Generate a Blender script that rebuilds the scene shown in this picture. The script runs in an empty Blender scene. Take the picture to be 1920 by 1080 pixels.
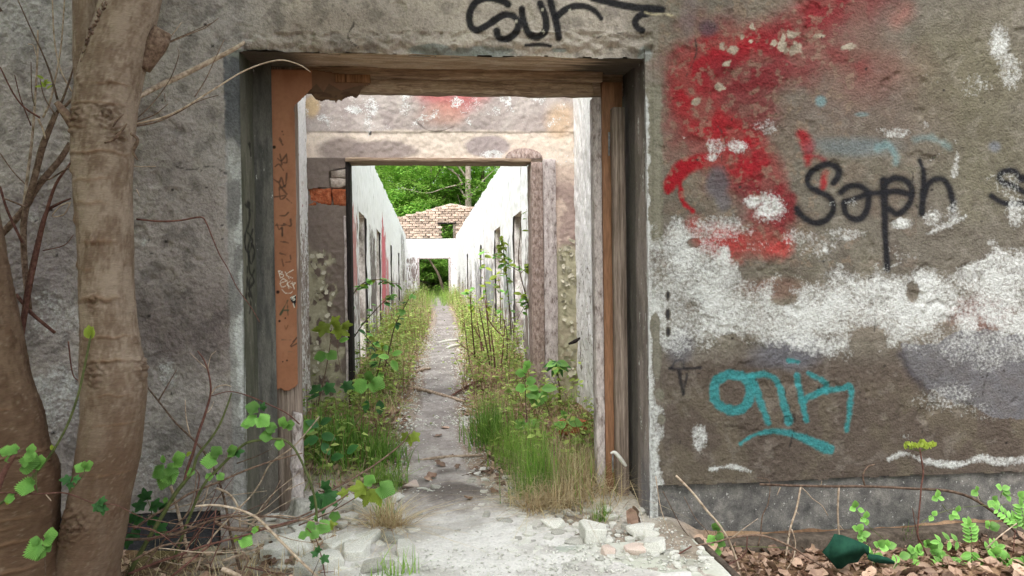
import bpy, bmesh, math, random
import numpy as np
from mathutils import Vector, Matrix, Euler, noise as mnoise

# ------------------------------------------------------------------ camera, sky, sun, exposure
scene = bpy.context.scene
C = scene.collection
CAM = np.array([0.0, 0.0, 1.36])
FPX = 1390.0
YAW, PITCH, ROLL = math.atan(160 / FPX), math.radians(0.62), math.radians(0.80)
_f0 = np.array([math.sin(YAW), math.cos(YAW), 0.0])
_r0 = np.array([math.cos(YAW), -math.sin(YAW), 0.0])
FWD = math.cos(PITCH) * _f0 - math.sin(PITCH) * np.array([0, 0, 1.0])
_u0 = np.cross(_r0, FWD)
RGT = math.cos(ROLL) * _r0 - math.sin(ROLL) * _u0
UPV = math.cos(ROLL) * _u0 + math.sin(ROLL) * _r0

cam_data = bpy.data.cameras.new('camera')
cam = bpy.data.objects.new('camera', cam_data)
C.objects.link(cam)
cam_data.sensor_width = 36.0
cam_data.lens = 36.0 * FPX / 1920.0
cam_data.clip_start = 0.05
cam_data.clip_end = 1000
cam.matrix_world = Matrix(((RGT[0], UPV[0], -FWD[0], CAM[0]), (RGT[1], UPV[1], -FWD[1], CAM[1]),
                           (RGT[2], UPV[2], -FWD[2], CAM[2]), (0, 0, 0, 1)))
scene.camera = cam

SUN_EL, SUN_AZ = math.radians(60), math.radians(-152)      # azimuth from +Y towards +X
world = bpy.data.worlds.new('World')
scene.world = world
world.use_nodes = True
wn = world.node_tree
wn.nodes.clear()
sky = wn.nodes.new('ShaderNodeTexSky')
sky.sky_type = 'NISHITA'
sky.sun_disc = False
sky.sun_elevation = SUN_EL
sky.sun_rotation = SUN_AZ
sky.air_density = 1.0
sky.dust_density = 2.0
sky.ozone_density = 0.6
hsv = wn.nodes.new('ShaderNodeHueSaturation')
hsv.inputs['Saturation'].default_value = 0.30
bg = wn.nodes.new('ShaderNodeBackground')
bg.inputs['Strength'].default_value = 0.15
wo = wn.nodes.new('ShaderNodeOutputWorld')
wn.links.new(sky.outputs['Color'], hsv.inputs['Color'])
wn.links.new(hsv.outputs['Color'], bg.inputs['Color'])
wn.links.new(bg.outputs[0], wo.inputs[0])

sd = bpy.data.lights.new('sun', 'SUN')
sd.energy = 1.2
sd.angle = math.radians(36)
sd.color = (1.0, 0.975, 0.95)
sun = bpy.data.objects.new('sun', sd)
C.objects.link(sun)
_sv = Vector((math.cos(SUN_EL) * math.sin(SUN_AZ), math.cos(SUN_EL) * math.cos(SUN_AZ), math.sin(SUN_EL)))
sun.rotation_euler = _sv.to_track_quat('Z', 'Y').to_euler()
sun.location = (0, 10, 30)

scene.view_settings.view_transform = 'Standard'
scene.view_settings.look = 'None'
scene.view_settings.gamma = 1.0
scene.view_settings.use_curve_mapping = False
scene.view_settings.exposure = 1.8
scene.render.engine = 'CYCLES'
scene.cycles.max_bounces = 8
scene.cycles.use_denoising = True
scene.cycles.use_adaptive_sampling = False

# ------------------------------------------------------------------ survey of the place
def P(px, py, Y):
    """Point of the vertical plane at depth Y that a survey sight line (px, py) meets."""
    d = FWD + RGT * ((px - 960) / FPX) + UPV * ((540 - py) / FPX)
    t = (Y - CAM[1]) / d[1]
    return CAM + d * t
def PX(X, px, py):
    d = FWD + RGT * ((px - 960) / FPX) + UPV * ((540 - py) / FPX)
    return CAM + d * (X / d[0])
def proj(x, y, z):
    dx, dy, dz = x - CAM[0], y - CAM[1], z - CAM[2]
    w = dx * FWD[0] + dy * FWD[1] + dz * FWD[2]
    w = np.where(np.abs(w) < 1e-3, 1e-3, w)
    return (960 + FPX * (dx * RGT[0] + dy * RGT[1] + dz * RGT[2]) / w,
            540 - FPX * (dx * UPV[0] + dy * UPV[1] + dz * UPV[2]) / w)
def srad(hw, Y):
    return hw / FPX * Y

rnd = random.Random(11)
NR = np.random.default_rng(5)
U = rnd.uniform

# ------------------------------------------------------------------ noise (numpy)
def _h(ix, iy, s):
    h = (ix.astype(np.int64) * 374761393 + iy.astype(np.int64) * 668265263 + s * 1446651) & 0xffffffff
    h = ((h ^ (h >> 13)) * 1274126177) & 0xffffffff
    h = h ^ (h >> 16)
    return (h & 0xffff) / 65535.0
def vn(x, y, s=0):
    x = np.asarray(x, float); y = np.asarray(y, float)
    ix, iy = np.floor(x), np.floor(y)
    fx, fy = x - ix, y - iy
    fx = fx * fx * (3 - 2 * fx); fy = fy * fy * (3 - 2 * fy)
    a, b = _h(ix, iy, s), _h(ix + 1, iy, s)
    c, d = _h(ix, iy + 1, s), _h(ix + 1, iy + 1, s)
    return (a + (b - a) * fx) * (1 - fy) + (c + (d - c) * fx) * fy
def fbm(x, y, s=0, o=4):
    r, a, t = 0.0, 0.5, 0.0
    x = np.asarray(x, float); y = np.asarray(y, float)
    for k in range(o):
        c, q = math.cos(0.5 + 1.1 * k) * 2.0 ** k, math.sin(0.5 + 1.1 * k) * 2.0 ** k
        r = r + a * vn(x * c - y * q + k * 17.3, x * q + y * c + k * 9.1, s + k); t += a; a *= 0.5
    return r / t
def sst(a, b, x):
    t = np.clip((x - a) / (b - a + 1e-9), 0, 1)
    return t * t * (3 - 2 * t)
def lin(r, g, b):
    c = np.array([r, g, b], float) / 255.0
    return np.where(c <= 0.04045, c / 12.92, ((c + 0.055) / 1.055) ** 2.4)
def crom(pts, n=6):
    pts = [np.array(p, float) for p in pts]
    if len(pts) < 3:
        return np.array([pts[0] + (pts[-1] - pts[0]) * t for t in np.linspace(0, 1, n + 1)])
    q = [2 * pts[0] - pts[1]] + pts + [2 * pts[-1] - pts[-2]]
    out = []
    for i in range(1, len(q) - 2):
        a, b, c, d = q[i - 1], q[i], q[i + 1], q[i + 2]
        for k in range(n):
            t = k / n
            out.append(0.5 * (2 * b + (c - a) * t + (2 * a - 5 * b + 4 * c - d) * t * t + (3 * b - a - 3 * c + d) * t ** 3))
    out.append(pts[-1])
    return np.array(out)

# ------------------------------------------------------------------ painting of pigment on a surface (marks; board and jamb tops also carry soffit shade)
class Paint:
    def __init__(self, px, py, rgb):
        self.x, self.y = px, py
        self.c = np.tile(np.asarray(rgb, float), (len(px), 1))
        self.w = np.zeros(len(px))
        self.n1 = fbm(px / 9, py / 9, 3, 3)
        self.n2 = fbm(px / 38, py / 38, 8, 4)
    def mix(self, m, rgb):
        m = np.clip(m, 0, 1)[:, None]
        self.c = self.c * (1 - m) + np.asarray(rgb, float) * m
    def dist(self, pts, hw, grow):
        pts = np.asarray(pts, float)
        lo, hi = pts.min(0) - grow, pts.max(0) + grow
        idx = np.nonzero((self.x > lo[0]) & (self.x < hi[0]) & (self.y > lo[1]) & (self.y < hi[1]))[0]
        if len(idx) == 0:
            return idx, None
        x, y = self.x[idx], self.y[idx]
        best = np.full(len(idx), 1e9)
        hws = np.interp(np.linspace(0, 1, len(pts)), np.linspace(0, 1, len(np.atleast_1d(hw))), np.atleast_1d(hw))
        for i in range(len(pts) - 1):
            a, b = pts[i], pts[i + 1]
            d = b - a
            L = max(d @ d, 1e-9)
            t = np.clip(((x - a[0]) * d[0] + (y - a[1]) * d[1]) / L, 0, 1)
            e = np.hypot(x - a[0] - t * d[0], y - a[1] - t * d[1]) - (hws[i] + (hws[i + 1] - hws[i]) * t)
            best = np.minimum(best, e)
        return idx, best
    def stroke(self, pts, hw, soft, rgb, a=1.0, nz=0.3, curve=True):
        pts = crom(pts) if curve else np.asarray(pts, float)
        idx, d = self.dist(pts, hw, np.max(hw) + soft * 2 + 4)
        if d is None: return
        m = np.zeros(len(self.x))
        m[idx] = sst(soft, -soft, d + (self.n1[idx] - 0.5) * nz * 12) * a
        self.mix(m, rgb)
    def wstroke(self, pts, hw, soft, a=1.0, nz=1.0, curve=True):
        pts = crom(pts) if curve else np.asarray(pts, float)
        idx, d = self.dist(pts, hw, np.max(hw) + soft * 2 + 8)
        if d is None: return
        m = sst(soft, -soft, d + (self.n2[idx] - 0.5) * nz * 24) * a
        self.w[idx] = np.maximum(self.w[idx], m)
    def blob(self, cx, cy, rx, ry, rgb, a=1.0, soft=0.4, nz=0.6, fine=0.0):
        d = np.hypot((self.x - cx) / rx, (self.y - cy) / ry) + (self.n2 - 0.5) * nz + (self.n1 - 0.5) * fine
        self.mix(sst(1 + soft, 1 - soft, d) * a, rgb)
    def wblob(self, cx, cy, rx, ry, a=1.0, soft=0.5, nz=0.8):
        d = np.hypot((self.x - cx) / rx, (self.y - cy) / ry) + (self.n2 - 0.5) * nz
        self.w = np.maximum(self.w, sst(1 + soft, 1 - soft, d) * a)
    def wcut(self, cx, cy, rx, ry, a=1.0, soft=0.4, nz=0.8):
        d = np.hypot((self.x - cx) / rx, (self.y - cy) / ry) + (self.n2 - 0.5) * nz
        self.w = self.w * (1 - sst(1 + soft, 1 - soft, d) * a)
    def band(self, xs, tops, bots, soft=18, nz=60):
        t = np.interp(self.x, xs, tops); b = np.interp(self.x, xs, bots)
        q = (self.n2 - 0.5) * nz
        m = sst(-soft, soft, self.y - t + q) * sst(-soft, soft, b - self.y + q)
        m = m * (self.x >= xs[0]) * (self.x <= xs[-1])
        return m
    def poly(self, pts):
        return in_poly(self.x, self.y, pts)

def in_poly(x, y, pts):
    ins = np.zeros(len(x), bool)
    n = len(pts)
    for i in range(n):
        x1, y1 = pts[i]; x2, y2 = pts[(i + 1) % n]
        if y1 == y2: continue
        c = ((y1 > y) != (y2 > y)) & (x < (x2 - x1) * (y - y1) / (y2 - y1) + x1)
        ins ^= c
    return ins

# ------------------------------------------------------------------ objects
ORG = {}
def tag(o, label=None, cat=None, group=None, kind=None):
    if label: o['label'] = label
    if cat: o['category'] = cat
    if group: o['group'] = group
    if kind: o['kind'] = kind
    return o
def empty(name, loc, label, cat, group=None, kind='thing'):
    o = bpy.data.objects.new(name, None)
    C.objects.link(o)
    o.empty_display_size = 0.1
    o.location = Vector(loc)
    ORG[o.name] = Vector(loc)
    return tag(o, label, cat, group, kind)
def link(name, me, parent=None, loc=None):
    o = bpy.data.objects.new(name, me)
    C.objects.link(o)
    if parent is not None: o.parent = parent
    if loc is not None: o.location = loc
    return o
def npmesh(name, V, faces, mat=None, smooth=True, attrs=None):
    """V (n,3); faces: list of (m,k) int arrays"""
    me = bpy.data.meshes.new(name)
    V = np.ascontiguousarray(V, dtype=np.float32)
    faces = [np.ascontiguousarray(f, dtype=np.int32) for f in faces if len(f)]
    me.vertices.add(len(V))
    me.vertices.foreach_set('co', V.ravel())
    nl = sum(f.size for f in faces); npn = sum(len(f) for f in faces)
    me.loops.add(nl); me.polygons.add(npn)
    me.loops.foreach_set('vertex_index', np.concatenate([f.ravel() for f in faces]))
    tot = np.concatenate([np.full(len(f), f.shape[1], np.int32) for f in faces])
    st = np.concatenate([[0], np.cumsum(tot)[:-1]]).astype(np.int32)
    me.polygons.foreach_set('loop_start', st)
    me.polygons.foreach_set('loop_total', tot)
    if smooth: me.polygons.foreach_set('use_smooth', np.ones(npn, bool))
    for k, a in (attrs or {}).items():
        a = np.asarray(a, np.float32)
        if a.ndim == 2:
            at = me.attributes.new(k, 'FLOAT_COLOR', 'POINT')
            at.data.foreach_set('color', np.concatenate([a, np.ones((len(a), 1), np.float32)], 1).ravel())
        else:
            at = me.attributes.new(k, 'FLOAT', 'POINT')
            at.data.foreach_set('value', a)
    me.update(calc_edges=True)
    if mat: me.materials.append(mat)
    return me
def obj(name, V, faces, mat, parent=None, smooth=True, attrs=None, label=None, cat=None, group=None, kind=None, org=None):
    """world-space vertices; stored relative to the parent thing's base (or org for a top-level mesh)"""
    o0 = Vector((0, 0, 0))
    root = parent
    while root is not None and root.parent is not None: root = root.parent
    if root is not None: o0 = ORG[root.name]
    elif org is not None: o0 = Vector(org)
    V = np.asarray(V, float) - np.array(o0)
    o = link(name, npmesh(name, V, faces, mat, smooth, attrs), parent)
    if root is None:
        o.location = o0; ORG[o.name] = o0
    return tag(o, label, cat, group, kind)

class MB:
    """collects geometry for one mesh"""
    def __init__(self): self.V = []; self.F = {}; self.n = 0; self.t = []
    def add(self, V, faces, tint=None):
        V = np.asarray(V, float)
        for f in faces:
            f = np.asarray(f, int)
            if len(f): self.F.setdefault(f.shape[1], []).append(f + self.n)
        self.V.append(V); self.n += len(V)
        self.t.append(np.full(len(V), 0.5 if tint is None else tint) if np.ndim(tint) == 0 or tint is None else tint)
    def tube(self, pts, rad, sides=6, tint=None, n=4, curve=True, cap=True):
        V, f = tube(pts, rad, sides, n, curve, cap)
        self.add(V, f, tint)
    def out(self): return np.concatenate(self.V), [np.concatenate(v) for v in self.F.values()], np.concatenate(self.t)
    def build(self, name, mat, parent=None, smooth=True, **k):
        V, F, t = self.out()
        return obj(name, V, F, mat, parent, smooth, {'tint': t}, **k)
def tube(pts, rad, sides=6, n=4, curve=True, cap=True):
    pts = crom(pts, n) if curve else np.asarray(pts, float)
    m = len(pts)
    r = np.interp(np.linspace(0, 1, m), np.linspace(0, 1, len(np.atleast_1d(rad))), np.atleast_1d(rad))
    T = np.gradient(pts, axis=0); T /= np.linalg.norm(T, axis=1)[:, None] + 1e-9
    ref = np.array([0.31, 0.95, 0.1]) if abs(T[0][1]) < 0.9 else np.array([1.0, 0, 0])
    A = np.cross(T, ref); A /= np.linalg.norm(A, axis=1)[:, None] + 1e-9
    B = np.cross(T, A)
    th = np.linspace(0, 2 * math.pi, sides, endpoint=False)
    V = (pts[:, None, :] + r[:, None, None] * (np.cos(th)[None, :, None] * A[:, None, :] + np.sin(th)[None, :, None] * B[:, None, :])).reshape(-1, 3)
    i = np.arange(m - 1)[:, None] * sides; j = np.arange(sides)[None, :]; j2 = (j + 1) % sides
    F = np.stack([i + j, i + j2, i + sides + j2, i + sides + j], -1).reshape(-1, 4)
    fs = [F]
    if cap: fs.append(np.array([list(range(sides))[::-1], [(m - 1) * sides + k for k in range(sides)]]))
    return V, fs
def gridfaces(nu, nv, keep=None):
    i, j = np.meshgrid(np.arange(nu - 1), np.arange(nv - 1), indexing='ij')
    a = (i * nv + j).ravel()
    F = np.stack([a, a + nv, a + nv + 1, a + 1], 1)
    return F if keep is None else F[keep.ravel()]
def compact(V, F, arrs):
    used = np.zeros(len(V), bool); used[F.ravel()] = True
    mp = np.cumsum(used) - 1
    return V[used], mp[F], [a[used] for a in arrs]
def panel(name, us, vs, place, mat, parent, colour, relief=None, keep=None, flip=False, thick=0, **k):
    """painted surface: us, vs parameter arrays; place(u,v,d)->xyz with d the relief out of the surface"""
    u, v = np.meshgrid(us, vs, indexing='ij'); u = u.ravel(); v = v.ravel()
    X, Y, Z = place(u, v, np.zeros(len(u)))
    px, py = proj(X, Y, Z)
    p = colour(u, v, px, py)
    d = relief(u, v, px, py) if relief else np.zeros(len(u))
    X, Y, Z = place(u, v, d)
    V = np.stack([X + 0 * u, Y + 0 * u, Z + 0 * u], 1)
    F = gridfaces(len(us), len(vs))
    if keep is not None:
        kp = keep(u, v, px, py)
        F = F[kp[F].all(1)]
    if flip: F = F[:, ::-1]
    V, F, (cc, ww) = compact(V, F, [p.c, p.w])
    o = obj(name, V, [F], mat, parent, True, {'paint': np.clip(cc, 0.004, 0.86), 'flake': ww}, **k)
    if thick:
        md = o.modifiers.new('thickness', 'SOLIDIFY'); md.thickness = thick; md.offset = -1
    return o
def rbox(name, x0, x1, y0, y1, z0, z1, mat, parent, jit=0.003, seg=0.08, bev=0.004, seed=0, freq=9.0, **k):
    """box with softened edges, cut into segments and knocked slightly out of true"""
    bm = bmesh.new()
    bmesh.ops.create_cube(bm, size=1)
    for v in bm.verts: v.co = Vector(((x0, x1)[v.co.x > 0], (y0, y1)[v.co.y > 0], (z0, z1)[v.co.z > 0]))
    for ax, (a, b) in enumerate(((x0, x1), (y0, y1), (z0, z1))):
        for q in range(1, min(60, max(1, int((b - a) / seg)))):
            co = Vector((0, 0, 0)); co[ax] = a + (b - a) * q / max(1, int((b - a) / seg)); no = Vector((0, 0, 0)); no[ax] = 1
            bmesh.ops.bisect_plane(bm, geom=bm.verts[:] + bm.edges[:] + bm.faces[:], plane_co=co, plane_no=no)
    if bev:
        es = [e for e in bm.edges if len(e.link_faces) == 2 and e.calc_face_angle(0) > 1]
        bmesh.ops.bevel(bm, geom=es, offset=bev, segments=1, affect='EDGES')
    for v in bm.verts:
        v.co += mnoise.noise_vector(v.co * freq + Vector((seed * 7.1, seed * 3.3, seed))) * jit
    bm.verts.index_update()
    V = [v.co[:] for v in bm.verts]
    fs = {}
    for f in bm.faces: fs.setdefault(len(f.verts), []).append([v.index for v in f.verts])
    bm.free()
    return obj(name, V, [np.array(a) for a in fs.values()], mat, parent, False, **k)

# ------------------------------------------------------------------ materials
def newmat(name):
    m = bpy.data.materials.new(name); m.use_nodes = True
    nt = m.node_tree
    b = nt.nodes['Principled BSDF']
    b.inputs['Roughness'].default_value = 0.9
    b.inputs['Specular IOR Level'].default_value = 0.2
    return m, nt, b
def nd(nt, t, **k):
    n = nt.nodes.new(t)
    for a, v in k.items():
        if a in n.inputs: n.inputs[a].default_value = v
        else: setattr(n, a, v)
    return n
def noise(nt, scale, detail=4, rough=0.55, coord=None, sc=None, dist=0.0):
    n = nd(nt, 'ShaderNodeTexNoise'); n.inputs['Scale'].default_value = scale; n.inputs['Detail'].default_value = detail
    n.inputs['Roughness'].default_value = rough; n.inputs['Distortion'].default_value = dist
    if coord is not None:
        if sc is not None:
            mp = nd(nt, 'ShaderNodeMapping'); mp.inputs['Scale'].default_value = sc
            nt.links.new(coord, mp.inputs['Vector']); coord = mp.outputs[0]
        nt.links.new(coord, n.inputs['Vector'])
    return n.outputs['Fac']
def ramp(nt, fac, stops):
    r = nd(nt, 'ShaderNodeValToRGB')
    e = r.color_ramp.elements
    while len(e) > 1: e.remove(e[-1])
    for i, (p, c) in enumerate(stops):
        if np.ndim(c) == 0: c = (c, c, c)
        el = e[0] if i == 0 else e.new(p)
        el.position = p; el.color = (*c, 1)
    nt.links.new(fac, r.inputs[0])
    return r.outputs[0]
def mixc(nt, fac, a, b, mode='MIX'):
    n = nd(nt, 'ShaderNodeMix', data_type='RGBA', blend_type=mode)
    for s, v in ((n.inputs[0], fac), (n.inputs[6], a), (n.inputs[7], b)):
        if isinstance(v, bpy.types.NodeSocket): nt.links.new(v, s)
        elif np.ndim(v) == 0: s.default_value = v
        else: s.default_value = (*v, 1)
    return n.outputs[2]
def math2(nt, op, a, b=0.0, c=None):
    n = nd(nt, 'ShaderNodeMath', operation=op)
    for s, v in zip(n.inputs, (a, b, c)):
        if v is None: continue
        if isinstance(v, bpy.types.NodeSocket): nt.links.new(v, s)
        else: s.default_value = v
    return n.outputs[0]
def bump(nt, b, h, strength=0.5, dist=0.01):
    n = nd(nt, 'ShaderNodeBump'); n.inputs['Strength'].default_value = strength; n.inputs['Distance'].default_value = dist
    nt.links.new(h, n.inputs['Height']); nt.links.new(n.outputs[0], b.inputs['Normal'])
def objc(nt): return nd(nt, 'ShaderNodeTexCoord').outputs['Object']
def attr(nt, name): return nd(nt, 'ShaderNodeAttribute', attribute_name=name)

def paint_mat(name, fine=140, bstr=0.6, bdist=0.006, white=(0.70, 0.70, 0.69), var=0.35, rough=0.92, stretch=None, flakescale=95, soft=0.08, gain=2.2):
    m, nt, b = newmat(name)
    co = objc(nt)
    a = attr(nt, 'paint').outputs['Color']; w = attr(nt, 'flake').outputs['Fac']
    n1 = noise(nt, fine, 3, 0.6, co, stretch)
    n2 = noise(nt, 22, 4, 0.6, co, stretch)
    f = math2(nt, 'ADD', math2(nt, 'MULTIPLY', n1, 0.6), math2(nt, 'MULTIPLY', n2, 0.4))
    v = ramp(nt, f, [(0.30, 1 - var), (0.5, 1.0), (0.72, 1 + var * 0.8)])
    base = mixc(nt, 1.0, a, v, 'MULTIPLY')
    n3 = noise(nt, flakescale, 3, 0.65, co, stretch)
    n4 = noise(nt, 14, 3, 0.6, co, stretch)
    s = math2(nt, 'ADD', math2(nt, 'MULTIPLY', n3, 0.75), math2(nt, 'MULTIPLY', n4, 0.25))
    k = math2(nt, 'ADD', math2(nt, 'MULTIPLY', math2(nt, 'SUBTRACT', s, 0.5), gain), w)
    k = math2(nt, 'MULTIPLY', ramp(nt, k, [(0.54 - soft, 0), (0.54 + soft, 1)]), math2(nt, 'GREATER_THAN', w, 0.02))
    wc = mixc(nt, 1.0, white, v, 'MULTIPLY')
    col = mixc(nt, k, base, wc)
    nt.links.new(col, b.inputs['Base Color'])
    b.inputs['Roughness'].default_value = rough
    h = math2(nt, 'ADD', math2(nt, 'MULTIPLY', n1, 1.0), math2(nt, 'MULTIPLY', k, 0.25))
    h = math2(nt, 'ADD', h, math2(nt, 'MULTIPLY', n2, 1.2))
    bump(nt, b, h, bstr, bdist)
    return m
def simple_mat(name, stops, scale=20, detail=5, stretch=None, bstr=0.4, bdist=0.004, rough=0.9, fine=None, rand=0.0, spec=0.2, speck=None):
    m, nt, b = newmat(name)
    co = objc(nt)
    n = noise(nt, scale, detail, 0.62, co, stretch)
    col = ramp(nt, n, stops)
    if rand:
        oi = nd(nt, 'ShaderNodeObjectInfo').outputs['Random']
        v = ramp(nt, oi, [(0, 1 - rand), (1, 1 + rand)])
        col = mixc(nt, 1.0, col, v, 'MULTIPLY')
    h = n
    if fine:
        n2 = noise(nt, fine, 3, 0.6, co, stretch)
        v = ramp(nt, n2, [(0.3, 0.72), (0.7, 1.22)])
        col = mixc(nt, 1.0, col, v, 'MULTIPLY')
        h = math2(nt, 'ADD', n, n2)
    if speck:
        n3 = noise(nt, speck[0], 2, 0.5, co, stretch)
        col = mixc(nt, ramp(nt, n3, [(speck[1], 0), (speck[1] + 0.05, 1)]), col, speck[2])
    nt.links.new(col, b.inputs['Base Color'])
    b.inputs['Roughness'].default_value = rough
    b.inputs['Specular IOR Level'].default_value = spec
    bump(nt, b, h, bstr, bdist)
    return m
def leaf_mat(name, ca, cb, trans=0.4, rough=0.5, vein=0.0, rand=0.25):
    m, nt, b = newmat(name)
    t = attr(nt, 'tint').outputs['Fac']
    col = mixc(nt, t, ca, cb)
    oi = nd(nt, 'ShaderNodeObjectInfo').outputs['Random']
    v = ramp(nt, oi, [(0, 1 - rand), (1, 1 + rand)])
    col = mixc(nt, 1.0, col, v, 'MULTIPLY')
    n = noise(nt, 25, 3, 0.6, objc(nt))
    col = mixc(nt, 1.0, col, ramp(nt, n, [(0.3, 0.8), (0.7, 1.18)]), 'MULTIPLY')
    nt.links.new(col, b.inputs['Base Color'])
    b.inputs['Roughness'].default_value = rough
    b.inputs['Specular IOR Level'].default_value = 0.3
    tr = nd(nt, 'ShaderNodeBsdfTranslucent')
    nt.links.new(col, tr.inputs['Color'])
    ms = nd(nt, 'ShaderNodeMixShader'); ms.inputs[0].default_value = trans
    nt.links.new(b.outputs[0], ms.inputs[1]); nt.links.new(tr.outputs[0], ms.inputs[2])
    nt.links.new(ms.outputs[0], nt.nodes['Material Output'].inputs['Surface'])
    return m

M = {}
M['stucco'] = paint_mat('rough_stucco', 78, 0.75, 0.010, (0.50, 0.505, 0.50), 0.36, flakescale=58, soft=0.24, gain=1.5)
M['reveal'] = paint_mat('reveal_concrete', 120, 0.5, 0.005, (0.62, 0.62, 0.60), 0.35, stretch=(1, 1, 0.45))
M['board'] = paint_mat('brown_painted_board', 60, 0.12, 0.002, (0.7, 0.7, 0.68), 0.12, rough=0.6)
M['plaster'] = paint_mat('old_plaster', 90, 0.35, 0.004, (0.74, 0.73, 0.72), 0.22)
M['peel'] = paint_mat('peeling_limewash', 60, 0.5, 0.006, (0.84, 0.82, 0.82), 0.25, stretch=(1, 1, 0.7), flakescale=45)
M['corr'] = paint_mat('streaked_limewash', 40, 0.3, 0.006, (0.87, 0.86, 0.87), 0.2, stretch=(1, 1, 0.22), flakescale=26)
M['plinth'] = simple_mat('grey_plinth_concrete', [(0.3, lin(72, 70, 70)), (0.5, lin(104, 101, 99)), (0.7, lin(135, 130, 126))], 14, 6, None, 0.5, 0.006, fine=130, speck=(60, 0.68, lin(170, 168, 165)))
M['bitumen'] = simple_mat('dark_coated_plinth', [(0.3, lin(42, 43, 48)), (0.6, lin(66, 66, 70)), (0.75, lin(95, 92, 90))], 16, 6, None, 0.5, 0.005, fine=110)
M['core'] = simple_mat('wall_core', [(0.3, lin(110, 100, 92)), (0.7, lin(150, 140, 130))], 12, 5, None, 0.5, 0.006, fine=90)
M['greywood'] = simple_mat('weathered_wood', [(0.3, lin(92, 80, 72)), (0.5, lin(136, 120, 110)), (0.72, lin(176, 160, 150))], 26, 6, (3, 3, 0.12), 0.5, 0.004, fine=140)
M['brownwood'] = simple_mat('brown_wood', [(0.3, lin(82, 58, 40)), (0.5, lin(128, 92, 66)), (0.72, lin(160, 122, 92))], 22, 6, (3, 3, 0.15), 0.5, 0.004, fine=120)
M['beam'] = simple_mat('old_beam_wood', [(0.3, lin(108, 90, 76)), (0.5, lin(162, 139, 119)), (0.72, lin(202, 182, 161))], 20, 6, (0.15, 3, 3), 0.7, 0.008, fine=110)
M['brownstrip'] = simple_mat('brown_painted_strip', [(0.3, lin(120, 86, 64)), (0.7, lin(154, 112, 86))], 10, 4, (2, 2, 0.2), 0.2, 0.002, rough=0.6, fine=60)
M['lavender'] = simple_mat('pale_peeling_wood', [(0.34, lin(120, 106, 100)), (0.46, lin(180, 168, 166)), (0.7, lin(214, 204, 202))], 22, 6, (1.5, 1.5, 0.6), 0.6, 0.006, fine=90)
M['pinkwood'] = simple_mat('pinkish_peeling_post', [(0.34, lin(112, 94, 86)), (0.5, lin(158, 138, 130)), (0.7, lin(188, 172, 166))], 30, 6, (1.5, 1.5, 0.7), 0.7, 0.006, fine=90)
M['blackpost'] = simple_mat('black_tarred_post', [(0.3, lin(20, 18, 18)), (0.7, lin(52, 46, 44))], 22, 5, (2, 2, 0.3), 0.5, 0.004, fine=90)
M['brick'] = simple_mat('pale_weathered_brick', [(0.3, lin(150, 112, 92)), (0.5, lin(196, 172, 156)), (0.7, lin(222, 212, 202))], 7, 5, None, 0.5, 0.01, fine=40, rand=0.3)
M['rbrick'] = simple_mat('orange_brick', [(0.3, lin(120, 60, 38)), (0.5, lin(168, 92, 60)), (0.7, lin(190, 124, 92))], 24, 5, None, 0.8, 0.01, fine=90)
M['mortar'] = simple_mat('mortar', [(0.3, lin(140, 122, 112)), (0.7, lin(200, 188, 178))], 14, 5, None, 0.6, 0.01, fine=60)
M['metal'] = simple_mat('dull_hinge_metal', [(0.3, lin(80, 80, 82)), (0.7, lin(150, 150, 152))], 40, 4, None, 0.3, 0.002, rough=0.5, spec=0.5)
M['white'] = simple_mat('white_scrap', [(0.3, lin(190, 186, 178)), (0.7, lin(222, 220, 214))], 30, 4, None, 0.3, 0.002, rough=0.6)
M['bark'] = None
M['twig'] = simple_mat('brown_twig_bark', [(0.3, lin(66, 50, 42)), (0.5, lin(104, 84, 72)), (0.75, lin(140, 120, 106))], 50, 4, None, 0.4, 0.002, rough=0.8, rand=0.3)
M['redtwig'] = simple_mat('reddish_twig_bark', [(0.3, lin(74, 46, 42)), (0.6, lin(112, 78, 70)), (0.8, lin(140, 112, 100))], 50, 4, None, 0.4, 0.002, rough=0.8, rand=0.2)
M['paletwig'] = simple_mat('pale_dead_twig', [(0.3, lin(120, 100, 84)), (0.5, lin(168, 148, 130)), (0.75, lin(204, 188, 172))], 40, 4, None, 0.4, 0.002, rough=0.85, rand=0.15)
M['green_stem'] = simple_mat('olive_green_cane', [(0.3, lin(62, 70, 40)), (0.7, lin(106, 112, 70))], 30, 4, None, 0.3, 0.002, rough=0.6, rand=0.15)
M['stone'] = simple_mat('pale_mortar_rubble', [(0.3, lin(184, 180, 172)), (0.5, lin(214, 211, 204)), (0.7, lin(232, 230, 225))], 18, 5, None, 0.5, 0.006, fine=70, rand=0.13)
M['greystone'] = simple_mat('grey_rubble', [(0.3, lin(138, 136, 130)), (0.5, lin(174, 171, 164)), (0.7, lin(202, 198, 190))], 18, 5, None, 0.5, 0.006, fine=70, rand=0.15)
M['pinkstone'] = simple_mat('brick_rubble', [(0.3, lin(182, 154, 142)), (0.5, lin(206, 186, 176)), (0.7, lin(222, 212, 205))], 26, 5, None, 0.5, 0.006, fine=70, rand=0.1)
M['tarp'] = simple_mat('dark_green_plastic', [(0.3, lin(22, 54, 44)), (0.7, lin(40, 80, 64))], 14, 4, None, 0.3, 0.01, rough=0.9, spec=0.1)
M['slab'] = simple_mat('pale_concrete_pad', [(0.3, lin(150, 150, 140)), (0.5, lin(186, 186, 174)), (0.7, lin(212, 210, 200))], 5, 6, None, 0.35, 0.005, fine=90, speck=(45, 0.68, lin(226, 224, 220)))
M['kerb'] = simple_mat('dark_kerb', [(0.3, lin(60, 52, 46)), (0.7, lin(108, 96, 86))], 20, 5, None, 0.5, 0.005, fine=90)
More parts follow.
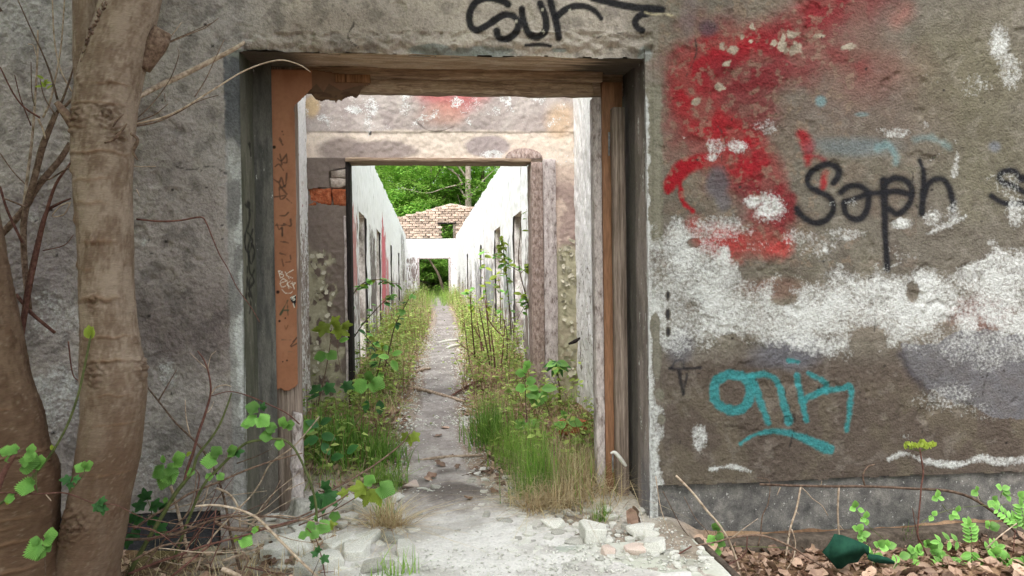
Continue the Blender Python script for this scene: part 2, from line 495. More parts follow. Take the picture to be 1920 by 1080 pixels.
M['leaf'] = leaf_mat('fresh_leaf', lin(84, 148, 54), lin(160, 212, 112), 0.35, rand=0.38)
M['dleaf'] = leaf_mat('dark_leaf', lin(44, 92, 52), lin(88, 142, 76), 0.3)
M['yleaf'] = leaf_mat('yellow_green_leaf', lin(130, 150, 44), lin(172, 190, 84), 0.4)
M['crown'] = leaf_mat('spring_crown_leaf', lin(116, 170, 62), lin(198, 228, 124), 0.5, 0.55)
M['crownd'] = leaf_mat('deep_crown_leaf', lin(74, 126, 46), lin(154, 192, 86), 0.35, 0.55)
M['grass'] = leaf_mat('green_grass', lin(72, 120, 42), lin(158, 192, 92), 0.4, 0.5, rand=0.1)
M['drygrass'] = leaf_mat('dry_grass', lin(150, 120, 84), lin(224, 208, 170), 0.25, 0.7, rand=0.1)
M['under'] = leaf_mat('undergrowth_leaf', lin(106, 138, 56), lin(190, 206, 116), 0.4, 0.55, rand=0.1)
M['drystem'] = leaf_mat('dry_stem', lin(98, 66, 48), lin(170, 138, 104), 0.05, 0.8, rand=0.1)
M['dead'] = leaf_mat('dead_leaf', lin(84, 58, 46), lin(206, 174, 152), 0.15, 0.6, rand=0.45)

# ------------------------------------------------------------------ the ground
XL, XR, ZT = -0.95, 1.218, 2.572            # doorway in the front wall
YW = 4.0                                     # its outer face
Y2, CL, CR, YE = 6.5, -0.80, 1.21, 30.0      # second wall, corridor faces, end wall
def path_x(y): return np.interp(y, [3, 4, 5, 6.5, 9, 14, 20, 30, 60], [0.16, 0.14, 0.06, 0.06, 0.14, 0.32, 0.46, 0.42, 0.6])
def path_w(y): return np.interp(y, [3, 3.9, 4.4, 5.2, 6.5, 9, 14, 30], [1.2, 0.95, 0.42, 0.28, 0.23, 0.25, 0.27, 0.3])
def gz(x, y):
    x = np.asarray(x, float); y = np.asarray(y, float)
    ins = 0.2 * sst(4.2, 6.6, y) + np.clip(y - 6.5, 0, 24) * 0.0185 + np.clip(y - 33, 0, 100) * 0.16
    out = -0.17 * sst(1.30, 1.55, x) - 0.03 * sst(-0.6, -1.0, x)
    z = ins + out * sst(4.1, 3.95, y)
    pw = path_w(y)
    side = sst(pw * 0.8, pw * 0.8 + 0.5, np.abs(x - path_x(y)))
    z = z + side * 0.07 * sst(4.0, 4.6, y) + (fbm(x * 1.7, y * 1.7, 2, 3) - 0.5) * 0.07 * (0.35 + 0.65 * side)
    return z + (fbm(x * 14, y * 14, 4, 3) - 0.5) * 0.022
def gz1(x, y): return float(gz(np.array([x]), np.array([y]))[0])
def PG(px, py, lift=0.0):
    """point of the ground a sight line meets"""
    lo = 2.0
    for Y in np.arange(2.2, 32, 0.02):
        p = P(px, py, Y)
        if p[2] <= gz1(p[0], p[1]): break
    return np.array([p[0], p[1], gz1(p[0], p[1]) + lift])

def spaced(*segs):
    a = [np.arange(s, e, d) for s, e, d in segs] + [[segs[-1][1]]]
    return np.concatenate(a)
gx = spaced((-160, -40, 12), (-40, -8, 2), (-8, -2.6, 0.2), (-2.6, 3.8, 0.028), (3.8, 8, 0.2), (8, 40, 2), (40, 160, 12))
gy = spaced((-140, -30, 12), (-30, -4, 1.5), (-4, 2.6, 0.15), (2.6, 8, 0.028), (8, 14, 0.08), (14, 32, 0.2), (32, 60, 1.5), (60, 220, 10))
u, v = np.meshgrid(gx, gy, indexing='ij'); u = u.ravel(); v = v.ravel()
n_a, n_b = fbm(u * 6, v * 6, 21, 4), fbm(u * 1.3, v * 1.3, 22, 3)
col = np.tile(lin(104, 80, 62), (len(u), 1))
def gm(m, rgb):
    global col
    m = np.clip(m, 0, 1)[:, None]; col = col * (1 - m) + np.asarray(rgb) * m
gm(sst(0.45, 0.62, n_a), lin(136, 110, 88))
gm(sst(0.52, 0.66, n_b) * 0.5, lin(88, 92, 52))
inside = sst(3.95, 4.4, v) * (v < 31)
gm(inside * sst(0.35, 0.6, n_a) * 0.8, lin(150, 124, 98))
near = sst(1.5, 0.9, np.abs(u - 0.15)) * sst(5.4, 4.2, v) * sst(2.2, 3.0, v)
gm(near * sst(0.3, 0.55, n_a + 0.1), lin(196, 190, 182))
pd = np.abs(u - path_x(v)) / path_w(v)
gm(sst(1.45, 0.85, pd + (n_a - 0.5) * 0.9) * sst(3.0, 3.6, v) * (v < 60), lin(150, 138, 126))
ground = obj('ground', np.stack([u, v, gz(u, v)], 1), [gridfaces(len(gx), len(gy))], None, None, True,
             {'paint': col, 'flake': np.zeros(len(u))}, kind='structure')
M['ground'] = paint_mat('woodland_soil', 55, 0.7, 0.012, (0.6, 0.6, 0.58), 0.42)
ground.data.materials.append(M['ground'])

# the trodden path: a sheet of dust and crushed mortar lying on the soil, its edges running under it
py_ = spaced((2.3, 8, 0.022), (8, 14, 0.06), (14, 46, 0.2)); pt_ = np.linspace(-1, 1, 61)
u, v = np.meshgrid(pt_, py_, indexing='ij'); u = u.ravel(); v = v.ravel()
wob = 1.0 + 0.5 * (fbm(v * 1.6, u * 0 + 3, 31, 3) - 0.5) * np.sign(u) + 0.25 * (fbm(v * 4, u * 0 + 9, 32, 2) - 0.5)
X = path_x(v) + u * path_w(v) * wob * 1.05
nz_ = fbm(X * 9, v * 9, 33, 4)
Z = gz(X, v) + 0.012 - 0.034 * sst(0.62, 1.0, np.abs(u) + (nz_ - 0.5) * 0.5) + (nz_ - 0.5) * 0.014 + (fbm(X * 40, v * 40, 35, 2) - 0.5) * 0.008
col = np.tile(lin(158, 150, 146), (len(u), 1))
gm(sst(0.35, 0.75, fbm(X * 5, v * 5, 38, 5)), lin(190, 183, 178))
gm(sst(0.58, 0.7, fbm(X * 30, v * 30, 37, 4)) * 0.4, lin(112, 100, 92))
gm(sst(4.7, 4.05, v + (nz_ - 0.5) * 0.9), lin(214, 210, 207))
gm(sst(0.48, 0.68, fbm(X * 4, v * 4, 39, 4)) * sst(4.6, 4.2, v) * 0.55, lin(160, 154, 148))
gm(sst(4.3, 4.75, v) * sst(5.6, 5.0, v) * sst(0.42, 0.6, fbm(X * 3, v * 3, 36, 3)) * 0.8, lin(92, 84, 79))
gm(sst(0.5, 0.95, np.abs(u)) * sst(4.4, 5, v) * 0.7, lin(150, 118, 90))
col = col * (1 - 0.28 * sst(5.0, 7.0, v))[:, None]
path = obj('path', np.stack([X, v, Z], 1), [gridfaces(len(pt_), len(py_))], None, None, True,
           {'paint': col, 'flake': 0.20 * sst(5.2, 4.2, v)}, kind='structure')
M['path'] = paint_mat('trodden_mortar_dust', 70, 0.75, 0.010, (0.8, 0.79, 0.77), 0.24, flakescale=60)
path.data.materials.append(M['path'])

# ------------------------------------------------------------------ front wall
fw = empty('front_wall', (0, 4.2, 0), 'weathered grey brown rendered wall with a wide open doorway and spray graffiti', 'wall')
G = 1.06
def L(r, g, b): return lin(r, g, b) * G
def front_colour(u, v, px, py):
    p = Paint(px, py, L(126, 117, 115))
    x, y = px, py
    nA, nB, nC = fbm(x / 130, y / 130, 41, 4), fbm(x / 45, y / 60, 42, 4), fbm(x / 16, y / 16, 43, 3)
    right = sst(1120, 1300, x)
    # left half: cool grey, darker towards the foot
    p.mix(sst(0.42, 0.62, nA) * 0.7, L(140, 132, 129))
    p.mix(sst(0.5, 0.3, nA) * (1 - right) * 0.5, L(106, 98, 97))
    p.blob(350, 590, 110, 110, L(94, 83, 82), 0.85, 0.5)
    p.blob(80, 470, 90, 130, L(108, 99, 100), 0.7, 0.5)
    p.blob(340, 450, 90, 120, L(138, 128, 125), 0.6, 0.6)
    p.blob(60, 30, 90, 90, L(138, 134, 134), 0.6, 0.6)
    p.blob(370, 860, 120, 90, L(106, 100, 98), 0.6, 0.5)
    p.c = p.c * 1.30
    # strip above the doorway: warm beige
    p.mix(sst(430, 560, x) * sst(1330, 1230, x) * sst(170, 90, y) * (0.55 + 0.45 * nB), L(174, 161, 151))
    p.blob(640, 60, 150, 45, L(130, 117, 109), 0.6, 0.5)
    # right half: olive brown above, red brown below
    p.mix(right * 0.95, L(100, 92, 80))
    p.mix(right * sst(0.42, 0.62, nA) * 0.8, L(112, 104, 89))
    p.mix(right * sst(0.52, 0.36, nB) * 0.5, L(84, 74, 65))
    p.mix(right * sst(640, 700, y) * 0.9, L(82, 70, 61))
    p.mix(right * sst(690, 760, y) * sst(0.5, 0.62, nB) * 0.6, L(96, 86, 71))
    p.blob(1560, 250, 200, 130, L(106, 98, 85), 0.6, 0.6)
    p.blob(1640, 200, 200, 80, L(98, 82, 74), 0.6, 0.6)
    p.blob(1800, 130, 110, 90, L(108, 101, 80), 0.6, 0.6)
    p.blob(1860, 280, 90, 130, L(96, 90, 72), 0.6, 0.6)
    p.blob(1610, 590, 250, 50, L(130, 118, 104), 0.5, 0.6)
    p.blob(1840, 590, 60, 30, L(108, 74, 68), 0.7, 0.5)
    p.blob(1450, 540, 60, 20, L(110, 78, 66), 0.6, 0.5)
    p.mix(right * sst(0.56, 0.7, fbm(x / 30, y / 24, 46, 4)) * 0.3, L(78, 68, 58))
    p.mix((1 - right) * sst(0.57, 0.7, fbm(x / 26, y / 30, 47, 4)) * 0.4, L(72, 66, 64))
    p.mix(sst(0.60, 0.72, fbm(x / 20, y / 20, 48, 4)) * 0.16, L(150, 140, 128))
    p.c = p.c * (1 + right[:, None] * np.array([-0.05, -0.01, 0.07]) + (1 - right)[:, None] * np.array([-0.015, 0.01, 0.0]))
    # red spray
    RD, DR, PK = L(132, 22, 31), L(104, 33, 38), L(112, 64, 60)
    p.blob(1350, 190, 105, 150, DR, 0.75, 0.35, 0.5)
    p.blob(1400, 120, 140, 55, DR, 0.85, 0.4, 0.5)
    p.stroke([(1285, 200), (1283, 130), (1330, 95), (1430, 75), (1500, 50), (1560, -10)], [18, 24, 26, 34], 26, RD, 0.85)
    p.stroke([(1470, 70), (1530, 40), (1600, 10), (1640, -30)], [40, 46], 46, DR, 0.8)
    p.stroke([(1530, 85), (1590, 115), (1610, 125)], 20, 26, DR, 0.75)
    p.blob(1620, 130, 90, 60, PK, 0.45, 0.6)
    p.blob(1330, 260, 70, 60, PK, 0.6, 0.5)
    p.blob(1310, 185, 40, 60, RD, 0.5, 0.6)
    p.stroke([(1350, 230), (1395, 265), (1432, 310), (1445, 360), (1440, 420)], [24, 30, 26], 16, RD, 0.85, 0.8)
    p.stroke([(1300, 240), (1360, 255), (1420, 262)], 14, 12, RD, 0.7, 0.8)
    p.blob(1400, 330, 70, 50, DR, 0.8, 0.4)
    p.blob(1380, 310, 60, 30, RD, 0.8, 0.4)
    p.stroke([(1330, 302), (1285, 312), (1262, 338), (1252, 352)], [14, 16, 10], 5, RD, 1.0, 0.5)
    p.stroke([(1274, 345), (1280, 378), (1298, 396)], [5, 4], 3, RD, 1.0, 0.4)
    p.stroke([(1256, 350), (1252, 362)], 3.5, 2, RD, 1.0, 0.4)
    p.blob(1440, 400, 46, 60, DR, 0.8, 0.4)
    p.stroke([(1340, 440), (1400, 455), (1462, 460)], [20, 24], 14, L(150, 52, 50), 0.85, 0.8)
    p.stroke([(1300, 420), (1320, 455), (1380, 480)], 12, 14, L(146, 50, 48), 0.75, 0.8)
    p.stroke([(1503, 252), (1515, 275), (1514, 305)], [10, 12, 6], 7, RD, 0.9, 0.6)
    p.stroke([(1518, 285), (1544, 300)], 5, 6, DR, 0.8)
    p.stroke([(1548, 325), (1543, 352)], 6, 4, RD, 0.85)
    p.stroke([(1482, 372), (1476, 412)], 11, 6, DR, 0.85)
    p.stroke([(1680, 40), (1700, 20)], 12, 20, L(150, 80, 74), 0.4)
    # chips in the red paint
    for cx, cy, rx, ry in ((410, 228, 22, 20), (465, 248, 24, 15), (765, 170, 33, 17), (670, 215, 12, 13), (715, 232, 27, 20), (785, 240, 27, 26),
                           (895, 178, 18, 10), (1040, 235, 28, 13), (400, 432, 18, 16), (280, 505, 20, 18), (435, 318, 14, 11), (510, 182, 6, 14), (550, 205, 6, 6), (718, 185, 8, 20), (560, 130, 7, 14)):
        p.blob(1200 + cx / 2.667, cy / 2.667, rx / 2.667 + 1, ry / 2.667 + 1, L(150, 143, 128), 0.9, 0.2, 1.0, fine=1.9)
    worn = sst(0.50, 0.66, fbm(x / 34, y / 34, 49, 5)) * (x > 1235) * (x < 1720) * (y < 500)
    p.mix(worn * 0.34, L(104, 88, 78)); p.mix(sst(0.60, 0.68, fbm(x / 12, y / 12, 50, 4)) * (x > 1235) * (x < 1600) * (y < 500) * 0.5, L(118, 102, 88))
    # dull grey and blue paint
    GY = L(98, 97, 102)
    m = in_poly(x + (nC - 0.5) * 26, y + (nB - 0.5) * 40, [(1688, 640), (1700, 690), (1735, 730), (1800, 760), (1960, 800), (2100, 800), (2100, 640), (1960, 628), (1830, 615), (1740, 640)])
    p.mix(m * (0.55 + 0.4 * nC), GY)
    p.stroke([(1690, 665), (1712, 705), (1752, 745)], [7, 4], 8, L(66, 62, 66), 0.85)
    p.blob(1480, 660, 60, 30, L(92, 92, 100), 0.8, 0.5)
    p.blob(1440, 680, 40, 10, L(80, 78, 84), 0.5, 0.5)
    p.blob(1328, 52, 17, 15, L(70, 58, 66), 0.75, 0.5)
    p.blob(1290, 30, 14, 50, L(96, 84, 88), 0.45, 0.5)
    p.blob(1345, 345, 22, 30, L(82, 78, 82), 0.9, 0.35)
    p.blob(1355, 378, 16, 18, L(90, 86, 90), 0.8, 0.4)
    p.blob(1600, 275, 75, 18, L(98, 108, 112), 0.7, 0.6)
    LB = L(104, 130, 134)
    p.stroke([(1645, 277), (1665, 272), (1678, 290), (1680, 305)], 6, 7, LB, 0.7, 0.6)
    p.stroke([(1715, 262), (1745, 258), (1780, 275)], 5, 7, LB, 0.5, 0.6)
    p.blob(1538, 190, 9, 9, LB, 0.8, 0.5)
    p.blob(1615, 215, 12, 4, LB, 0.5, 0.5)
    p.blob(1865, 275, 12, 10, L(110, 116, 130), 0.5, 0.5)
    # black spray: the upper tag
    BK = L(25, 25, 30)
    def z1(a): return [(840 + q / 4.174, w / 4.174) for q, w in a]
    for s, hw in (([(470, 32), (430, 5), (330, -18), (240, 0), (185, 60), (168, 130), (178, 200), (225, 232), (300, 200), (370, 150), (430, 115), (490, 112), (540, 150), (548, 215), (510, 275), (445, 305), (395, 285), (382, 240)], 6.3),
                  ([(580, 68), (590, 150), (615, 230), (660, 285), (712, 290), (755, 255), (770, 190), (755, 110), (722, 25)], 6.3),
                  ([(795, -30), (815, 60), (840, 150), (858, 230), (865, 292)], 6.3), ([(850, 130), (920, 72), (1000, 45), (1080, 50), (1150, 85), (1200, 142)], [6, 6, 4]),
                  ([(1130, -15), (1300, 25), (1450, 55), (1560, 66), (1670, 76)], [6, 7, 7]), ([(1560, 108), (1500, 122), (1466, 165), (1482, 215), (1518, 236)], 6), ([(610, 352), (700, 348), (805, 356)], [2.6, 3, 2.4])):
        p.stroke(z1(s), np.atleast_1d(np.array(hw, float)) + 0.5, 1.6, BK, 0.97, 0.14)
    for a, b in ((955, 80), (535, 165), (745, 252), (740, 75)):
        q = z1([(a, b)])[0]; p.blob(q[0], q[1], 2.2, 4, L(170, 164, 150), 0.9, 0.2)
    p.stroke(z1([(1540, 95), (1600, 112), (1690, 110), (1760, 120)]), 1.6, 1.5, L(176, 166, 138), 0.8, 0.3)
    # black spray: the tag on the right
    def z2(a): return [(1440 + q / 4, 270 + w / 4) for q, w in a]
    for s, hw in (([(490, 292), (532, 235), (530, 182), (480, 155), (410, 160), (340, 200), (300, 262), (312, 318), (380, 360), (450, 392), (490, 450), (480, 520), (430, 575), (350, 592), (280, 560), (235, 520), (215, 485)], 5),
                  ([(550, 362), (600, 320), (680, 312), (740, 345), (762, 410), (745, 500), (700, 558), (640, 560), (590, 520), (572, 450)], 5), ([(580, 428), (660, 408), (760, 372), (880, 362), (980, 355), (1080, 382)], [4, 4.6, 5]),
                  ([(872, 275), (878, 400), (880, 500), (880, 650), (886, 760), (892, 850), (896, 935)], [7, 6, 4.6, 5]), ([(880, 292), (950, 256), (1030, 270), (1080, 330), (1076, 420), (1030, 490), (970, 522), (915, 488)], 5),
                  ([(1145, 120), (1165, 200), (1170, 300), (1165, 400), (1155, 520)], [3, 4.4, 5.2]), ([(1170, 390), (1200, 305), (1260, 262), (1320, 272), (1362, 335), (1385, 420), (1390, 490)], 4.6),
                  ([(1960, 255), (1890, 245), (1850, 205), (1780, 202), (1737, 238), (1762, 285), (1840, 312), (1900, 345), (1960, 380)], 4.4), ([(1680, 388), (1740, 428), (1820, 448), (1930, 440), (1990, 400)], 4.4), ([(1900, 270), (2080, 262)], 4)):
        hw = np.atleast_1d(np.array(hw, float)); p.stroke(z2(s), hw + 2.6, 5.5, BK, 0.55, 0.2); p.stroke(z2(s), hw + 0.5, 2.4, BK, 0.95, 0.2)
    # black number by the doorway, drips
    def z3(a): return [(1200 + q / 2.667, 540 + w / 2.667) for q, w in a]
    for s, hw in (([(145, 402), (220, 403), (300, 398)], 3), ([(180, 362), (213, 360), (215, 400)], 2), ([(152, 400), (176, 362)], 2), ([(192, 412), (202, 470), (215, 530)], [3.5, 3]), ([(232, 430), (215, 530)], 2)):
        p.stroke(z3(s), hw, 2.5, BK, 0.85, 0.3)
    p.blob(1275, 650, 26, 32, L(92, 90, 96), 0.8, 0.5)
    # teal spray
    TL = L(46, 118, 122)
    for s, hw in (([(450, 432), (515, 448), (548, 510), (532, 580), (475, 612), (405, 592), (368, 535), (380, 470), (425, 436), (460, 432)], [9, 9, 9]), ([(555, 440), (580, 500), (605, 585), (640, 672)], [7, 6]),
                  ([(560, 440), (620, 432), (680, 460), (705, 530), (725, 600), (745, 672)], [5, 7, 7]), ([(785, 440), (800, 520), (815, 590), (832, 662)], [6, 5]), ([(838, 424), (900, 455), (940, 490), (900, 520), (830, 555)], [4, 5, 6]),
                  ([(900, 520), (1000, 505), (1052, 498), (1052, 590), (1036, 715)], [6, 6, 4]), ([(500, 780), (560, 740), (650, 716), (750, 726), (850, 766), (948, 808)], [2.5, 4, 6, 10]), ([(745, 362), (790, 370)], 4)):
        p.stroke(z3(s), hw, 2.4, TL, 0.88, 0.5)
    # pale limewash: broad band, drips and patches
    xs = [1210, 1250, 1295, 1340, 1400, 1450, 1500, 1560, 1640, 1700, 1760, 1830, 1990]
    b = p.band(xs, [440, 428, 414, 450, 505, 530, 535, 500, 500, 520, 505, 480, 450], [668, 662, 650, 648, 640, 650, 672, 668, 660, 640, 610, 622, 640], 24, 70)
    bw = b * (0.62 + 0.8 * (fbm(x / 60, y / 60, 51, 4) - 0.5))
    p.w = np.maximum(p.w, bw)
    p.w = np.maximum(p.w, p.band([1690, 1760, 1990], [560, 590, 600], [650, 690, 700], 30, 90) * 0.42)
    for a in ((1345, 430, 60, 28, 0.5), (1440, 390, 30, 30, 0.75), (1412, 380, 20, 14, 0.8), (1340, 275, 22, 16, 0.55), (1385, 275, 22, 14, 0.6), (1335, 295, 14, 8, 0.55), (1560, 290, 18, 10, 0.2), (1440, 240, 26, 18, 0.45),
              (1680, 250, 26, 10, 0.5), (1735, 235, 10, 8, 0.4), (1655, 245, 16, 8, 0.35), (1600, 380, 16, 10, 0.35), (1560, 382, 8, 6, 0.4), (1500, 445, 40, 16, 0.42), (1585, 440, 40, 14, 0.45), (1690, 420, 20, 10, 0.7), (1750, 410, 18, 20, 0.5),
              (1790, 400, 14, 26, 0.45), (1860, 455, 14, 10, 0.45), (1905, 400, 20, 30, 0.55), (1890, 340, 24, 30, 0.35), (1855, 330, 12, 14, 0.3), (1310, 822, 14, 24, 0.6), (1420, 465, 30, 22, 0.3), (1775, 745, 60, 34, 0.42), (1840, 770, 50, 20, 0.3),
              (1700, 820, 16, 10, 0.35), (1875, 78, 22, 34, 0.66), (1895, 130, 26, 40, 0.5), (1830, 160, 40, 24, 0.3), (1740, 150, 30, 20, 0.2), (1540, 470, 60, 24, 0.35), (1700, 470, 40, 20, 0.4),
              (105, 590, 55, 55, 0.40), (80, 560, 20, 18, 0.4), (110, 740, 60, 62, 0.46), (75, 720, 24, 20, 0.5), (315, 700, 24, 34, 0.46), (270, 455, 8, 12, 0.4), (280, 880, 40, 50, 0.3), (60, 405, 14, 12, 0.4), (30, 40, 60, 30, 0.25), (120, 800, 40, 40, 0.3)):
        p.wblob(*a[:4], a=a[4], soft=0.6)
    for s, hw, a in (([(1780, 250), (1795, 275), (1790, 330)], 5, 0.6), ([(1330, 880), (1370, 874), (1408, 884)], [5, 3], 0.7), ([(1668, 862), (1700, 850), (1740, 866), (1800, 872), (1840, 858), (1870, 866), (1930, 862), (2000, 866)], [4, 6, 6], 0.62),
                     ([(1740, 305), (1800, 262)], 3, 0.35), ([(1545, 468), (1580, 500)], 2.2, 0.8), ([(1280, 255), (1305, 270)], 3, 0.4), ([(1740, 440), (1812, 405)], 3, 0.6), ([(1660, 505), (1690, 492)], 1.6, 0.8), ([(1560, 455), (1572, 485)], 1.5, 0.6)):
        p.wstroke(s, hw, 6, a, 0.6)
    for a in ((1712, 548, 14, 22), (1420, 500, 30, 30), (1470, 560, 22, 12), (1630, 640, 30, 24), (1300, 455, 14, 10), (1370, 640, 20, 16), (1600, 480, 40, 14), (1800, 465, 50, 24), (1720, 460, 40, 18)):
        p.wcut(*a)
    # edges of the doorway: bare cement arris, whitened
    eL = 462 + (y - 420) * 0.022
    arr = sst(eL - 38, eL - 34, x + (nC - 0.5) * 6) * (x < eL + 60) * (y > 96) * (y < 960)
    p.mix(arr, L(124, 122, 121)); p.mix(arr * sst(330, 200, y), L(88, 89, 92)); p.mix(arr * sst(0.45, 0.6, nB) * 0.7, L(160, 158, 155))
    p.w = p.w * (1 - arr)
    wl = arr * sst(eL - 26, eL - 14, x + (nB - 0.5) * 50) * (0.15 + 0.75 * sst(230, 430, y + (nA - 0.5) * 200)) * (1 - 0.55 * sst(790, 860, y))
    p.w = np.maximum(p.w, wl * 0.82)
    eR = 1214 + (y - 500) * 0.012
    wr = (x > eR - 30) * sst(eR + 10, eR + 3, x + (nC - 0.5) * 10) * sst(140, 200, y) * (y < 1000)
    mr = sst(eR + 32, eR + 26, x + (nC - 0.5) * 12) * (x > eR - 30) * sst(150, 165, y) * sst(470, 440, y)
    p.mix(mr, L(116, 112, 100)); p.w = np.maximum(p.w, wr * 0.86)
    wide = sst(1252, 1240, x + (nB - 0.5) * 40 - (y - 900) * 0.06) * (x > 1150) * sst(440, 500, y)
    p.w = np.maximum(p.w, wide * (0.62 + 0.5 * (nB - 0.5)))
    for a in ((1229, 612, 9, 24), (1232, 675, 8, 36), (1236, 740, 9, 12), (1240, 786, 7, 9), (1231, 650, 6, 30)):
        p.blob(*a, L(112, 108, 98), 1.0, 0.2, 0.5); p.wcut(*a, soft=0.15, nz=0.4)
    for yy in (553, 590, 622):
        p.blob(1252, yy, 4, 10, BK, 0.9, 0.4, 1.0); p.wcut(1252, yy, 5, 10)
    # plaster knocked off along the head of the doorway shows bare cement
    for a in ((805, 92, 42, 9), (900, 98, 26, 14), (868, 96, 16, 8), (870, 100, 100, 6), (940, 92, 24, 5), (1050, 92, 14, 4), (1210, 100, 14, 14), (480, 100, 60, 9)):
        p.blob(*a, L(122, 124, 120), 0.95, 0.15, 0.4)
    # the black spray under the limewash wears through
    # hairline cracks
    for s in ([(1303, 70), (1306, 92), (1302, 112), (1288, 140)], [(1340, 225), (1360, 262), (1352, 300), (1366, 330)], [(1700, 300), (1712, 330), (1709, 362), (1722, 392)], [(1480, 700), (1472, 742), (1490, 790), (1478, 850)], [(1850, 700), (1842, 740), (1856, 790)], [(1240, 500), (1262, 520), (1300, 516)], [(300, 300), (352, 318), (398, 312), (424, 326)], [(640, 18), (664, 40), (652, 70), (676, 92)], [(1120, 70), (1150, 60), (1190, 74)], [(1600, 560), (1640, 590), (1636, 640)]):
        p.stroke(s, 0.7, 0.9, L(46, 42, 40), 0.8, 0.5)
    # small holes
    for k in range(46):
        p.blob(U(1250, 1900), U(20, 860), U(1.5, 3), U(1.5, 3), L(40, 36, 34), 0.9, 0.2, 0)
    for k in range(40):
        p.blob(U(10, 440), U(10, 900), U(1.5, 3.5), U(1.5, 3.0), L(38, 35, 34), 0.9, 0.2, 0)
    return p
def front_relief(u, v, px, py):
    n = fbm(u * 80, v * 80, 61, 2); n2 = fbm(u * 34, v * 34, 62, 2); n3 = fbm(u * 2.2, v * 2.2, 63, 3)
    left = sst(700, 300, px)
    d = (n - 0.5) * (0.008 + 0.004 * left) + (n2 - 0.5) * (0.003 + 0.003 * left) + (n3 - 0.5) * 0.03
    d = d - (n - 0.5) * 0.006 * sst(0.46, 0.58, fbm(u * 1.3, v * 1.3, 70, 3))
    edge = sst(96 + (fbm(px / 22, py * 0 + 2, 64, 3) - 0.5) * 26, 84 + (fbm(px / 22, py * 0 + 2, 64, 3) - 0.5) * 26, py)
    head = (px > 455) * (px < 1225) * (py > 60)
    d = d - 0.022 * (1 - edge) * head
    band = sst(0.0, 1.0, 1 - np.abs(py - 60) / 60) * head
    d = d + band * ((fbm(px / 30, py / 22, 65, 4) - 0.45) * 0.06 - 0.012 * sst(0.52, 0.56, fbm(px / 40, py / 18, 69, 4)))
    chip = sst(0.70, 0.76, fbm(u * 7, v * 7, 66, 3))
    d = d - chip * 0.008
    arr = ((px > 424) & (px < 466) | (px > 1208) & (px < 1240)) & (py > 96)
    return np.where(arr, d * 0.35 - 0.004, d)
def front_keep(u, v, px, py):
    top = ZT + (fbm(u * 9, u * 0 + 5, 67, 3) - 0.5) * 0.045
    door = (u > XL) & (u < XR) & (v < top)
    foot = np.where(u > 0, 0.200 - (u - 1.2) * 0.008, 0.178) + (fbm(u * 12, u * 0 + 1, 68, 3) - 0.5) * 0.012
    jamb = ((u > XL - 0.14) & (u <= XL)) | ((u < XR + 0.05) & (u >= XR))
    return ~(door | ((v < foot) & ~jamb))
us = np.unique(np.round(np.concatenate([spaced((-7, -2.3, 0.06), (-2.3, 3.72, 0.0072), (3.72, 8, 0.06)), [XL, XL - 1e-3, XR, XR + 1e-3]]), 5))
vs = spaced((-0.12, 3.02, 0.0072), (3.02, 3.09, 0.03))
panel('rendered_face', us, vs, lambda u, v, d: (u, YW - d, v), M['stucco'], fw, front_colour, front_relief, front_keep)

rbox('plinth', XR + 0.052, 8, YW + 0.022, YW + 0.2, -0.5, 0.26, M['plinth'], fw, 0.006, 0.1, 0.004, 1, label='bare grey concrete plinth under the graffiti')
rbox('plinth', -7, XL - 0.145, YW + 0.015, YW + 0.2, -0.5, 0.25, M['bitumen'], fw, 0.006, 0.1, 0.004, 2, label='dark coated plinth behind the trees')
rbox('footing', XR + 0.2, 8, YW - 0.10, YW + 0.018, -0.5, -0.105, M['kerb'], fw, 0.012, 0.1, 0.01, 3)
rbox('masonry', -7, XL - 0.02, YW + 0.05, 4.5, -0.5, 3.08, M['core'], fw, 0.004, 0.5, 0.003, 4)
rbox('masonry', XR + 0.02, 8, YW + 0.05, 4.5, -0.5, 3.08, M['core'], fw, 0.004, 0.5, 0.003, 5)
rbox('lintel', XL - 0.02, XR + 0.02, YW + 0.05, 4.5, ZT + 0.03, 3.08, M['core'], fw, 0.004, 0.3, 0.003, 6)

def reveal_left(u, v, px, py):
    p = Paint(px, py, L(84, 84, 74))
    n = fbm(v * 3, u * 14, 71, 4)
    p.mix(sst(0.42, 0.62, n), L(104, 102, 92)); p.mix(sst(2.0, 2.5, v) * 0.7, L(62, 62, 56))  # upper jamb darkened: shade under the soffit put into the colour
    p.mix(sst(0.9, 0.2, v) * 0.6, L(112, 106, 98)); p.mix(sst(0.55, 0.4, fbm(v * 9, u * 30, 72, 3)) * 0.4, L(64, 66, 54))
    p.w = 0.2 * sst(0.5, 0.7, fbm(v * 6, u * 20, 73, 3))
    BK = L(36, 36, 34)
    def q(a): return [(440 + x / 3.6, 200 + y / 3.6) for x, y in a]
    for s in ([(92, 640), (100, 760), (70, 880), (75, 960), (100, 980), (118, 900), (80, 840)], [(120, 830), (90, 960), (110, 1060), (130, 980), (105, 900)], [(75, 660), (95, 690), (115, 700)], [(95, 1000), (100, 1110), (125, 1180), (90, 1240)], [(130, 1100), (95, 1200), (120, 1300)], [(90, 1250), (112, 1330), (100, 1400)], [(100, 250), (108, 340)], [(84, 1080), (78, 1300)]):
        p.stroke(q(s), 1.6, 0.9, BK, 0.9, 0.3)
    return p
def rrel(a, s): return lambda u, v, px, py: (fbm(v * 9, u * 30, s, 4) - 0.5) * a + (fbm(v * 2, u * 3, s + 1, 3) - 0.5) * a
panel('reveal', np.arange(YW + 0.001, 4.302, 0.01), np.arange(-0.12, ZT + 0.06, 0.01), lambda u, v, d: (XL + d, u, v), M['reveal'], fw, reveal_left, rrel(0.010, 74), flip=True, label='olive grey left jamb with black scrawl')
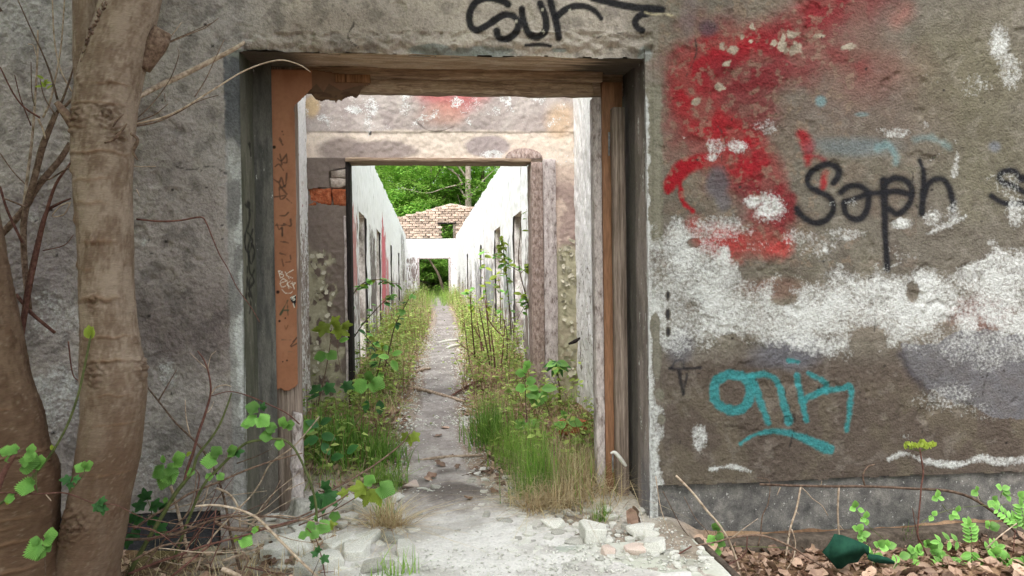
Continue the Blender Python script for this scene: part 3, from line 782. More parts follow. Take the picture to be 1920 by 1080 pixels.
def step_left(u, v, px, py):
    p = Paint(px, py, L(80, 79, 76)); n = fbm(u * 30, v * 4, 75, 4)
    p.mix(sst(0.4, 0.62, n), L(104, 101, 96)); p.mix(sst(2.0, 2.5, v) * 0.6, L(58, 56, 52)); p.mix(sst(0.8, 0.2, v) * 0.5, L(108, 100, 92))  # darker towards the head: shade of the recess painted in
    p.w = 0.22 * sst(0.5, 0.7, fbm(v * 9, u * 30, 76, 3)); return p
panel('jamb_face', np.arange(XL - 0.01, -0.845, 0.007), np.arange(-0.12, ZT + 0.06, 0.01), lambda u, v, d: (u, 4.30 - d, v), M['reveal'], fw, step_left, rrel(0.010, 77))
def reveal_right(u, v, px, py):
    p = Paint(px, py, L(122, 112, 108)); n = fbm(v * 3, u * 14, 78, 4)
    p.mix(sst(0.45, 0.6, n), L(146, 134, 131)); p.mix(sst(4.20, 4.24, u + (n - 0.5) * 0.03) * 0.9, L(84, 80, 77)); p.mix(sst(2.1, 2.5, v) * 0.6, L(60, 55, 50))  # top of the reveal toned down, soffit shade in the colour
    p.mix(sst(0.5, 0.1, v) * sst(4.2, 4.15, u) * 0.8, L(118, 116, 124))
    p.w = 0.36 * sst(0.52, 0.66, fbm(v * 8, u * 34, 79, 3)) * sst(4.25, 4.15, u) + 0.12 * sst(0.5, 0.66, fbm(v * 12, u * 34, 80, 3)); return p
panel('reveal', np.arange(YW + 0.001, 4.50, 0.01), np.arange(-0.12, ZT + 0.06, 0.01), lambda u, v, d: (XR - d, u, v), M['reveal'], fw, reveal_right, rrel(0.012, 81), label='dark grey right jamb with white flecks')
def soffit_c(u, v, px, py):
    p = Paint(px, py, lin(204, 182, 160)); n = fbm(u * 3, v * 30, 83, 4)
    p.mix(sst(0.42, 0.62, n) * 0.8, lin(170, 146, 124)); p.mix(sst(0.55, 0.7, fbm(u * 12, v * 40, 84, 3)) * 0.6, lin(216, 200, 184))
    p.mix(sst(-0.55, -0.75, u) + sst(0.8, 1.0, u + (n - 0.5) * 0.3), L(88, 80, 72)); return p  # dark soffit ends: corner shade put into the colour
panel('soffit', np.arange(XL - 0.002, XR + 0.01, 0.01), np.arange(YW + 0.004, 4.36, 0.008), lambda u, v, d: (u, v, ZT - d + (v - 4) * 0.06), M['plaster'], fw, soffit_c, lambda u, v, px, py: (fbm(u * 5, v * 16, 85, 4) - 0.5) * 0.02, flip=True)

# timber frame left standing in the doorway
fr = fw
rbox('frame_post', -0.868, -0.725, 4.345, 4.42, -0.3, 2.62, M['greywood'], fr, 0.003, 0.1, 0.003, 11)
rbox('frame_post', 1.118, 1.193, 4.335, 4.40, -0.3, 2.385, M['greywood'], fr, 0.003, 0.1, 0.004, 12)
rbox('frame_strip', 1.068, 1.196, 4.402, 4.425, -0.3, 2.55, M['brownstrip'], fr, 0.002, 0.1, 0.002, 13)
rbox('frame_jamb', 1.016, 1.066, 4.412, 4.50, -0.3, 2.46, M['lavender'], fr, 0.003, 0.1, 0.003, 14)
rbox('frame_head', -0.73, 1.012, 4.375, 4.426, 2.462, 2.545, M['beam'], fr, 0.016, 0.035, 0.006, 15, 14)
rbox('frame_head', -0.73, 1.21, 4.428, 4.5, 2.474, 2.62, M['beam'], fr, 0.008, 0.05, 0.004, 19, 12)
rbox('frame_head', -0.73, 1.064, 4.34, 4.396, 2.535, 2.60, M['beam'], fr, 0.010, 0.04, 0.004, 16, 12)
rbox('jamb_block', -0.775, -0.715, 4.30, 4.343, 0.02, 0.62, M['lavender'], fr, 0.018, 0.03, 0.006, 17, 14)
rbox('head_packing', -0.50, -0.30, 4.31, 4.338, 2.50, 2.545, M['brownwood'], fr, 0.004, 0.03, 0.003, 18, 12)
def bq(a): return [(400 + x / 3.0, 60 + y / 3.0) for x, y in a]
BO = bq([(318, 208), (560, 210), (850, 250), (882, 252), (886, 296), (850, 306), (832, 330), (822, 352), (806, 376), (778, 362), (750, 370), (722, 388), (702, 384), (690, 404), (680, 386), (664, 390), (640, 380), (612, 392), (596, 388), (575, 380), (552, 352), (528, 350), (502, 374), (482, 394), (462, 410), (455, 430), (458, 470), (462, 640), (466, 900)]) + \
     [(555.5, 420), (557, 560), (558.5, 690), (559, 720), (553, 727), (547, 730), (540, 734), (531, 733), (525, 728), (518, 733), (514, 560), (509, 330)]
def board_colour(u, v, px, py):
    p = Paint(px, py, lin(152, 105, 80) * 1.1)
    n = fbm(u * 12, v * 5, 91, 4); p.mix(sst(0.4, 0.65, n) * 0.5, lin(134, 88, 64) * 1.1)
    torn = in_poly(px, py, bq([(470, 430), (500, 372), (580, 290), (620, 340), (650, 290), (720, 330), (820, 300), (900, 300), (820, 420), (460, 440)]))
    p.mix(torn * 0.92, lin(74, 56, 42)); p.mix(torn * sst(0.5, 0.6, fbm(u * 30, v * 60, 92, 3)) * 0.6, lin(112, 86, 64))
    p.mix((px > 585) * (py < 172) * 0.75, lin(98, 76, 60)); p.mix((px > 690) * 0.8, lin(96, 78, 64))  # top piece darker grey-brown, with soffit shade put into its colour
    D = lin(60, 46, 38)
    def q(a): return [(440 + x / 3.6, 200 + y / 3.6) for x, y in a]
    def q2(a): return [(440 + x / 3.857, 480 + y / 3.857) for x, y in a]
    for s, hw in (([(318, 235), (305, 210)], 1.6), ([(325, 258), (300, 220)], 1.3), ([(320, 168), (322, 170)], 1.4), ([(327, 188), (329, 190)], 1.4), ([(290, 350), (315, 365), (345, 330)], 1.2), ([(305, 320), (320, 390)], 1.1), ([(350, 320), (352, 375), (330, 378)], 1.0),
                  ([(262, 490), (300, 510), (315, 480), (340, 540), (352, 450)], 1.5), ([(272, 405), (300, 390), (330, 430)], 1.0), ([(300, 520), (318, 545), (350, 520)], 1.2), ([(270, 610), (345, 600), (310, 625), (305, 545), (352, 590)], 1.6), ([(350, 620), (385, 650)], 1.0),
                  ([(305, 735), (340, 735), (362, 715)], 1.2), ([(278, 800), (345, 800), (330, 790), (378, 805), (378, 760)], 1.2), ([(285, 790), (300, 830), (320, 815), (322, 870)], 1.2), ([(318, 820), (322, 875)], 0.9), ([(330, 910), (365, 920)], 1.0), ([(310, 910), (335, 915)], 0.8), ([(305, 990), (345, 1000)], 1.0), ([(375, 1000), (380, 1030)], 1.2),
                  ([(320, 1030), (330, 1075)], 1.0), ([(345, 1050), (375, 1046)], 1.0)):
        p.stroke(q(s), hw, 0.8, D, 0.75, 0.2)
    for s, hw, c in (([(328, 425), (372, 345), (385, 320)], 1.0, lin(62, 74, 56)), ([(380, 325), (386, 430)], 0.9, lin(84, 72, 56)), ([(348, 392), (390, 392)], 1.3, lin(62, 74, 56)), ([(330, 425), (345, 400)], 1.5, lin(56, 66, 50)),
                     ([(340, 606), (408, 606)], 0.8, lin(104, 84, 70)), ([(385, 694), (412, 694)], 0.8, lin(116, 92, 74)), ([(362, 505), (372, 530), (385, 500)], 0.6, lin(120, 80, 56)), ([(350, 735), (352, 700)], 0.5, lin(140, 90, 64)),
                     ([(405, 650), (450, 590)], 1.3, lin(70, 52, 44)), ([(410, 655), (455, 630)], 1.3, lin(70, 52, 44)), ([(420, 620), (440, 600)], 0.8, lin(70, 52, 44))):
        p.stroke(q2(s), hw, 0.7, c, 0.85, 0.2)
    W = lin(226, 222, 210)
    for s in ([(315, 108), (330, 110), (345, 118), (325, 128)], [(318, 106), (330, 158)], [(325, 128), (352, 135), (350, 150), (332, 158)], [(365, 115), (395, 165)], [(425, 100), (372, 135), (420, 160)], [(395, 115), (425, 100)],
              [(330, 185), (350, 165), (372, 180), (340, 192), (328, 200), (345, 225), (370, 215)], [(378, 175), (392, 235)], [(405, 180), (378, 205), (410, 228)], [(415, 185), (432, 238)], [(405, 200), (440, 195), (420, 212)], [(342, 242), (368, 268), (400, 270), (418, 258)]):
        p.stroke(q2(s), 0.45, 0.55, W, 0.95, 0.05)
    st = in_poly(px, py, q2([(403, 300), (425, 284), (445, 282), (442, 340), (436, 382), (424, 345), (405, 325)])); p.mix(st * 1.0, lin(20, 20, 24))
    for s in ([(412, 312), (422, 300), (430, 296)], [(420, 312), (432, 308), (434, 316), (422, 322)], [(424, 345), (430, 362), (432, 372)], [(404, 302), (440, 286)]): p.stroke(q2(s), 0.7, 0.5, W, 0.95, 0.05)
    for cx, cy, r in ((514, 276, 3.2), (521, 547.5, 3.2), (524, 602, 2.2), (535, 597, 1.6), (530, 678, 1.4), (538, 676, 1.6)): p.blob(cx, cy, r, r, lin(44, 26, 20), 1, 0.25, 0)
    return p
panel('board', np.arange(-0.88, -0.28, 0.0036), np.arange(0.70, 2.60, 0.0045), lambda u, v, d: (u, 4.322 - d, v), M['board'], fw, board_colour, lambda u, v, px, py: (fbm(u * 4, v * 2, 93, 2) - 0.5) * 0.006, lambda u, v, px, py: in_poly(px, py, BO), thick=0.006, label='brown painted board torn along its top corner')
# shreds of board and hinges
def hinge(px, y0, y1, Y):
    a, b = P(px, y0, Y), P(px, y1, Y)
    m = MB(); m.tube([a, a * .5 + b * .5, b], 0.006, 10, curve=False)
    m.build('hinge', M['metal'], fw)
hinge(1142, 248, 292, 4.325); hinge(1149, 852, 886, 4.322)

# ------------------------------------------------------------------ second wall of the vestibule
w2 = empty('inner_wall', (0, Y2 + 0.12, 0), 'stained plaster wall with the second doorway in the middle of its face', 'wall')
VL, VR = -1.0, 1.325
D2L, D2R, D2T = -0.655, 0.925, 2.405
def w2_colour(u, v, px, py):
    g = 1.07
    def K(r, a, b): return lin(r, a, b) * g
    p = Paint(px, py, K(174, 161, 156)); x, y = px, py
    nA, nB = fbm(x / 70, y / 70, 101, 4), fbm(x / 22, y / 26, 102, 4)
    p.mix(sst(0.42, 0.6, nA) * 0.7, K(194, 183, 177))
    p.mix(sst(0.52, 0.64, nB) * 0.4, K(152, 138, 136))
    p.mix(sst(246, 250, y + (nB - 0.5) * 10) * sst(640, 610, x * 0 + y), K(216, 199, 186))
    p.mix(p.band([560, 640, 700, 760, 1000, 1060, 1120], [250, 250, 247, 245, 247, 250, 200], [275, 270, 268, 300, 300, 330, 340], 4, 10), K(222, 206, 192))
    p.blob(640, 285, 40, 26, K(150, 136, 130), 0.95, 0.25); p.blob(720, 282, 66, 20, K(152, 138, 134), 0.9, 0.2); p.blob(915, 275, 42, 20, K(166, 152, 152), 0.9, 0.15, 0.4)
    p.blob(585, 200, 14, 20, K(196, 168, 128), 0.8, 0.4); p.blob(1050, 225, 26, 30, K(204, 176, 148), 0.8, 0.5)
    p.stroke([(800, 170), (850, 192), (890, 168)], [20, 24], 22, lin(196, 60, 66), 0.62, 0.7); p.blob(830, 215, 40, 22, K(196, 150, 132), 0.55, 0.5)
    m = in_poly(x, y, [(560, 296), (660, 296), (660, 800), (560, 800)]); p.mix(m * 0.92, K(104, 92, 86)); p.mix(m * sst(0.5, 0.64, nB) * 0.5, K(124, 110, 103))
    m = m * sst(455, 490, y + (nA - 0.5) * 90) * sst(628, 615, x + (nB - 0.5) * 50 - sst(560, 640, y) * 20); p.mix(m * 0.95, K(168, 162, 140))
    p.mix(m * sst(0.56, 0.62, fbm(x / 14, y / 20, 103, 3)), K(108, 94, 88))
    r = (x > 1025) * sst(296, 320, y); p.mix(r * 0.9, K(192, 172, 160)); p.mix(r * sst(330, 360, y + (nB - 0.5) * 60) * sst(0.42, 0.55, nB) * 0.9, K(158, 138, 132))
    r2 = r * sst(455, 475, y + (nB - 0.5) * 24); p.mix(r2, K(176, 170, 146)); p.mix(r2 * sst(580, 620, y) * sst(0.48, 0.56, fbm(x / 12, y / 18, 104, 3)) * 0.7, K(150, 138, 120))
    p.w = 0.36 * sst(0.52, 0.66, fbm(x / 20, y / 20, 105, 4)) * sst(260, 230, y) + 0.2 * sst(0.5, 0.62, nB) * (y < 300)
    for a in ((665, 205, 18, 10, 0.6), (690, 225, 8, 40, 0.5), (760, 205, 14, 16, 0.5), (930, 208, 14, 12, 0.5), (870, 205, 14, 18, 0.35), (925, 290, 26, 10, 0.7), (1000, 235, 30, 12, 0.3)): p.wblob(*a[:4], a=a[4], soft=0.5)
    p.w = np.maximum(p.w, (x > 1025) * sst(340, 300, y) * sst(250, 290, y) * 0.35)
    p.stroke([(780, 228), (800, 243), (825, 246), (850, 238)], 1.2, 1, K(90, 80, 76), 0.8); p.blob(694, 250, 3, 4, K(70, 62, 60), 1, 0.3, 0)
    return p
def w2_rel(u, v, px, py):
    d = (fbm(u * 30, v * 30, 106, 3) - 0.5) * 0.010 + (fbm(u * 2, v * 2, 107, 3) - 0.5) * 0.02
    pk = ((px < 640) & (py > 470)) | ((px > 1040) & (py > 450))
    return d + pk * (sst(0.44, 0.5, fbm(px / 15, py / 19, 103, 3)) * 0.005) + ((py < 248) * 0.006)
BRK = [(-0.985, 2.085), (-0.655, 2.085), (-0.655, 1.955), (-0.80, 1.965), (-0.90, 1.955), (-0.97, 1.985)]
def w2_keep(u, v, px, py):
    door = (u > D2L) & (u < D2R) & (v < D2T)
    br = in_poly(px, py, [(580, 356), (600, 352), (660, 352), (660, 388), (640, 384), (618, 383), (600, 380), (584, 372)]) | in_poly(px, py, [(616, 322), (640, 316), (660, 314), (660, 352), (618, 352)])
    return ~(door | br)
us = np.unique(np.concatenate([np.arange(VL - 0.05, VR + 0.06, 0.0085), [D2L, D2L - 1e-3, D2R, D2R + 1e-3]]))
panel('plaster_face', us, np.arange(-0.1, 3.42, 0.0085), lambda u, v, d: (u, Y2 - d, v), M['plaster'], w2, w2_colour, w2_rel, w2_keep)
rbox('masonry', VL - 0.5, D2L - 0.012, Y2 + 0.045, Y2 + 0.22, -0.3, 3.4, M['mortar'], w2, 0.008, 0.1, 0.003, 21)
rbox('masonry', D2R + 0.012, VR + 0.5, Y2 + 0.045, Y2 + 0.22, -0.3, 3.4, M['core'], w2, 0.004, 0.2, 0.003, 22)
rbox('lintel', D2L - 0.012, D2R + 0.012, Y2 + 0.045, Y2 + 0.22, D2T + 0.03, 3.4, M['core'], w2, 0.004, 0.2, 0.003, 23)
for a, b, c, d in ((-0.995, -0.80, 2.02, 2.172), (-0.79, -0.662, 2.015, 2.168)):
    rbox('brick', a, b, Y2 + 0.004, Y2 + 0.046, c, d, M['rbrick'], w2, 0.016, 0.03, 0.006, int(a * 100), 16)
for a, b, c, d in ((-0.81, -0.662, 2.18, 2.255), (-0.80, -0.66, 2.262, 2.33)):
    rbox('brick', a, b, Y2 + 0.012, Y2 + 0.046, c, d, M['mortar'], w2, 0.016, 0.03, 0.006, int(a * 90), 16, label='brick end still caked with mortar')
rbox('door_head', D2L - 0.02, D2R + 0.005, Y2 - 0.03, Y2 + 0.2, D2T - 0.012, D2T + 0.022, M['beam'], w2, 0.006, 0.05, 0.004, 24)
rbox('door_post', D2L - 0.022, D2L + 0.012, Y2 - 0.012, Y2 + 0.2, -0.2, D2T - 0.015, M['blackpost'], w2, 0.003, 0.1, 0.003, 25, label='thin black tarred post')
rbox('arris_strip', D2L - 0.045, D2L - 0.025, Y2 - 0.016, Y2 + 0.02, -0.2, 1.93, M['lavender'], w2, 0.006, 0.05, 0.003, 26)
rbox('door_post', D2R, D2R + 0.105, Y2 - 0.035, Y2 + 0.2, -0.2, D2T - 0.013, M['pinkwood'], w2, 0.006, 0.05, 0.005, 27, label='pinkish peeling post')
rbox('architrave', D2R + 0.108, D2R + 0.225, Y2 - 0.028, Y2 + 0.03, -0.2, D2T + 0.02, M['lavender'], w2, 0.005, 0.05, 0.004, 28, label='pale flaking board beside the post')
# rounded mortar scar above the right post
m = MB(); th = np.linspace(0, math.pi, 13); c = P(982, 299, Y2)
V = [(c[0] + 0.165 * math.cos(t), Y2 - 0.03, c[2] + 0.005 + 0.09 * math.sin(t)) for t in th] + [(c[0] + 0.165 * math.cos(t), Y2 + 0.01, c[2] + 0.005 + 0.09 * math.sin(t)) for t in th]
m.add(V, [np.array([[k, k + 1, k + 14, k + 13] for k in range(12)]), np.array([list(range(13))[::-1]])])
m.build('mortar_scar', M['pinkwood'], w2, smooth=False)

# curled flakes of paint standing off the plaster
def flake_mesh(seed):
    r = random.Random(seed); V = []
    for i in range(5):
        for j in range(4):
            s, t = i / 4 - .5, j / 3 - .5
            V.append((s * (1 - .5 * abs(t)) + r.uniform(-.12, .12), -(0.5 + s) ** 2 * r.uniform(.5, .8) * .7 - .02, t * .8 + r.uniform(-.1, .1)))
    F = np.array([[i * 4 + j, i * 4 + j + 1, i * 4 + j + 5, i * 4 + j + 4] for i in range(4) for j in range(3)])
    return npmesh('paint_flake', np.array(V), [F], M['flakepaint'], False)
M['flakepaint'] = simple_mat('curled_old_paint', [(0.3, lin(178, 172, 150)), (0.7, lin(212, 206, 190))], 12, 4, None, 0.3, 0.003, fine=60, rand=0.15)
FLK = [flake_mesh(k) for k in range(6)]
def flakes(n, x0, x1, z0, z1, seed):
    for k in range(n):
        o = link('paint_flake', rnd.choice(FLK), w2, Vector((U(x0, x1), Y2 - 0.012, U(z0, z1))) - ORG[w2.name]); s = U(0.02, 0.065)
        o.scale = (s * U(.6, 1.3), s * .8, s * U(.5, 1.1)); o.rotation_euler = (U(-.2, .2), U(0, 6.28), U(-.25, .25))
flakes(46, VL + 0.03, D2L - 0.13, 0.55, 1.62, 1); flakes(44, D2R + 0.24, VR - 0.02, 0.45, 1.70, 2)

# vestibule side walls
def limewash(dark, seed, k=0.62):
    def f(u, v, px, py):
        p = Paint(px, py, lin(*dark)); n = fbm(u * 9, v * 2.2, seed, 4); n2 = fbm(u * 26, v * 9, seed + 1, 4)
        p.mix(sst(0.4, 0.6, n) * 0.7, lin(176, 160, 156)); p.w = k + 0.55 * (n2 - 0.5) + 0.35 * sst(1.4, 2.3, v); return p
    return f
vl = empty('vestibule_wall', (VL - 0.1, 5.5, 0), 'narrow strip of pale peeling wall with pink scribble just inside the doorway', 'wall')
def vl_c(u, v, px, py):
    p = limewash((150, 138, 128), 111, 0.5)(u, v, px, py); RP = lin(196, 40, 78)
    def q(a): return [(560 + x / 4.0, 170 + y / 4.0) for x, y in a]
    for s in ([(4, 560), (6, 700), (14, 790), (24, 880), (34, 800), (40, 700), (36, 560), (26, 560), (22, 700)], [(22, 690), (40, 800), (50, 700), (52, 565)]): p.stroke(q(s), 0.9, 0.8, RP, 0.9, 0.2)
    return p
panel('limewashed_face', np.arange(4.52, Y2, 0.01), np.arange(-0.1, 3.4, 0.012), lambda u, v, d: (VL + d, u, v), M['peel'], vl, vl_c, rrel(0.02, 113), flip=True)
rbox('masonry', VL - 0.3, VL - 0.02, 4.502, Y2 + 0.2, -0.3, 3.38, M['core'], vl, 0.004, 0.5, 0.003, 31)
vr = empty('vestibule_wall', (VR + 0.1, 5.5, 0), 'bright white flaking wall between the right door frame and the inner wall', 'wall')
def vr_c(u, v, px, py):
    p = limewash((128, 116, 112), 115, 0.84)(u, v, px, py); lo = sst(1.75, 1.5, v + (fbm(u * 6, v * 6, 118, 3) - 0.5) * 0.4)
    p.w = p.w - lo * 0.12; return p
panel('limewashed_face', np.arange(4.52, Y2, 0.01), np.arange(-0.1, 3.4, 0.012), lambda u, v, d: (VR - d, u, v), M['peel'], vr, vr_c, rrel(0.03, 117))
rbox('masonry', VR + 0.02, VR + 0.3, 4.502, Y2 + 0.2, -0.3, 3.38, M['core'], vr, 0.004, 0.5, 0.003, 32)

# ------------------------------------------------------------------ the long roofless corridor
HC = 3.22
def corr_wall(X, s, doors, label, seed, cfn):
    t = empty('corridor_wall', (X - s * 0.15, 18, 0), label, 'wall')
    us = np.unique(np.round(np.concatenate([spaced((Y2 + 0.21, 12, 0.03), (12, YE, 0.06))] + [[a, a + 1e-3, b, b - 1e-3] for a, b, c, e in doors]), 4))
    vs = np.unique(np.round(np.concatenate([np.arange(-0.2, HC, 0.03), [HC]] + [[c, e, c + 1e-3, e - 1e-3] for a, b, c, e in doors]), 4))
    def keep(u, v, px, py):
        k = np.ones(len(u), bool)
        for a, b, c, e in doors: k &= ~((u > a) & (u < b) & (v > c) & (v < e))
        top = HC - 0.03 * sst(0.5, 0.7, fbm(u * 3, u * 0, seed + 9, 3))
        return k & (v <= top)
    panel('limewashed_face', us, vs, lambda u, v, d: (X + s * d, u, v), M['corr'], t, cfn, lambda u, v, px, py: (fbm(u * 6, v * 6, seed, 4) - 0.5) * 0.03, keep, flip=(s > 0))
    # masonry behind the face, pierced by the doorways
    cuts = [Y2 + 0.225] + [q for d in doors for q in (d[0], d[1])] + [YE]
    x0, x1 = sorted((X - s * 0.03, X - s * 0.28))
    for k in range(0, len(cuts), 2):
        rbox('masonry', x0, x1, cuts[k], cuts[k + 1], -0.3, HC - 0.02, M['corrcore'], t, 0.012, 0.35, 0.004, seed + k)
    for a, b, c, e in doors:
        rbox('door_lintel', x0, x1, a + .002, b - .002, e + 0.004, HC - 0.02, M['corrcore'], t, 0.006, 0.3, 0.004, seed + int(a))
        if c > 0.5: rbox('window_sill', x0, x1, a + .002, b - .002, -0.3, c - 0.004, M['corrcore'], t, 0.006, 0.3, 0.004, seed + int(a))
    return t
M['corrcore'] = simple_mat('grimy_reveal_plaster', [(0.34, lin(120, 110, 106)), (0.48, lin(186, 178, 174)), (0.62, lin(226, 222, 219))], 7, 6, (1, 1, 0.6), 0.6, 0.01, fine=60)
def corr_c(seed, red):
    def f(u, v, px, py):
        p = Paint(px, py, lin(128, 116, 112)); n = fbm(u * 2.4, v * 0.7, seed, 4); n2 = fbm(u * 7, v * 1.0, seed + 1, 4); n3 = fbm(u * 1.1, v * 0.4, seed + 2, 3)
        p.mix(sst(0.45, 0.62, n3) * 0.6, lin(96, 88, 84))
        p.w = 0.72 + 0.5 * (n - 0.5) + 1.2 * (n2 - 0.5) + 0.30 * sst(1.2, 2.4, v) - 0.34 * sst(1.7, 0.4, v + (n3 - 0.5) * 1.6)
        for y0, y1, z0, z1, c, a in red:
            e = np.maximum(np.abs(u - (y0 + y1) / 2) - (y1 - y0) / 2, np.abs(v - (z0 + z1) / 2) - (z1 - z0) / 2)
            m = sst(0.16, -0.10, e + (fbm(u * 5, v * 2, seed + 5, 3) - 0.5) * 0.5) * a
            p.mix(m, lin(*c)); p.w = p.w * (1 - m)
        return p
    return f
LD = [(9.05, 10.25, -0.3, 2.22), (12.2, 13.3, -0.3, 2.22), (16.8, 17.6, 0.8, 2.2), (21.6, 22.3, 0.8, 2.2)]
RD_ = [(9.35, 10.35, -0.3, 2.24), (12.1, 13.2, -0.3, 2.24), (16.2, 16.8, 0.9, 2.15), (21.6, 22.2, 0.9, 2.15)]
corr_wall(CL, 1, LD, 'left corridor wall of streaked limewash with pink graffiti smears and door holes', 121,
          corr_c(131, [(7.6, 8.8, 1.35, 2.1, (220, 150, 148), 0.6), (8.0, 8.3, 1.9, 2.3, (214, 120, 120), 0.6), (13.6, 14.9, 0.9, 2.3, (226, 130, 142), 0.75), (15.1, 16.0, 0.8, 1.9, (230, 156, 164), 0.7), (14.0, 14.4, 1.0, 2.5, (214, 96, 110), 0.6), (10.9, 11.8, 1.0, 2.1, (118, 112, 110), 0.6), (14.2, 15, 0.4, 0.8, (214, 130, 120), 0.6), (24, 28, 1.4, 3.0, (100, 92, 90), 0.45)]))
corr_wall(CR, -1, RD_, 'right corridor wall of bright white limewash with narrow door holes', 141,
          corr_c(151, [(10.6, 11.6, 0.9, 1.9, (176, 188, 190), 0.5), (13.5, 15.2, 0.8, 1.7, (160, 176, 178), 0.5), (16.8, 18.5, 0.8, 1.8, (170, 176, 178), 0.45)]))

# ------------------------------------------------------------------ end wall with the brick gable
ew = empty('end_wall', (0.2, YE + 0.15, 0), 'far white end wall with a doorway under a broken brick gable', 'wall')
EDL, EDR, EDT = -0.35, 0.98, 2.31
def ew_c(u, v, px, py):
    p = Paint(px, py, lin(140, 126, 122)); n = fbm(u * 3, v * 2, 161, 4)
    p.w = 0.62 + 0.6 * (n - 0.5) + 0.4 * sst(2.2, 2.5, v); return p
panel('limewashed_face', np.unique(np.concatenate([np.arange(CL - .3, CR + .3, 0.04), [EDL, EDL + 1e-3, EDR, EDR - 1e-3]])), np.unique(np.concatenate([np.arange(-0.1, 3.1, 0.04), [EDT, EDT - 1e-3]])),
      lambda u, v, d: (u, YE - d, v), M['corr'], ew, ew_c, lambda u, v, px, py: (fbm(u * 6, v * 6, 162, 3) - 0.5) * 0.03, lambda u, v, px, py: ~((u > EDL) & (u < EDR) & (v < EDT)))
rbox('masonry', CL - 1.2, EDL - 0.01, YE + 0.03, YE + 0.3, -0.3, 3.06, M['corrcore'], ew, 0.006, 0.3, 0.004, 41)
rbox('masonry', EDR + 0.01, CR + 1.2, YE + 0.03, YE + 0.3, -0.3, 3.06, M['corrcore'], ew, 0.006, 0.3, 0.004, 42)
rbox('lintel', EDL - 0.01, EDR + 0.01, YE + 0.03, YE + 0.3, EDT + 0.02, 3.06, M['corrcore'], ew, 0.006, 0.3, 0.004, 43)
rbox('door_frame', EDL, EDL + 0.07, YE - 0.03, YE + 0.2, -0.2, EDT - 0.06, M['lavender'], ew, 0.004, 0.2, 0.004, 44)
rbox('door_frame', EDR - 0.09, EDR, YE - 0.03, YE + 0.2, -0.2, EDT - 0.06, M['lavender'], ew, 0.004, 0.2, 0.004, 45)
rbox('door_head', EDL, EDR, YE - 0.03, YE + 0.2, EDT - 0.058, EDT + 0.015, M['lavender'], ew, 0.004, 0.2, 0.004, 46)
def gable(x): return np.interp(x, [-2.0, -1.06, -0.2, 0.5, 1.0, 1.3, 1.9, 2.6], [3.75, 3.95, 4.15, 4.36, 4.50, 4.46, 4.32, 4.1])
bricks = []
WIN = (0.62, 1.12, 3.10, 3.66)
def brick_mesh(seed):
    bm = bmesh.new(); bmesh.ops.create_cube(bm, size=1)
    bmesh.ops.bevel(bm, geom=bm.edges[:], offset=0.07, segments=1, affect='EDGES')
    for v in bm.verts: v.co += mnoise.noise_vector(v.co * 2.2 + Vector((seed * 9, 0, 0))) * 0.09
    me = bpy.data.meshes.new('brick'); bm.to_mesh(me); bm.free(); me.materials.append(M['brick']); return me
bmv = [brick_mesh(k) for k in range(5)]
ch, bl = 0.098, 0.262
for r in range(15):
    z = 3.075 + r * ch
    for c in range(-9, 12):
        x = c * bl + (bl / 2 if r % 2 else 0) + U(-0.012, 0.012)
        if x < -2.0 or x > 2.6 or z + ch * 0.8 > gable(x) or (WIN[0] - 0.08 < x < WIN[1] + 0.08 and z < WIN[3]): continue
        o = link('brick', rnd.choice(bmv), ew, Vector((x, YE + 0.08 + U(-0.02, 0.015), z + ch / 2)) - ORG[ew.name])
        o.scale = (bl * U(0.86, 0.95), 0.16, ch * U(0.78, 0.9)); o.rotation_euler = (U(-.04, .04), U(-.04, .04), U(-.05, .05))
m = MB()
gxs = np.linspace(-2.0, 2.5, 46)
for k in range(45):
    a, b = gxs[k], gxs[k + 1]
    lo = WIN[3] if WIN[0] < (a + b) / 2 < WIN[1] else 3.05
    za, zb = gable(a) - 0.015, gable(b) - 0.015
    V = [(x, y, z) for x, h in ((a, za), (b, zb)) for y in (YE + 0.06, YE + 0.26) for z in (lo, h)]
    m.add(V, [np.array([[0, 4, 5, 1], [2, 3, 7, 6], [1, 5, 7, 3], [0, 2, 6, 4], [0, 1, 3, 2], [4, 6, 7, 5]])])
m.build('mortar_bed', M['mortar'], ew, smooth=False)
rbox('window_lintel', WIN[0] - 0.15, WIN[1] + 0.1, YE - 0.02, YE + 0.2, WIN[3] - 0.005, WIN[3] + 0.06, M['blackpost'], ew, 0.004, 0.2, 0.004, 47)

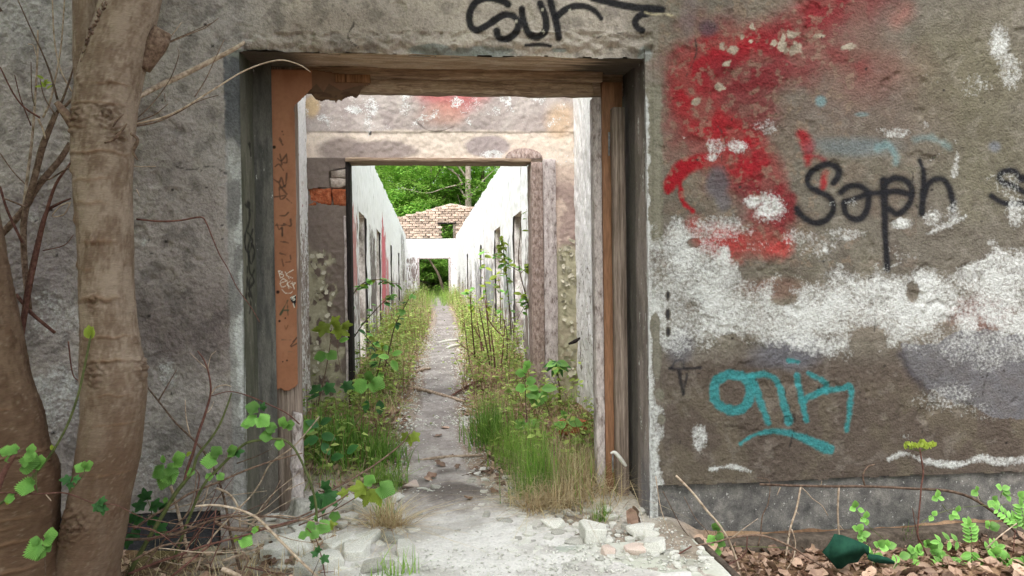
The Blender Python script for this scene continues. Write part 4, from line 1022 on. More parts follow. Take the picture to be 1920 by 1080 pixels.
# ------------------------------------------------------------------ leaf shapes (tip along +Y, face along +Z, length 1)
def leafmesh(name, outline, mat, pleat=0.05, droop=0.25, fold=0.0, rows=1):
    o = np.array(outline, float); n = len(o)
    c = np.array([0.0, 0.12])
    V, F = [], []
    rings = [0.0, 0.55, 1.0]
    pts = [np.array([[0.0, 0.12]])] + [c + (o - c) * r for r in rings[1:]]
    V = np.concatenate(pts)
    r = np.hypot(V[:, 0], V[:, 1])
    z = -droop * r ** 2 + fold * np.abs(V[:, 0])
    alt = np.zeros(len(V)); alt[1:1 + n] = ((np.arange(n) % 2) - 0.5) * pleat; alt[1 + n:] = ((np.arange(n) % 2) - 0.5) * pleat * 1.4
    z = z + alt
    V3 = np.stack([V[:, 0], V[:, 1], z], 1)
    tri = np.array([[0, 1 + k, 1 + (k + 1) % n] for k in range(n)])
    quad = np.array([[1 + k, 1 + n + k, 1 + n + (k + 1) % n, 1 + (k + 1) % n] for k in range(n)])
    tint = np.concatenate([[0.3], 0.5 + ((np.arange(n) % 2) - 0.5) * 0.7, 0.55 + ((np.arange(n) % 2) - 0.5) * 0.75]) if pleat > 0.03 else np.concatenate([[0.25], np.full(n, 0.45), np.full(n, 0.75)])  # pleat crests lighter, troughs darker: fold shading put into the tint
    return npmesh(name, V3, [tri, quad], mat, False, {'tint': tint})
def palm_outline(lobes=5, depth=0.45, ser=0.05, spread=2.35, n=42):
    out = []
    for k in range(n):
        a = -spread + 2 * spread * k / (n - 1)
        q = a / spread * (lobes - 1) / 2
        d = abs(q - round(q)) * 2
        R = (1 - depth * d ** 0.8) * (1 - 0.32 * (abs(a) / spread) ** 1.3) * (1 + ser * (1 if k % 2 else -1))
        out.append((math.sin(a) * R * 0.62, 0.1 + math.cos(a) * R * 0.62 + 0.25))
    out.append((0, 0.10))
    m = max(p[1] for p in out)
    return [(x / m, y / m) for x, y in out]
def ov_outline(w=0.3, n=16, pt=1.3):
    R = [(w * math.sin(math.pi * t) ** 0.8 * (1.15 - 0.35 * t), t) for t in np.linspace(0, 1, n // 2 + 1)]
    return [(x, y) for x, y in R] + [(-x, y) for x, y in R[-2:0:-1]]
LF = {'palm': leafmesh('leaf', palm_outline(5, 0.20, 0.09, 2.6, 50), M['leaf'], 0.09, 0.22), 'palmdark': leafmesh('leaf', palm_outline(5, 0.45, 0.06, 2.4, 54), M['dleaf'], 0.07, 0.3),
      'palmyel': leafmesh('leaf', palm_outline(5, 0.45, 0.07, 2.4, 54), M['yleaf'], 0.08, 0.35), 'round': leafmesh('leaf', palm_outline(5, 0.16, 0.09, 2.6, 50), M['leaf'], 0.08, 0.2),
      'oval': leafmesh('leaf', ov_outline(0.30), M['leaf'], 0.0, 0.15, 0.2), 'ovaldark': leafmesh('leaf', ov_outline(0.3), M['dleaf'], 0.0, 0.15, 0.2),
      'ovalyel': leafmesh('leaf', ov_outline(0.34), M['yleaf'], 0.0, 0.15, 0.2), 'leaflet': leafmesh('leaflet', ov_outline(0.2, 12), M['leaf'], 0.0, 0.15, 0.3),
      'trio': leafmesh('leaf', ov_outline(0.42), M['leaf'], 0.01, 0.12, 0.15), 'long': leafmesh('leaf', ov_outline(0.16, 12), M['dleaf'], 0.0, 0.5, 0.3)}
ZUP = np.array([0, 0, 1.0])
def orient(tip, nrm):
    t = np.asarray(tip, float); t = t / np.linalg.norm(t)
    n = np.asarray(nrm, float); n = n - t * (n @ t)
    if np.linalg.norm(n) < 1e-4: n = np.array([1.0, 0, 0]) - t * t[0]
    n /= np.linalg.norm(n); x = np.cross(t, n)
    return Matrix(((x[0], t[0], n[0]), (x[1], t[1], n[1]), (x[2], t[2], n[2]))).to_quaternion()
def leaf(parent, me, pos, tip, nrm, size, name='leaf', sx=1.0):
    o = link(name, me, parent)
    root = parent
    while root.parent is not None: root = root.parent
    base = ORG[root.name]
    if parent is root: o.location = Vector(pos) - base
    else: o.location = parent.matrix_local.inverted() @ (Vector(pos) - base) if False else Vector(pos) - base
    o.rotation_mode = 'QUATERNION'
    o.rotation_quaternion = orient(tip, nrm)
    o.scale = (size * sx, size, size)
    return o
def view_dir(ang, toward=0.3, Y=3.5):
    a = math.radians(ang)
    return RGT * math.cos(a) + UPV * math.sin(a) - FWD * toward
def W(q, Y):
    return P(q[0], q[1], q[2] if len(q) > 2 else Y)
def stem_pts(pts, Y): return [W(q, Y) for q in pts]

# ------------------------------------------------------------------ the two trees in front of the wall
def bark_paint(seed):
    m = paint_mat('smooth_bark_%s' % seed, 90, 0.45, 0.004, (0.4, 0.38, 0.35), 0.24, rough=0.75, stretch=(0.6, 0.6, 2.4))
    return m
M['bark'] = bark_paint('tree')
def trunk_mesh(name, prof, Y, parent, scars=(), knots=(), rows=300, sides=84, base=(136, 120, 107), dark=(104, 86, 73), seed=0, cap=False, **kw):
    """prof: (px, py, half width) from bottom to top"""
    prof = np.array(prof, float)
    key = np.arange(len(prof)); t = np.linspace(0, len(prof) - 1, rows)
    cr = crom([tuple(p) for p in prof], 24); ck = np.linspace(0, len(prof) - 1, len(cr))
    px, py, hw = (np.interp(t, ck, cr[:, i]) for i in range(3))
    Cn = np.array([P(a, b, Y) for a, b in zip(px, py)]); dep = (Cn - CAM) @ FWD; far_ = np.hypot(Cn[:, 0], Cn[:, 1])
    R0 = hw / FPX * dep * dep / far_
    th = np.linspace(0, 2 * math.pi, sides, endpoint=False)      # 0 faces the doorway side viewer (-Y)
    TH, _ = np.meshgrid(th, t)
    PYg = np.repeat(py[:, None], sides, 1); HW = np.repeat(hw[:, None], sides, 1)
    sang = ((TH + math.pi) % (2 * math.pi)) - math.pi
    d = (fbm(np.cos(TH) * 2 + 7 + seed, PYg / 90 + np.sin(TH) * 2, 201 + seed, 3) - 0.5) * 0.10 + (fbm(np.cos(TH) * 9 + 20, PYg / 14 + np.sin(TH) * 9, 203 + seed, 3) - 0.5) * 0.035
    d = d + (fbm(np.cos(TH) * 30 + 70, PYg / 3.5 + np.sin(TH) * 30, 204 + seed, 2) - 0.5) * 0.030 + (fbm(sang * 16, PYg / 24, 206 + seed, 3) - 0.5) * 0.02
    tone = fbm(sang * 1.6, PYg / 70, 205 + seed, 5) * 0.5 + 0.3 * fbm(sang * 9, PYg / 16, 219 + seed, 4) + 0.2 * fbm(sang * 30, PYg / 5, 220 + seed, 2)
    ring = np.zeros_like(d)
    for sy, a0, aw, amp, wd in scars:
        wav = (fbm(sang * 3 + sy, sang * 0 + sy, 207, 3) - 0.5) * 10
        g = np.exp(-((PYg - sy - wav) / wd) ** 2) * np.exp(-((sang - a0) / aw) ** 4)
        d += g * amp * (0.6 + 0.8 * fbm(sang * 14, PYg / 3, 208, 2)); ring += g
        d -= np.exp(-((PYg - sy - wav - wd * 1.5) / wd) ** 2) * np.exp(-((sang - a0) / aw) ** 4) * amp * 0.5
    wr = np.zeros_like(d)
    for kx, ky, kr, amp, wrinkle in knots:
        k = np.argmin(np.abs(py - ky)); f = np.clip((kx - px[k]) / hw[k], -0.98, 0.98)
        a0 = math.asin(f); dx = (sang - a0) * HW * 0.9; dy = PYg - ky
        rr = np.hypot(dx, dy)
        g = np.exp(-(rr / kr) ** 2)
        d += g * amp + g * wrinkle * np.cos(rr / 2.6 + 5 * fbm(dx / 12, dy / 12, 211, 3) * 3) + g * wrinkle * 2.2 * (fbm(dx / 5, dy / 5, 212, 3) - 0.5); wr += g
    R = R0[:, None] * (1 + d)
    V = np.stack([Cn[:, 0, None] + R * np.sin(TH), Cn[:, 1, None] - R * np.cos(TH), np.repeat(Cn[:, 2, None], sides, 1)], -1).reshape(-1, 3)
    i = np.arange(rows - 1)[:, None] * sides; j = np.arange(sides)[None, :]; j2 = (j + 1) % sides
    F = np.stack([i + j, i + j2, i + sides + j2, i + sides + j], -1).reshape(-1, 4)
    b, dk = lin(*base) * 1.1, lin(*dark) * 1.1
    mm = sst(0.35, 0.62, tone)[..., None]
    colr = dk * (1 - mm) + b * mm
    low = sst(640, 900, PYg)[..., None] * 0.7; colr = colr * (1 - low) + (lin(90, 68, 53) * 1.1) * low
    sp = (fbm(np.cos(TH) * 40 + 50, PYg / 5 + np.sin(TH) * 40, 214 + seed, 2) > 0.78)[..., None] * 0.2
    colr = colr * (1 - sp) + lin(160, 146, 130) * 1.1 * sp
    rg = np.clip(ring, 0, 1)[..., None] * 0.5; colr = colr * (1 - rg) + lin(120, 92, 70) * 1.1 * rg
    wg = np.clip(wr, 0, 1)[..., None] * 0.55 * sst(0.35, 0.6, fbm(sang * 20, PYg / 6, 215, 3))[..., None]; colr = colr * (1 - wg) + lin(84, 58, 42) * wg
    return obj(name, V, [F], M['bark'], parent, True, {'paint': colr.reshape(-1, 3), 'flake': np.zeros(len(V))}, **kw)
TY = 3.35
ft = empty('tree', (*P(160, 1100, TY)[:2], -0.15), 'smooth barked tree forking in two in front of the wall beside the doorway', 'tree')
SC = [(292, 0.1, 1.2, 0.05, 3), (342, -0.2, 0.7, 0.035, 2.5), (385, -0.1, 0.6, 0.05, 3), (455, 0.1, 0.6, 0.06, 4), (505, -0.6, 0.5, 0.03, 2), (560, 0.0, 0.8, 0.07, 5), (630, 0.2, 0.9, 0.04, 2.5), (672, 0.3, 0.6, 0.05, 3), (735, 0.3, 0.5, 0.02, 2),
      (788, 0.4, 0.9, 0.02, 1.5), (880, 0.5, 0.8, 0.02, 1.5), (168, 0.5, 0.6, 0.03, 2), (205, 0.0, 0.9, 0.03, 2), (245, -0.8, 0.5, 0.04, 3), (225, -0.9, 0.4, 0.05, 2), (215, -0.9, 0.4, 0.05, 2), (235, -0.9, 0.4, 0.05, 2), (415, -1.3, 0.5, 0.06, 8), (325, -1.2, 0.4, 0.06, 6), (495, -1.3, 0.3, 0.06, 6)]
KN = [(222, 225, 26, 0.05, 0.09), (240, 262, 18, 0.10, 0.12), (165, 232, 16, 0.12, 0.09), (153, 255, 8, 0.14, 0.05), (190, 692, 26, 0.03, 0.08), (272, 690, 22, 0.16, 0.10), (262, 640, 14, 0.08, 0.04), (152, 970, 30, 0.06, 0.10), (195, 562, 18, 0.03, 0.06), (196, 455, 16, 0.04, 0.05), (166, 157, 4, 0.10, 0.0), (172, 170, 4, 0.06, 0), (229, 165, 6, 0.10, 0.02), (230, 950, 20, 0.03, 0.02)]
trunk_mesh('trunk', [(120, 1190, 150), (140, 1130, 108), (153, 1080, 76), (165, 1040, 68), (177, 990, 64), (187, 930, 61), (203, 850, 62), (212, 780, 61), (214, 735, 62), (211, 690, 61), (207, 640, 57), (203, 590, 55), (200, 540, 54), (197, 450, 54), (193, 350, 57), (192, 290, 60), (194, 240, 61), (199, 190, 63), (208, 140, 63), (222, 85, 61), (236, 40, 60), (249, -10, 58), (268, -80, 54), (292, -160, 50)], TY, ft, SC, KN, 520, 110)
trunk_mesh('limb', [(178, 205, 30), (172, 170, 32), (168, 120, 32), (167, 60, 31), (167, 0, 31), (164, -70, 29), (158, -160, 27)], TY + 0.05, ft, [], [], 160, 70, seed=3)
m = MB()       # rough seam of bark between the limbs, broken ribs of bark
for k, (a, b) in enumerate([((196, 0), (186, 22)), ((189, 14), (178, 48)), ((181, 36), (170, 62)), ((173, 52), (164, 80)), ((168, 72), (158, 104)), ((162, 92), (154, 122)), ((156, 112), (149, 138))]):
    for j in range(6):
        f = j / 6; q = (a[0] + (b[0] - a[0]) * f + U(-4, 4), a[1] + (b[1] - a[1]) * f); e = (q[0] + U(-5, 5), q[1] + U(4, 12))
        c = TY - 0.115 + 0.03 * k * 0.2
        m.tube([P(*q, c), P((q[0] + e[0]) / 2, (q[1] + e[1]) / 2, c - 0.008), P(*e, c)], [0.002, U(0.004, 0.008), 0.002], 5, 0.5, 2)
m.build('bark_seam', M['twig'], ft)
m = MB()
m.tube(stem_pts([(158, 262, TY - .02), (140, 235, TY - .05), (122, 212, TY - .07), (106, 192, TY - .08)], TY), [0.045, 0.026, 0.018, 0.012], 14)
m.build('branch_stub', M['twig'], ft, label='broken branch stub with a wrinkled collar')
m = MB()
m.tube(stem_pts([(268, 130), (285, 95), (303, 62), (298, 85), (280, 118)], TY + 0.02), [0.03, 0.05, 0.035, 0.02], 10)
m.build('branch_stub', M['twig'], ft, label='torn brown stub on the right of the upper limb')
for pts, r, mt in (([(196, 268), (212, 262), (226, 248), (238, 232)], [0.004, 0.008, 0.003], 'twig'), ([(212, 238), (220, 224), (232, 214)], [0.003, 0.006, 0.003], 'twig'), ([(245, 250), (258, 262), (250, 285), (258, 300)], [0.006, 0.008, 0.003], 'twig')):
    m = MB(); m.tube(stem_pts([(a, b, TY - 0.135) for a, b in pts], TY), r, 6); m.build('bark_flap', M[mt], ft)
TW = [([(255, 184, 3.38), (300, 160, 3.5), (340, 142, 3.55), (400, 112, 3.6), (442, 90, 3.62), (458, 79, 3.64)], [0.008, 0.011, 0.0105, 0.009, 0.006], 'paletwig'), ([(243, 235), (300, 222), (340, 205), (400, 168), (460, 132), (520, 113), (560, 121), (582, 135)], [0.004, 0.003, 0.0018], 'paletwig'),
      ([(243, 238), (290, 230), (330, 213), (372, 190), (410, 178)], [0.003, 0.0012], 'twig'), ([(228, 165), (245, 140), (275, 112), (300, 85), (322, 66), (340, 42)], [0.004, 0.0025, 0.001], 'paletwig'), ([(228, 165), (240, 132), (262, 105), (284, 88)], [0.003, 0.0015], 'twig'),
      ([(300, 85), (345, 66), (400, 42)], [0.002, 0.001], 'twig'), ([(312, 82), (360, 62), (385, 52), (410, 34)], [0.002, 0.001], 'twig'), ([(250, 228), (285, 195), (318, 150), (335, 105), (333, 90)], [0.0022, 0.001], 'twig'), ([(365, 182), (385, 150), (400, 118), (420, 75)], [0.002, 0.001], 'twig'),
      ([(222, 292), (232, 304), (255, 312), (292, 312)], [0.0035, 0.0012], 'paletwig'), ([(256, 411), (300, 415), (340, 413), (375, 407), (386, 416), (398, 445), (412, 478), (428, 505), (445, 540), (470, 575), (487, 604)], [0.0035, 0.003, 0.002, 0.0012], 'redtwig'), ([(256, 355), (262, 368)], [0.002, 0.001], 'paletwig'), ([(250, 230), (290, 215), (315, 195)], [0.0025, 0.001], 'twig'), ([(310, 190), (308, 175)], [0.0015, 0.0008], 'twig'), ([(226, 165), (224, 142)], [0.002, 0.001], 'twig')]
for pts, r, mt in TW:
    m = MB(); m.tube(stem_pts(pts, TY + 0.05), np.maximum(np.array(r) * 1.25, 0.0018), 6); m.build('twig', M[mt], ft)

lt = empty('tree', (*P(-20, 1100, 3.3)[:2], -0.15), 'thick brown tree trunk leaning out of the photo at its left edge', 'tree')
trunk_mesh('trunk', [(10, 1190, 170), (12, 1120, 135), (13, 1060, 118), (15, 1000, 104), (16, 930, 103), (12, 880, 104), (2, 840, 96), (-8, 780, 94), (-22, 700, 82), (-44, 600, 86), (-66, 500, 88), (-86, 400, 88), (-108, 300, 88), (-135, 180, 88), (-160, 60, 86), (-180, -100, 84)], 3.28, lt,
           [(845, 0.6, 1.0, 0.04, 3), (934, -0.2, 0.7, 0.03, 3), (952, 0.4, 0.6, 0.02, 2), (968, -0.3, 0.8, 0.035, 3), (996, 0.3, 0.7, 0.025, 3), (1014, -0.4, 0.6, 0.03, 2), (1044, 0.2, 0.8, 0.03, 4), (902, 0.2, 0.5, 0.02, 2), (760, 0.6, 0.3, 0.02, 2), (960, -0.3, 0.5, 0.04, 6)], [(112, 858, 14, 0.10, 0.04), (10, 965, 30, 0.05, 0.04), (40, 620, 14, 0.02, 0.03), (36, 714, 14, 0.02, 0.02)], 420, 96, base=(108, 88, 72), dark=(80, 60, 46), seed=9)

# ------------------------------------------------------------------ twiggy shrub behind the trees
sh = empty('shrub', (*P(45, 1040, 3.7)[:2], -0.05), 'leafless brown shrub with crossing stems between the two trunks', 'shrub')
def s0(a): return [(x / 3.272, y / 3.272) for x, y in a]
for pts, r, mt in ((s0([(110, 0), (200, 200), (262, 330), (312, 460), (352, 610)]), [0.0022, 0.003, 0.004], 'twig'), (s0([(320, -30), (330, 200), (350, 350), (385, 460), (440, 560)]), [0.0025, 0.003], 'paletwig'), (s0([(398, -30), (378, 250), (355, 400), (330, 530), (302, 640), (262, 722)]), [0.0025, 0.003, 0.004], 'paletwig'),
                   (s0([(232, 185), (230, 350), (216, 600), (206, 750), (192, 900), (168, 1090), (130, 1400)]), [0.003, 0.0045, 0.006], 'paletwig'), (s0([(0, 410), (80, 570), (150, 660), (245, 722)]), [0.0025, 0.004], 'redtwig'), (s0([(172, 270), (205, 280), (222, 340)]), [0.002, 0.0015], 'paletwig'),
                   (s0([(345, 690), (300, 800), (258, 910), (215, 1080), (150, 1330), (150, 1600), (180, 1900)]), [0.009, 0.012, 0.011, 0.010], 'twig'), (s0([(455, 405), (400, 570), (350, 690)]), [0.003, 0.005], 'twig'), (s0([(440, 610), (390, 660), (348, 695)]), [0.006, 0.005], 'twig'),
                   (s0([(190, 380), (195, 560), (212, 650)]), [0.0015, 0.002], 'twig'), (s0([(90, 460), (125, 600), (190, 770)]), [0.0015, 0.0025], 'redtwig'), (s0([(245, 480), (270, 590), (335, 700)]), [0.0015, 0.0025], 'twig'), (s0([(235, 730), (262, 790), (278, 850)]), [0.004, 0.003], 'paletwig'),
                   ([(132, 268), (112, 300), (82, 335), (62, 362), (48, 388), (10, 432), (-30, 470)], [0.010, 0.013, 0.013, 0.014], 'twig'), ([(133, 305), (105, 345), (86, 402), (70, 470), (52, 560), (30, 700)], [0.004, 0.006, 0.008, 0.009], 'redtwig'),
                   ([(133, 372), (110, 382), (86, 400), (70, 455), (52, 535), (40, 620)], [0.003, 0.006, 0.007, 0.008], 'redtwig'), ([(134, 310), (100, 332), (86, 338)], [0.003, 0.003], 'twig'), ([(133, 380), (115, 385), (98, 405), (120, 402), (133, 378)], [0.003, 0.002], 'paletwig'),
                   ([(138, 440), (120, 460), (80, 470)], [0.0015, 0.002], 'redtwig'), ([(-5, 280), (25, 322), (50, 348)], [0.002, 0.0025], 'twig'), ([(0, 350), (14, 395), (42, 455)], [0.004, 0.005], 'redtwig'), ([(30, 552), (60, 588), (103, 624)], [0.006, 0.007, 0.006], 'redtwig'), ([(128, 640), (136, 700), (150, 716)], [0.003, 0.002], 'redtwig'), ([(8, 372), (48, 388)], [0.003, 0.004], 'twig')):
    m = MB(); m.tube(stem_pts(pts, U(3.5, 3.72)), np.array(r) * 1.25, 6); m.build('stem', M[mt], sh)
b = P(83, 160, 3.6)
for k in range(7): leaf(sh, LF['ovalyel'], b + np.array([U(-.01, .01), 0, U(-.02, .03)]), view_dir(90 + k * 30 - 90), ZUP * 0.4 - FWD, 0.035, sx=0.6)

# ------------------------------------------------------------------ plants traced where they grow
def plant(name, label, cat, base, Y, stems, leaves=(), group=None, stemname='stem'):
    b = P(*base, Y) if len(base) == 2 else np.array(base)
    t = empty(name, b, label, cat, group)
    for s in stems:
        pts, r, mt = s[:3]; m = MB(); m.tube(stem_pts(pts, s[3] if len(s) > 3 else Y), r, 6); m.build(stemname, M[mt], t)
    for l in leaves:
        x, y, size, kind, ang = l[:5]; yy = l[5] if len(l) > 5 else Y; tw = l[6] if len(l) > 6 else 0.35
        tip = view_dir(ang, tw)
        sz = srad(size, yy) * (0.84 if yy < 4.3 else 0.7)
        leaf(t, LF[kind], W((x, y), yy) , tip, ZUP * 0.55 - FWD * 0.75 + np.array([U(-.2, .2), 0, 0]), sz * U(0.94, 1.06))
    return t
def za(a): return [(240 + q[0] / 2.842, 700 + q[1] / 2.842) + tuple(q[2:]) for q in a]
plant('bramble', 'arching green caned shrub with pleated fresh leaves at the foot of the left door jamb', 'shrub', (245, 1085), 3.55,
      [(za([(0, 1080), (80, 930), (170, 780), (250, 645), (300, 580), (345, 520), (370, 440), (440, 350), (490, 270), (530, 170), (552, 105)]), [0.011, 0.010, 0.006, 0.004], 'green_stem'),
       (za([(300, 580), (320, 500), (345, 430), (375, 320), (410, 220), (438, 120), (440, 60), (425, -20), (400, -80), (370, -120)]), [0.008, 0.007, 0.005, 0.003], 'redtwig'),
       (za([(240, 1000), (330, 760), (400, 600), (480, 510), (560, 430), (630, 372), (720, 354), (820, 352), (880, 392), (930, 480), (975, 590), (1000, 690), (1005, 790)]), [0.007, 0.007, 0.006, 0.006, 0.007], 'green_stem'),
       (za([(425, -20), (370, -70), (330, -110)]), [0.002, 0.001], 'paletwig'), (za([(425, -20), (440, -90), (470, -120)]), [0.002, 0.001], 'paletwig'), (za([(438, 120), (470, 75), (520, 62), (550, 70)]), [0.003, 0.002], 'paletwig'), (za([(410, 220), (440, 190), (458, 150)]), [0.002, 0.001], 'paletwig')],
      [(*za([(200, 500)])[0], 34, 'palm', 215), (*za([(210, 520)])[0], 44, 'palm', 250), (*za([(205, 505)])[0], 40, 'palm', 300), (*za([(200, 500)])[0], 32, 'palm', 350), (*za([(240, 480)])[0], 36, 'palm', 40), (*za([(190, 480)])[0], 20, 'oval', 90), (*za([(335, 500)])[0], 22, 'palm', 260), (*za([(205, 660)])[0], 14, 'palm', 250), (*za([(310, 440)])[0], 16, 'ovalyel', 40),
       (*za([(480, 460)])[0], 40, 'palm', 178), (*za([(490, 440)])[0], 28, 'palm', 120), (*za([(530, 430)])[0], 30, 'palm', 40), (*za([(560, 425)])[0], 26, 'palmdark', 20), (*za([(430, 530)])[0], 18, 'palm', 280), (*za([(480, 535)])[0], 18, 'palm', 320),
       (*za([(690, 230)])[0], 36, 'palm', 330), (*za([(690, 235)])[0], 30, 'palm', 200), (*za([(700, 190)])[0], 30, 'palm', 160), (*za([(715, 200)])[0], 22, 'palmdark', 80), (*za([(660, 260)])[0], 24, 'palm', 190),
       (*za([(770, 330)])[0], 28, 'round', 180), (*za([(790, 300)])[0], 26, 'palm', 150), (*za([(820, 290)])[0], 26, 'palm', 80), (*za([(840, 280)])[0], 24, 'palm', 20), (*za([(810, 350)])[0], 26, 'palm', 265), (*za([(850, 300)])[0], 18, 'palm', 60), (*za([(1000, 800)])[0], 26, 'palm', 200), (*za([(1010, 800)])[0], 34, 'palm', 340), (*za([(985, 820)])[0], 26, 'palm', 230), (*za([(1000, 790)])[0], 16, 'oval', 90)], stemname='cane')
DT = [([(100, 70), (180, 170), (260, 270), (350, 355), (420, 440), (480, 560), (520, 700), (545, 850), (600, 1060)], [0.004, 0.005, 0.006, 0.007], 'twig', 3.62), ([(-60, 890), (10, 885), (120, 880), (270, 850), (400, 800), (520, 765), (650, 760), (780, 765), (880, 775), (980, 735)], [0.007, 0.006, 0.004], 'twig', 3.5),
      ([(460, 790), (540, 825), (640, 832), (740, 825), (850, 800), (965, 762), (1100, 690), (1180, 640)], [0.010, 0.010, 0.007, 0.003], 'twig', 3.6), ([(0, 1070), (150, 1010), (280, 965), (390, 925), (480, 900), (600, 870), (760, 820), (900, 780)], [0.006, 0.005, 0.003], 'redtwig', 3.45),
      ([(360, 708), (460, 702), (560, 717), (640, 745), (700, 780), (770, 850), (850, 930), (930, 1010), (1010, 1085)], [0.005, 0.006, 0.007, 0.006], 'paletwig', 3.42), ([(30, 830), (130, 760), (250, 690), (330, 640), (480, 580), (620, 520), (760, 470), (870, 440), (930, 425)], [0.006, 0.005, 0.003], 'twig', 3.55),
      ([(560, 750), (640, 670), (700, 590), (760, 480), (870, 400), (930, 340), (1020, 230)], [0.004, 0.004, 0.003], 'paletwig', 3.75), ([(440, 122), (540, 97), (640, 120), (760, 170), (850, 215), (915, 272)], [0.002, 0.003, 0.004], 'redtwig', 3.6),
      ([(305, 140), (310, 240), (330, 330)], [0.002, 0.0035], 'paletwig', 3.7), ([(228, 600), (262, 720), (300, 870), (325, 975)], [0.007, 0.008, 0.008], 'paletwig', 3.66), ([(470, 610), (540, 645), (588, 720), (598, 820)], [0.006, 0.006, 0.005], 'paletwig', 3.6), ([(690, 760), (770, 650), (812, 570)], [0.004, 0.002], 'twig', 3.7),
      ([(60, 1060), (200, 880), (330, 720), (370, 520)], [0.004, 0.004, 0.002], 'twig', 3.5), ([(360, 1060), (430, 900), (560, 750), (650, 660)], [0.005, 0.004, 0.003], 'paletwig', 3.5), ([(500, 1000), (640, 950), (720, 930)], [0.006, 0.005], 'paletwig', 3.5), ([(160, 150), (260, -20)], [0.004, 0.002], 'twig', 3.62), ([(350, 710), (380, 560), (360, 510)], [0.004, 0.002], 'redtwig', 3.6),
      ([(580, 480), (690, 440), (770, 400)], [0.003, 0.0015], 'twig', 3.66), ([(650, 810), (700, 770), (760, 742)], [0.004, 0.002], 'paletwig', 3.6), ([(20, 1000), (180, 920), (330, 900)], [0.006, 0.004], 'twig', 3.4), ([(230, 1085), (380, 960), (440, 900), (470, 720)], [0.005, 0.004, 0.002], 'redtwig', 3.4), ([(840, 625), (940, 580)], [0.003, 0.002], 'paletwig', 3.9), ([(590, 1085), (640, 1000), (600, 940)], [0.004, 0.003], 'twig', 3.4), ([(500, 1040), (600, 1085)], [0.012, 0.012], 'paletwig', 3.4)]
DTL = ['dark bent twig rising from the litter towards the forked tree', 'long slim twig lying level across the left door jamb foot', 'thick brown bent twig reaching past the left jamb over the stones', 'reddish twig slanting up over the dark plinth', 'long pale stick drooping down over the stones at the left jamb',
       'thin dark twig slanting up to the brown door board', 'pale crooked twig pointing up into the doorway', 'fine dark twig arching below the torn end of the brown board', 'short pale upright twig against the rough wall', 'thick tan dead stem standing in front of the dark plinth', 'pale hooked stem bending down before the dark plinth', 'short dark twig leaning on the left jamb',
       'thin dark stem leaning from the litter to the fresh leaves', 'pale twig slanting up from the litter beside the jamb', 'pale stick lying flat on the litter near the grey slab', 'dark side twig pointing up beside the tree bark', 'short reddish twig curling up among the leaves', 'very thin dark twig crossing the left jamb', 'short pale spur above the thick bent twig',
       'brown stick lying low beside the tree foot', 'red brown stem curving up through the twig tangle', 'tiny pale twig by the broken jamb block', 'small dark twig poking from the litter at the bottom edge', 'fat pale stick lying in the leaf litter at the bottom edge']
for (pts, r, mt, Y), lab in zip(DT, DTL):
    m = MB(); w = stem_pts(za(pts), Y); m.tube(w, r, 6); m.build('twig', M[mt], None, label=lab, cat='twig', group='twigs tangled at the left jamb', org=w[0])
for k in range(30):
    x0, y0 = U(235, 470), U(960, 1078); a = U(-0.5, 1.25); L_ = U(80, 240); x1, y1 = x0 + L_ * math.cos(a), y0 - L_ * math.sin(a) * .9
    Y = U(3.35, 3.8); w = stem_pts([(x0, y0), ((x0 + x1) / 2 + U(-18, 18), (y0 + y1) / 2 + U(-18, 18)), (x1, y1)], Y); r = U(0.0018, 0.0042)
    m = MB(); m.tube(w, [r, r * .8, r * .4], 5); m.build('twig', M[rnd.choice(['twig', 'redtwig', 'paletwig'])], None, label='slender twig in the tangle between the forked tree and the left jamb', cat='twig', group='slender tangled twigs', org=w[0])
plant('seedling', 'small seedling with one maple shaped leaf in the twig tangle', 'plant', za([(600, 960)])[0], 3.45, [(za([(600, 960), (610, 890)]), [0.002, 0.0015], 'green_stem')], [(*za([(600, 880)])[0], 30, 'palm', 345), (*za([(595, 880)])[0], 18, 'palmyel', 170), (*za([(660, 835)])[0], 16, 'palm', 10), (*za([(680, 835)])[0], 12, 'palmyel', 60)])
plant('seedling', 'seedling with big dull palm leaves by the broken jamb block', 'plant', (600, 1000), 4.05, [([(600, 1000), (606, 960), (602, 925)], [0.003, 0.002], 'green_stem')], [(602, 925, 44, 'palmdark', 230), (604, 922, 50, 'palmdark', 275), (606, 920, 46, 'palmdark', 320), (605, 920, 30, 'palmdark', 60), (612, 985, 26, 'palmyel', 20)])
plant('sapling', 'thin sapling with yellow green hanging leaves bent over the stones', 'sapling', (560, 985), 3.7, [([(560, 985), (620, 960), (680, 925), (700, 912)], [0.004, 0.003, 0.002], 'twig'), ([(620, 960), (640, 940), (650, 925)], [0.002, 0.001], 'twig')],
      [(690, 918, 42, 'palmyel', 165), (695, 915, 44, 'palmyel', 250), (703, 912, 46, 'palmyel', 290), (708, 912, 44, 'palm', 350), (700, 908, 30, 'palm', 130), (628, 958, 24, 'palm', 270), (655, 925, 26, 'palmyel', 170)])
plant('seedling', 'tiny leafy shoot growing straight up at the bottom edge among stones', 'plant', (612, 1095), 3.4, [([(612, 1095), (604, 1050), (592, 1010), (575, 990)], [0.003, 0.002], 'redtwig'), ([(585, 1080), (598, 1050)], [0.002, 0.001], 'twig')], [(598, 1040, 20, 'palmdark', 150), (602, 1042, 24, 'palmdark', 330), (596, 1036, 16, 'palmdark', 80), (575, 1000, 22, 'palm', 200), (582, 998, 24, 'palm', 340)])
zb = lambda a: [(q[0] / 3.6, 780 + q[1] / 3.6) for q in a]
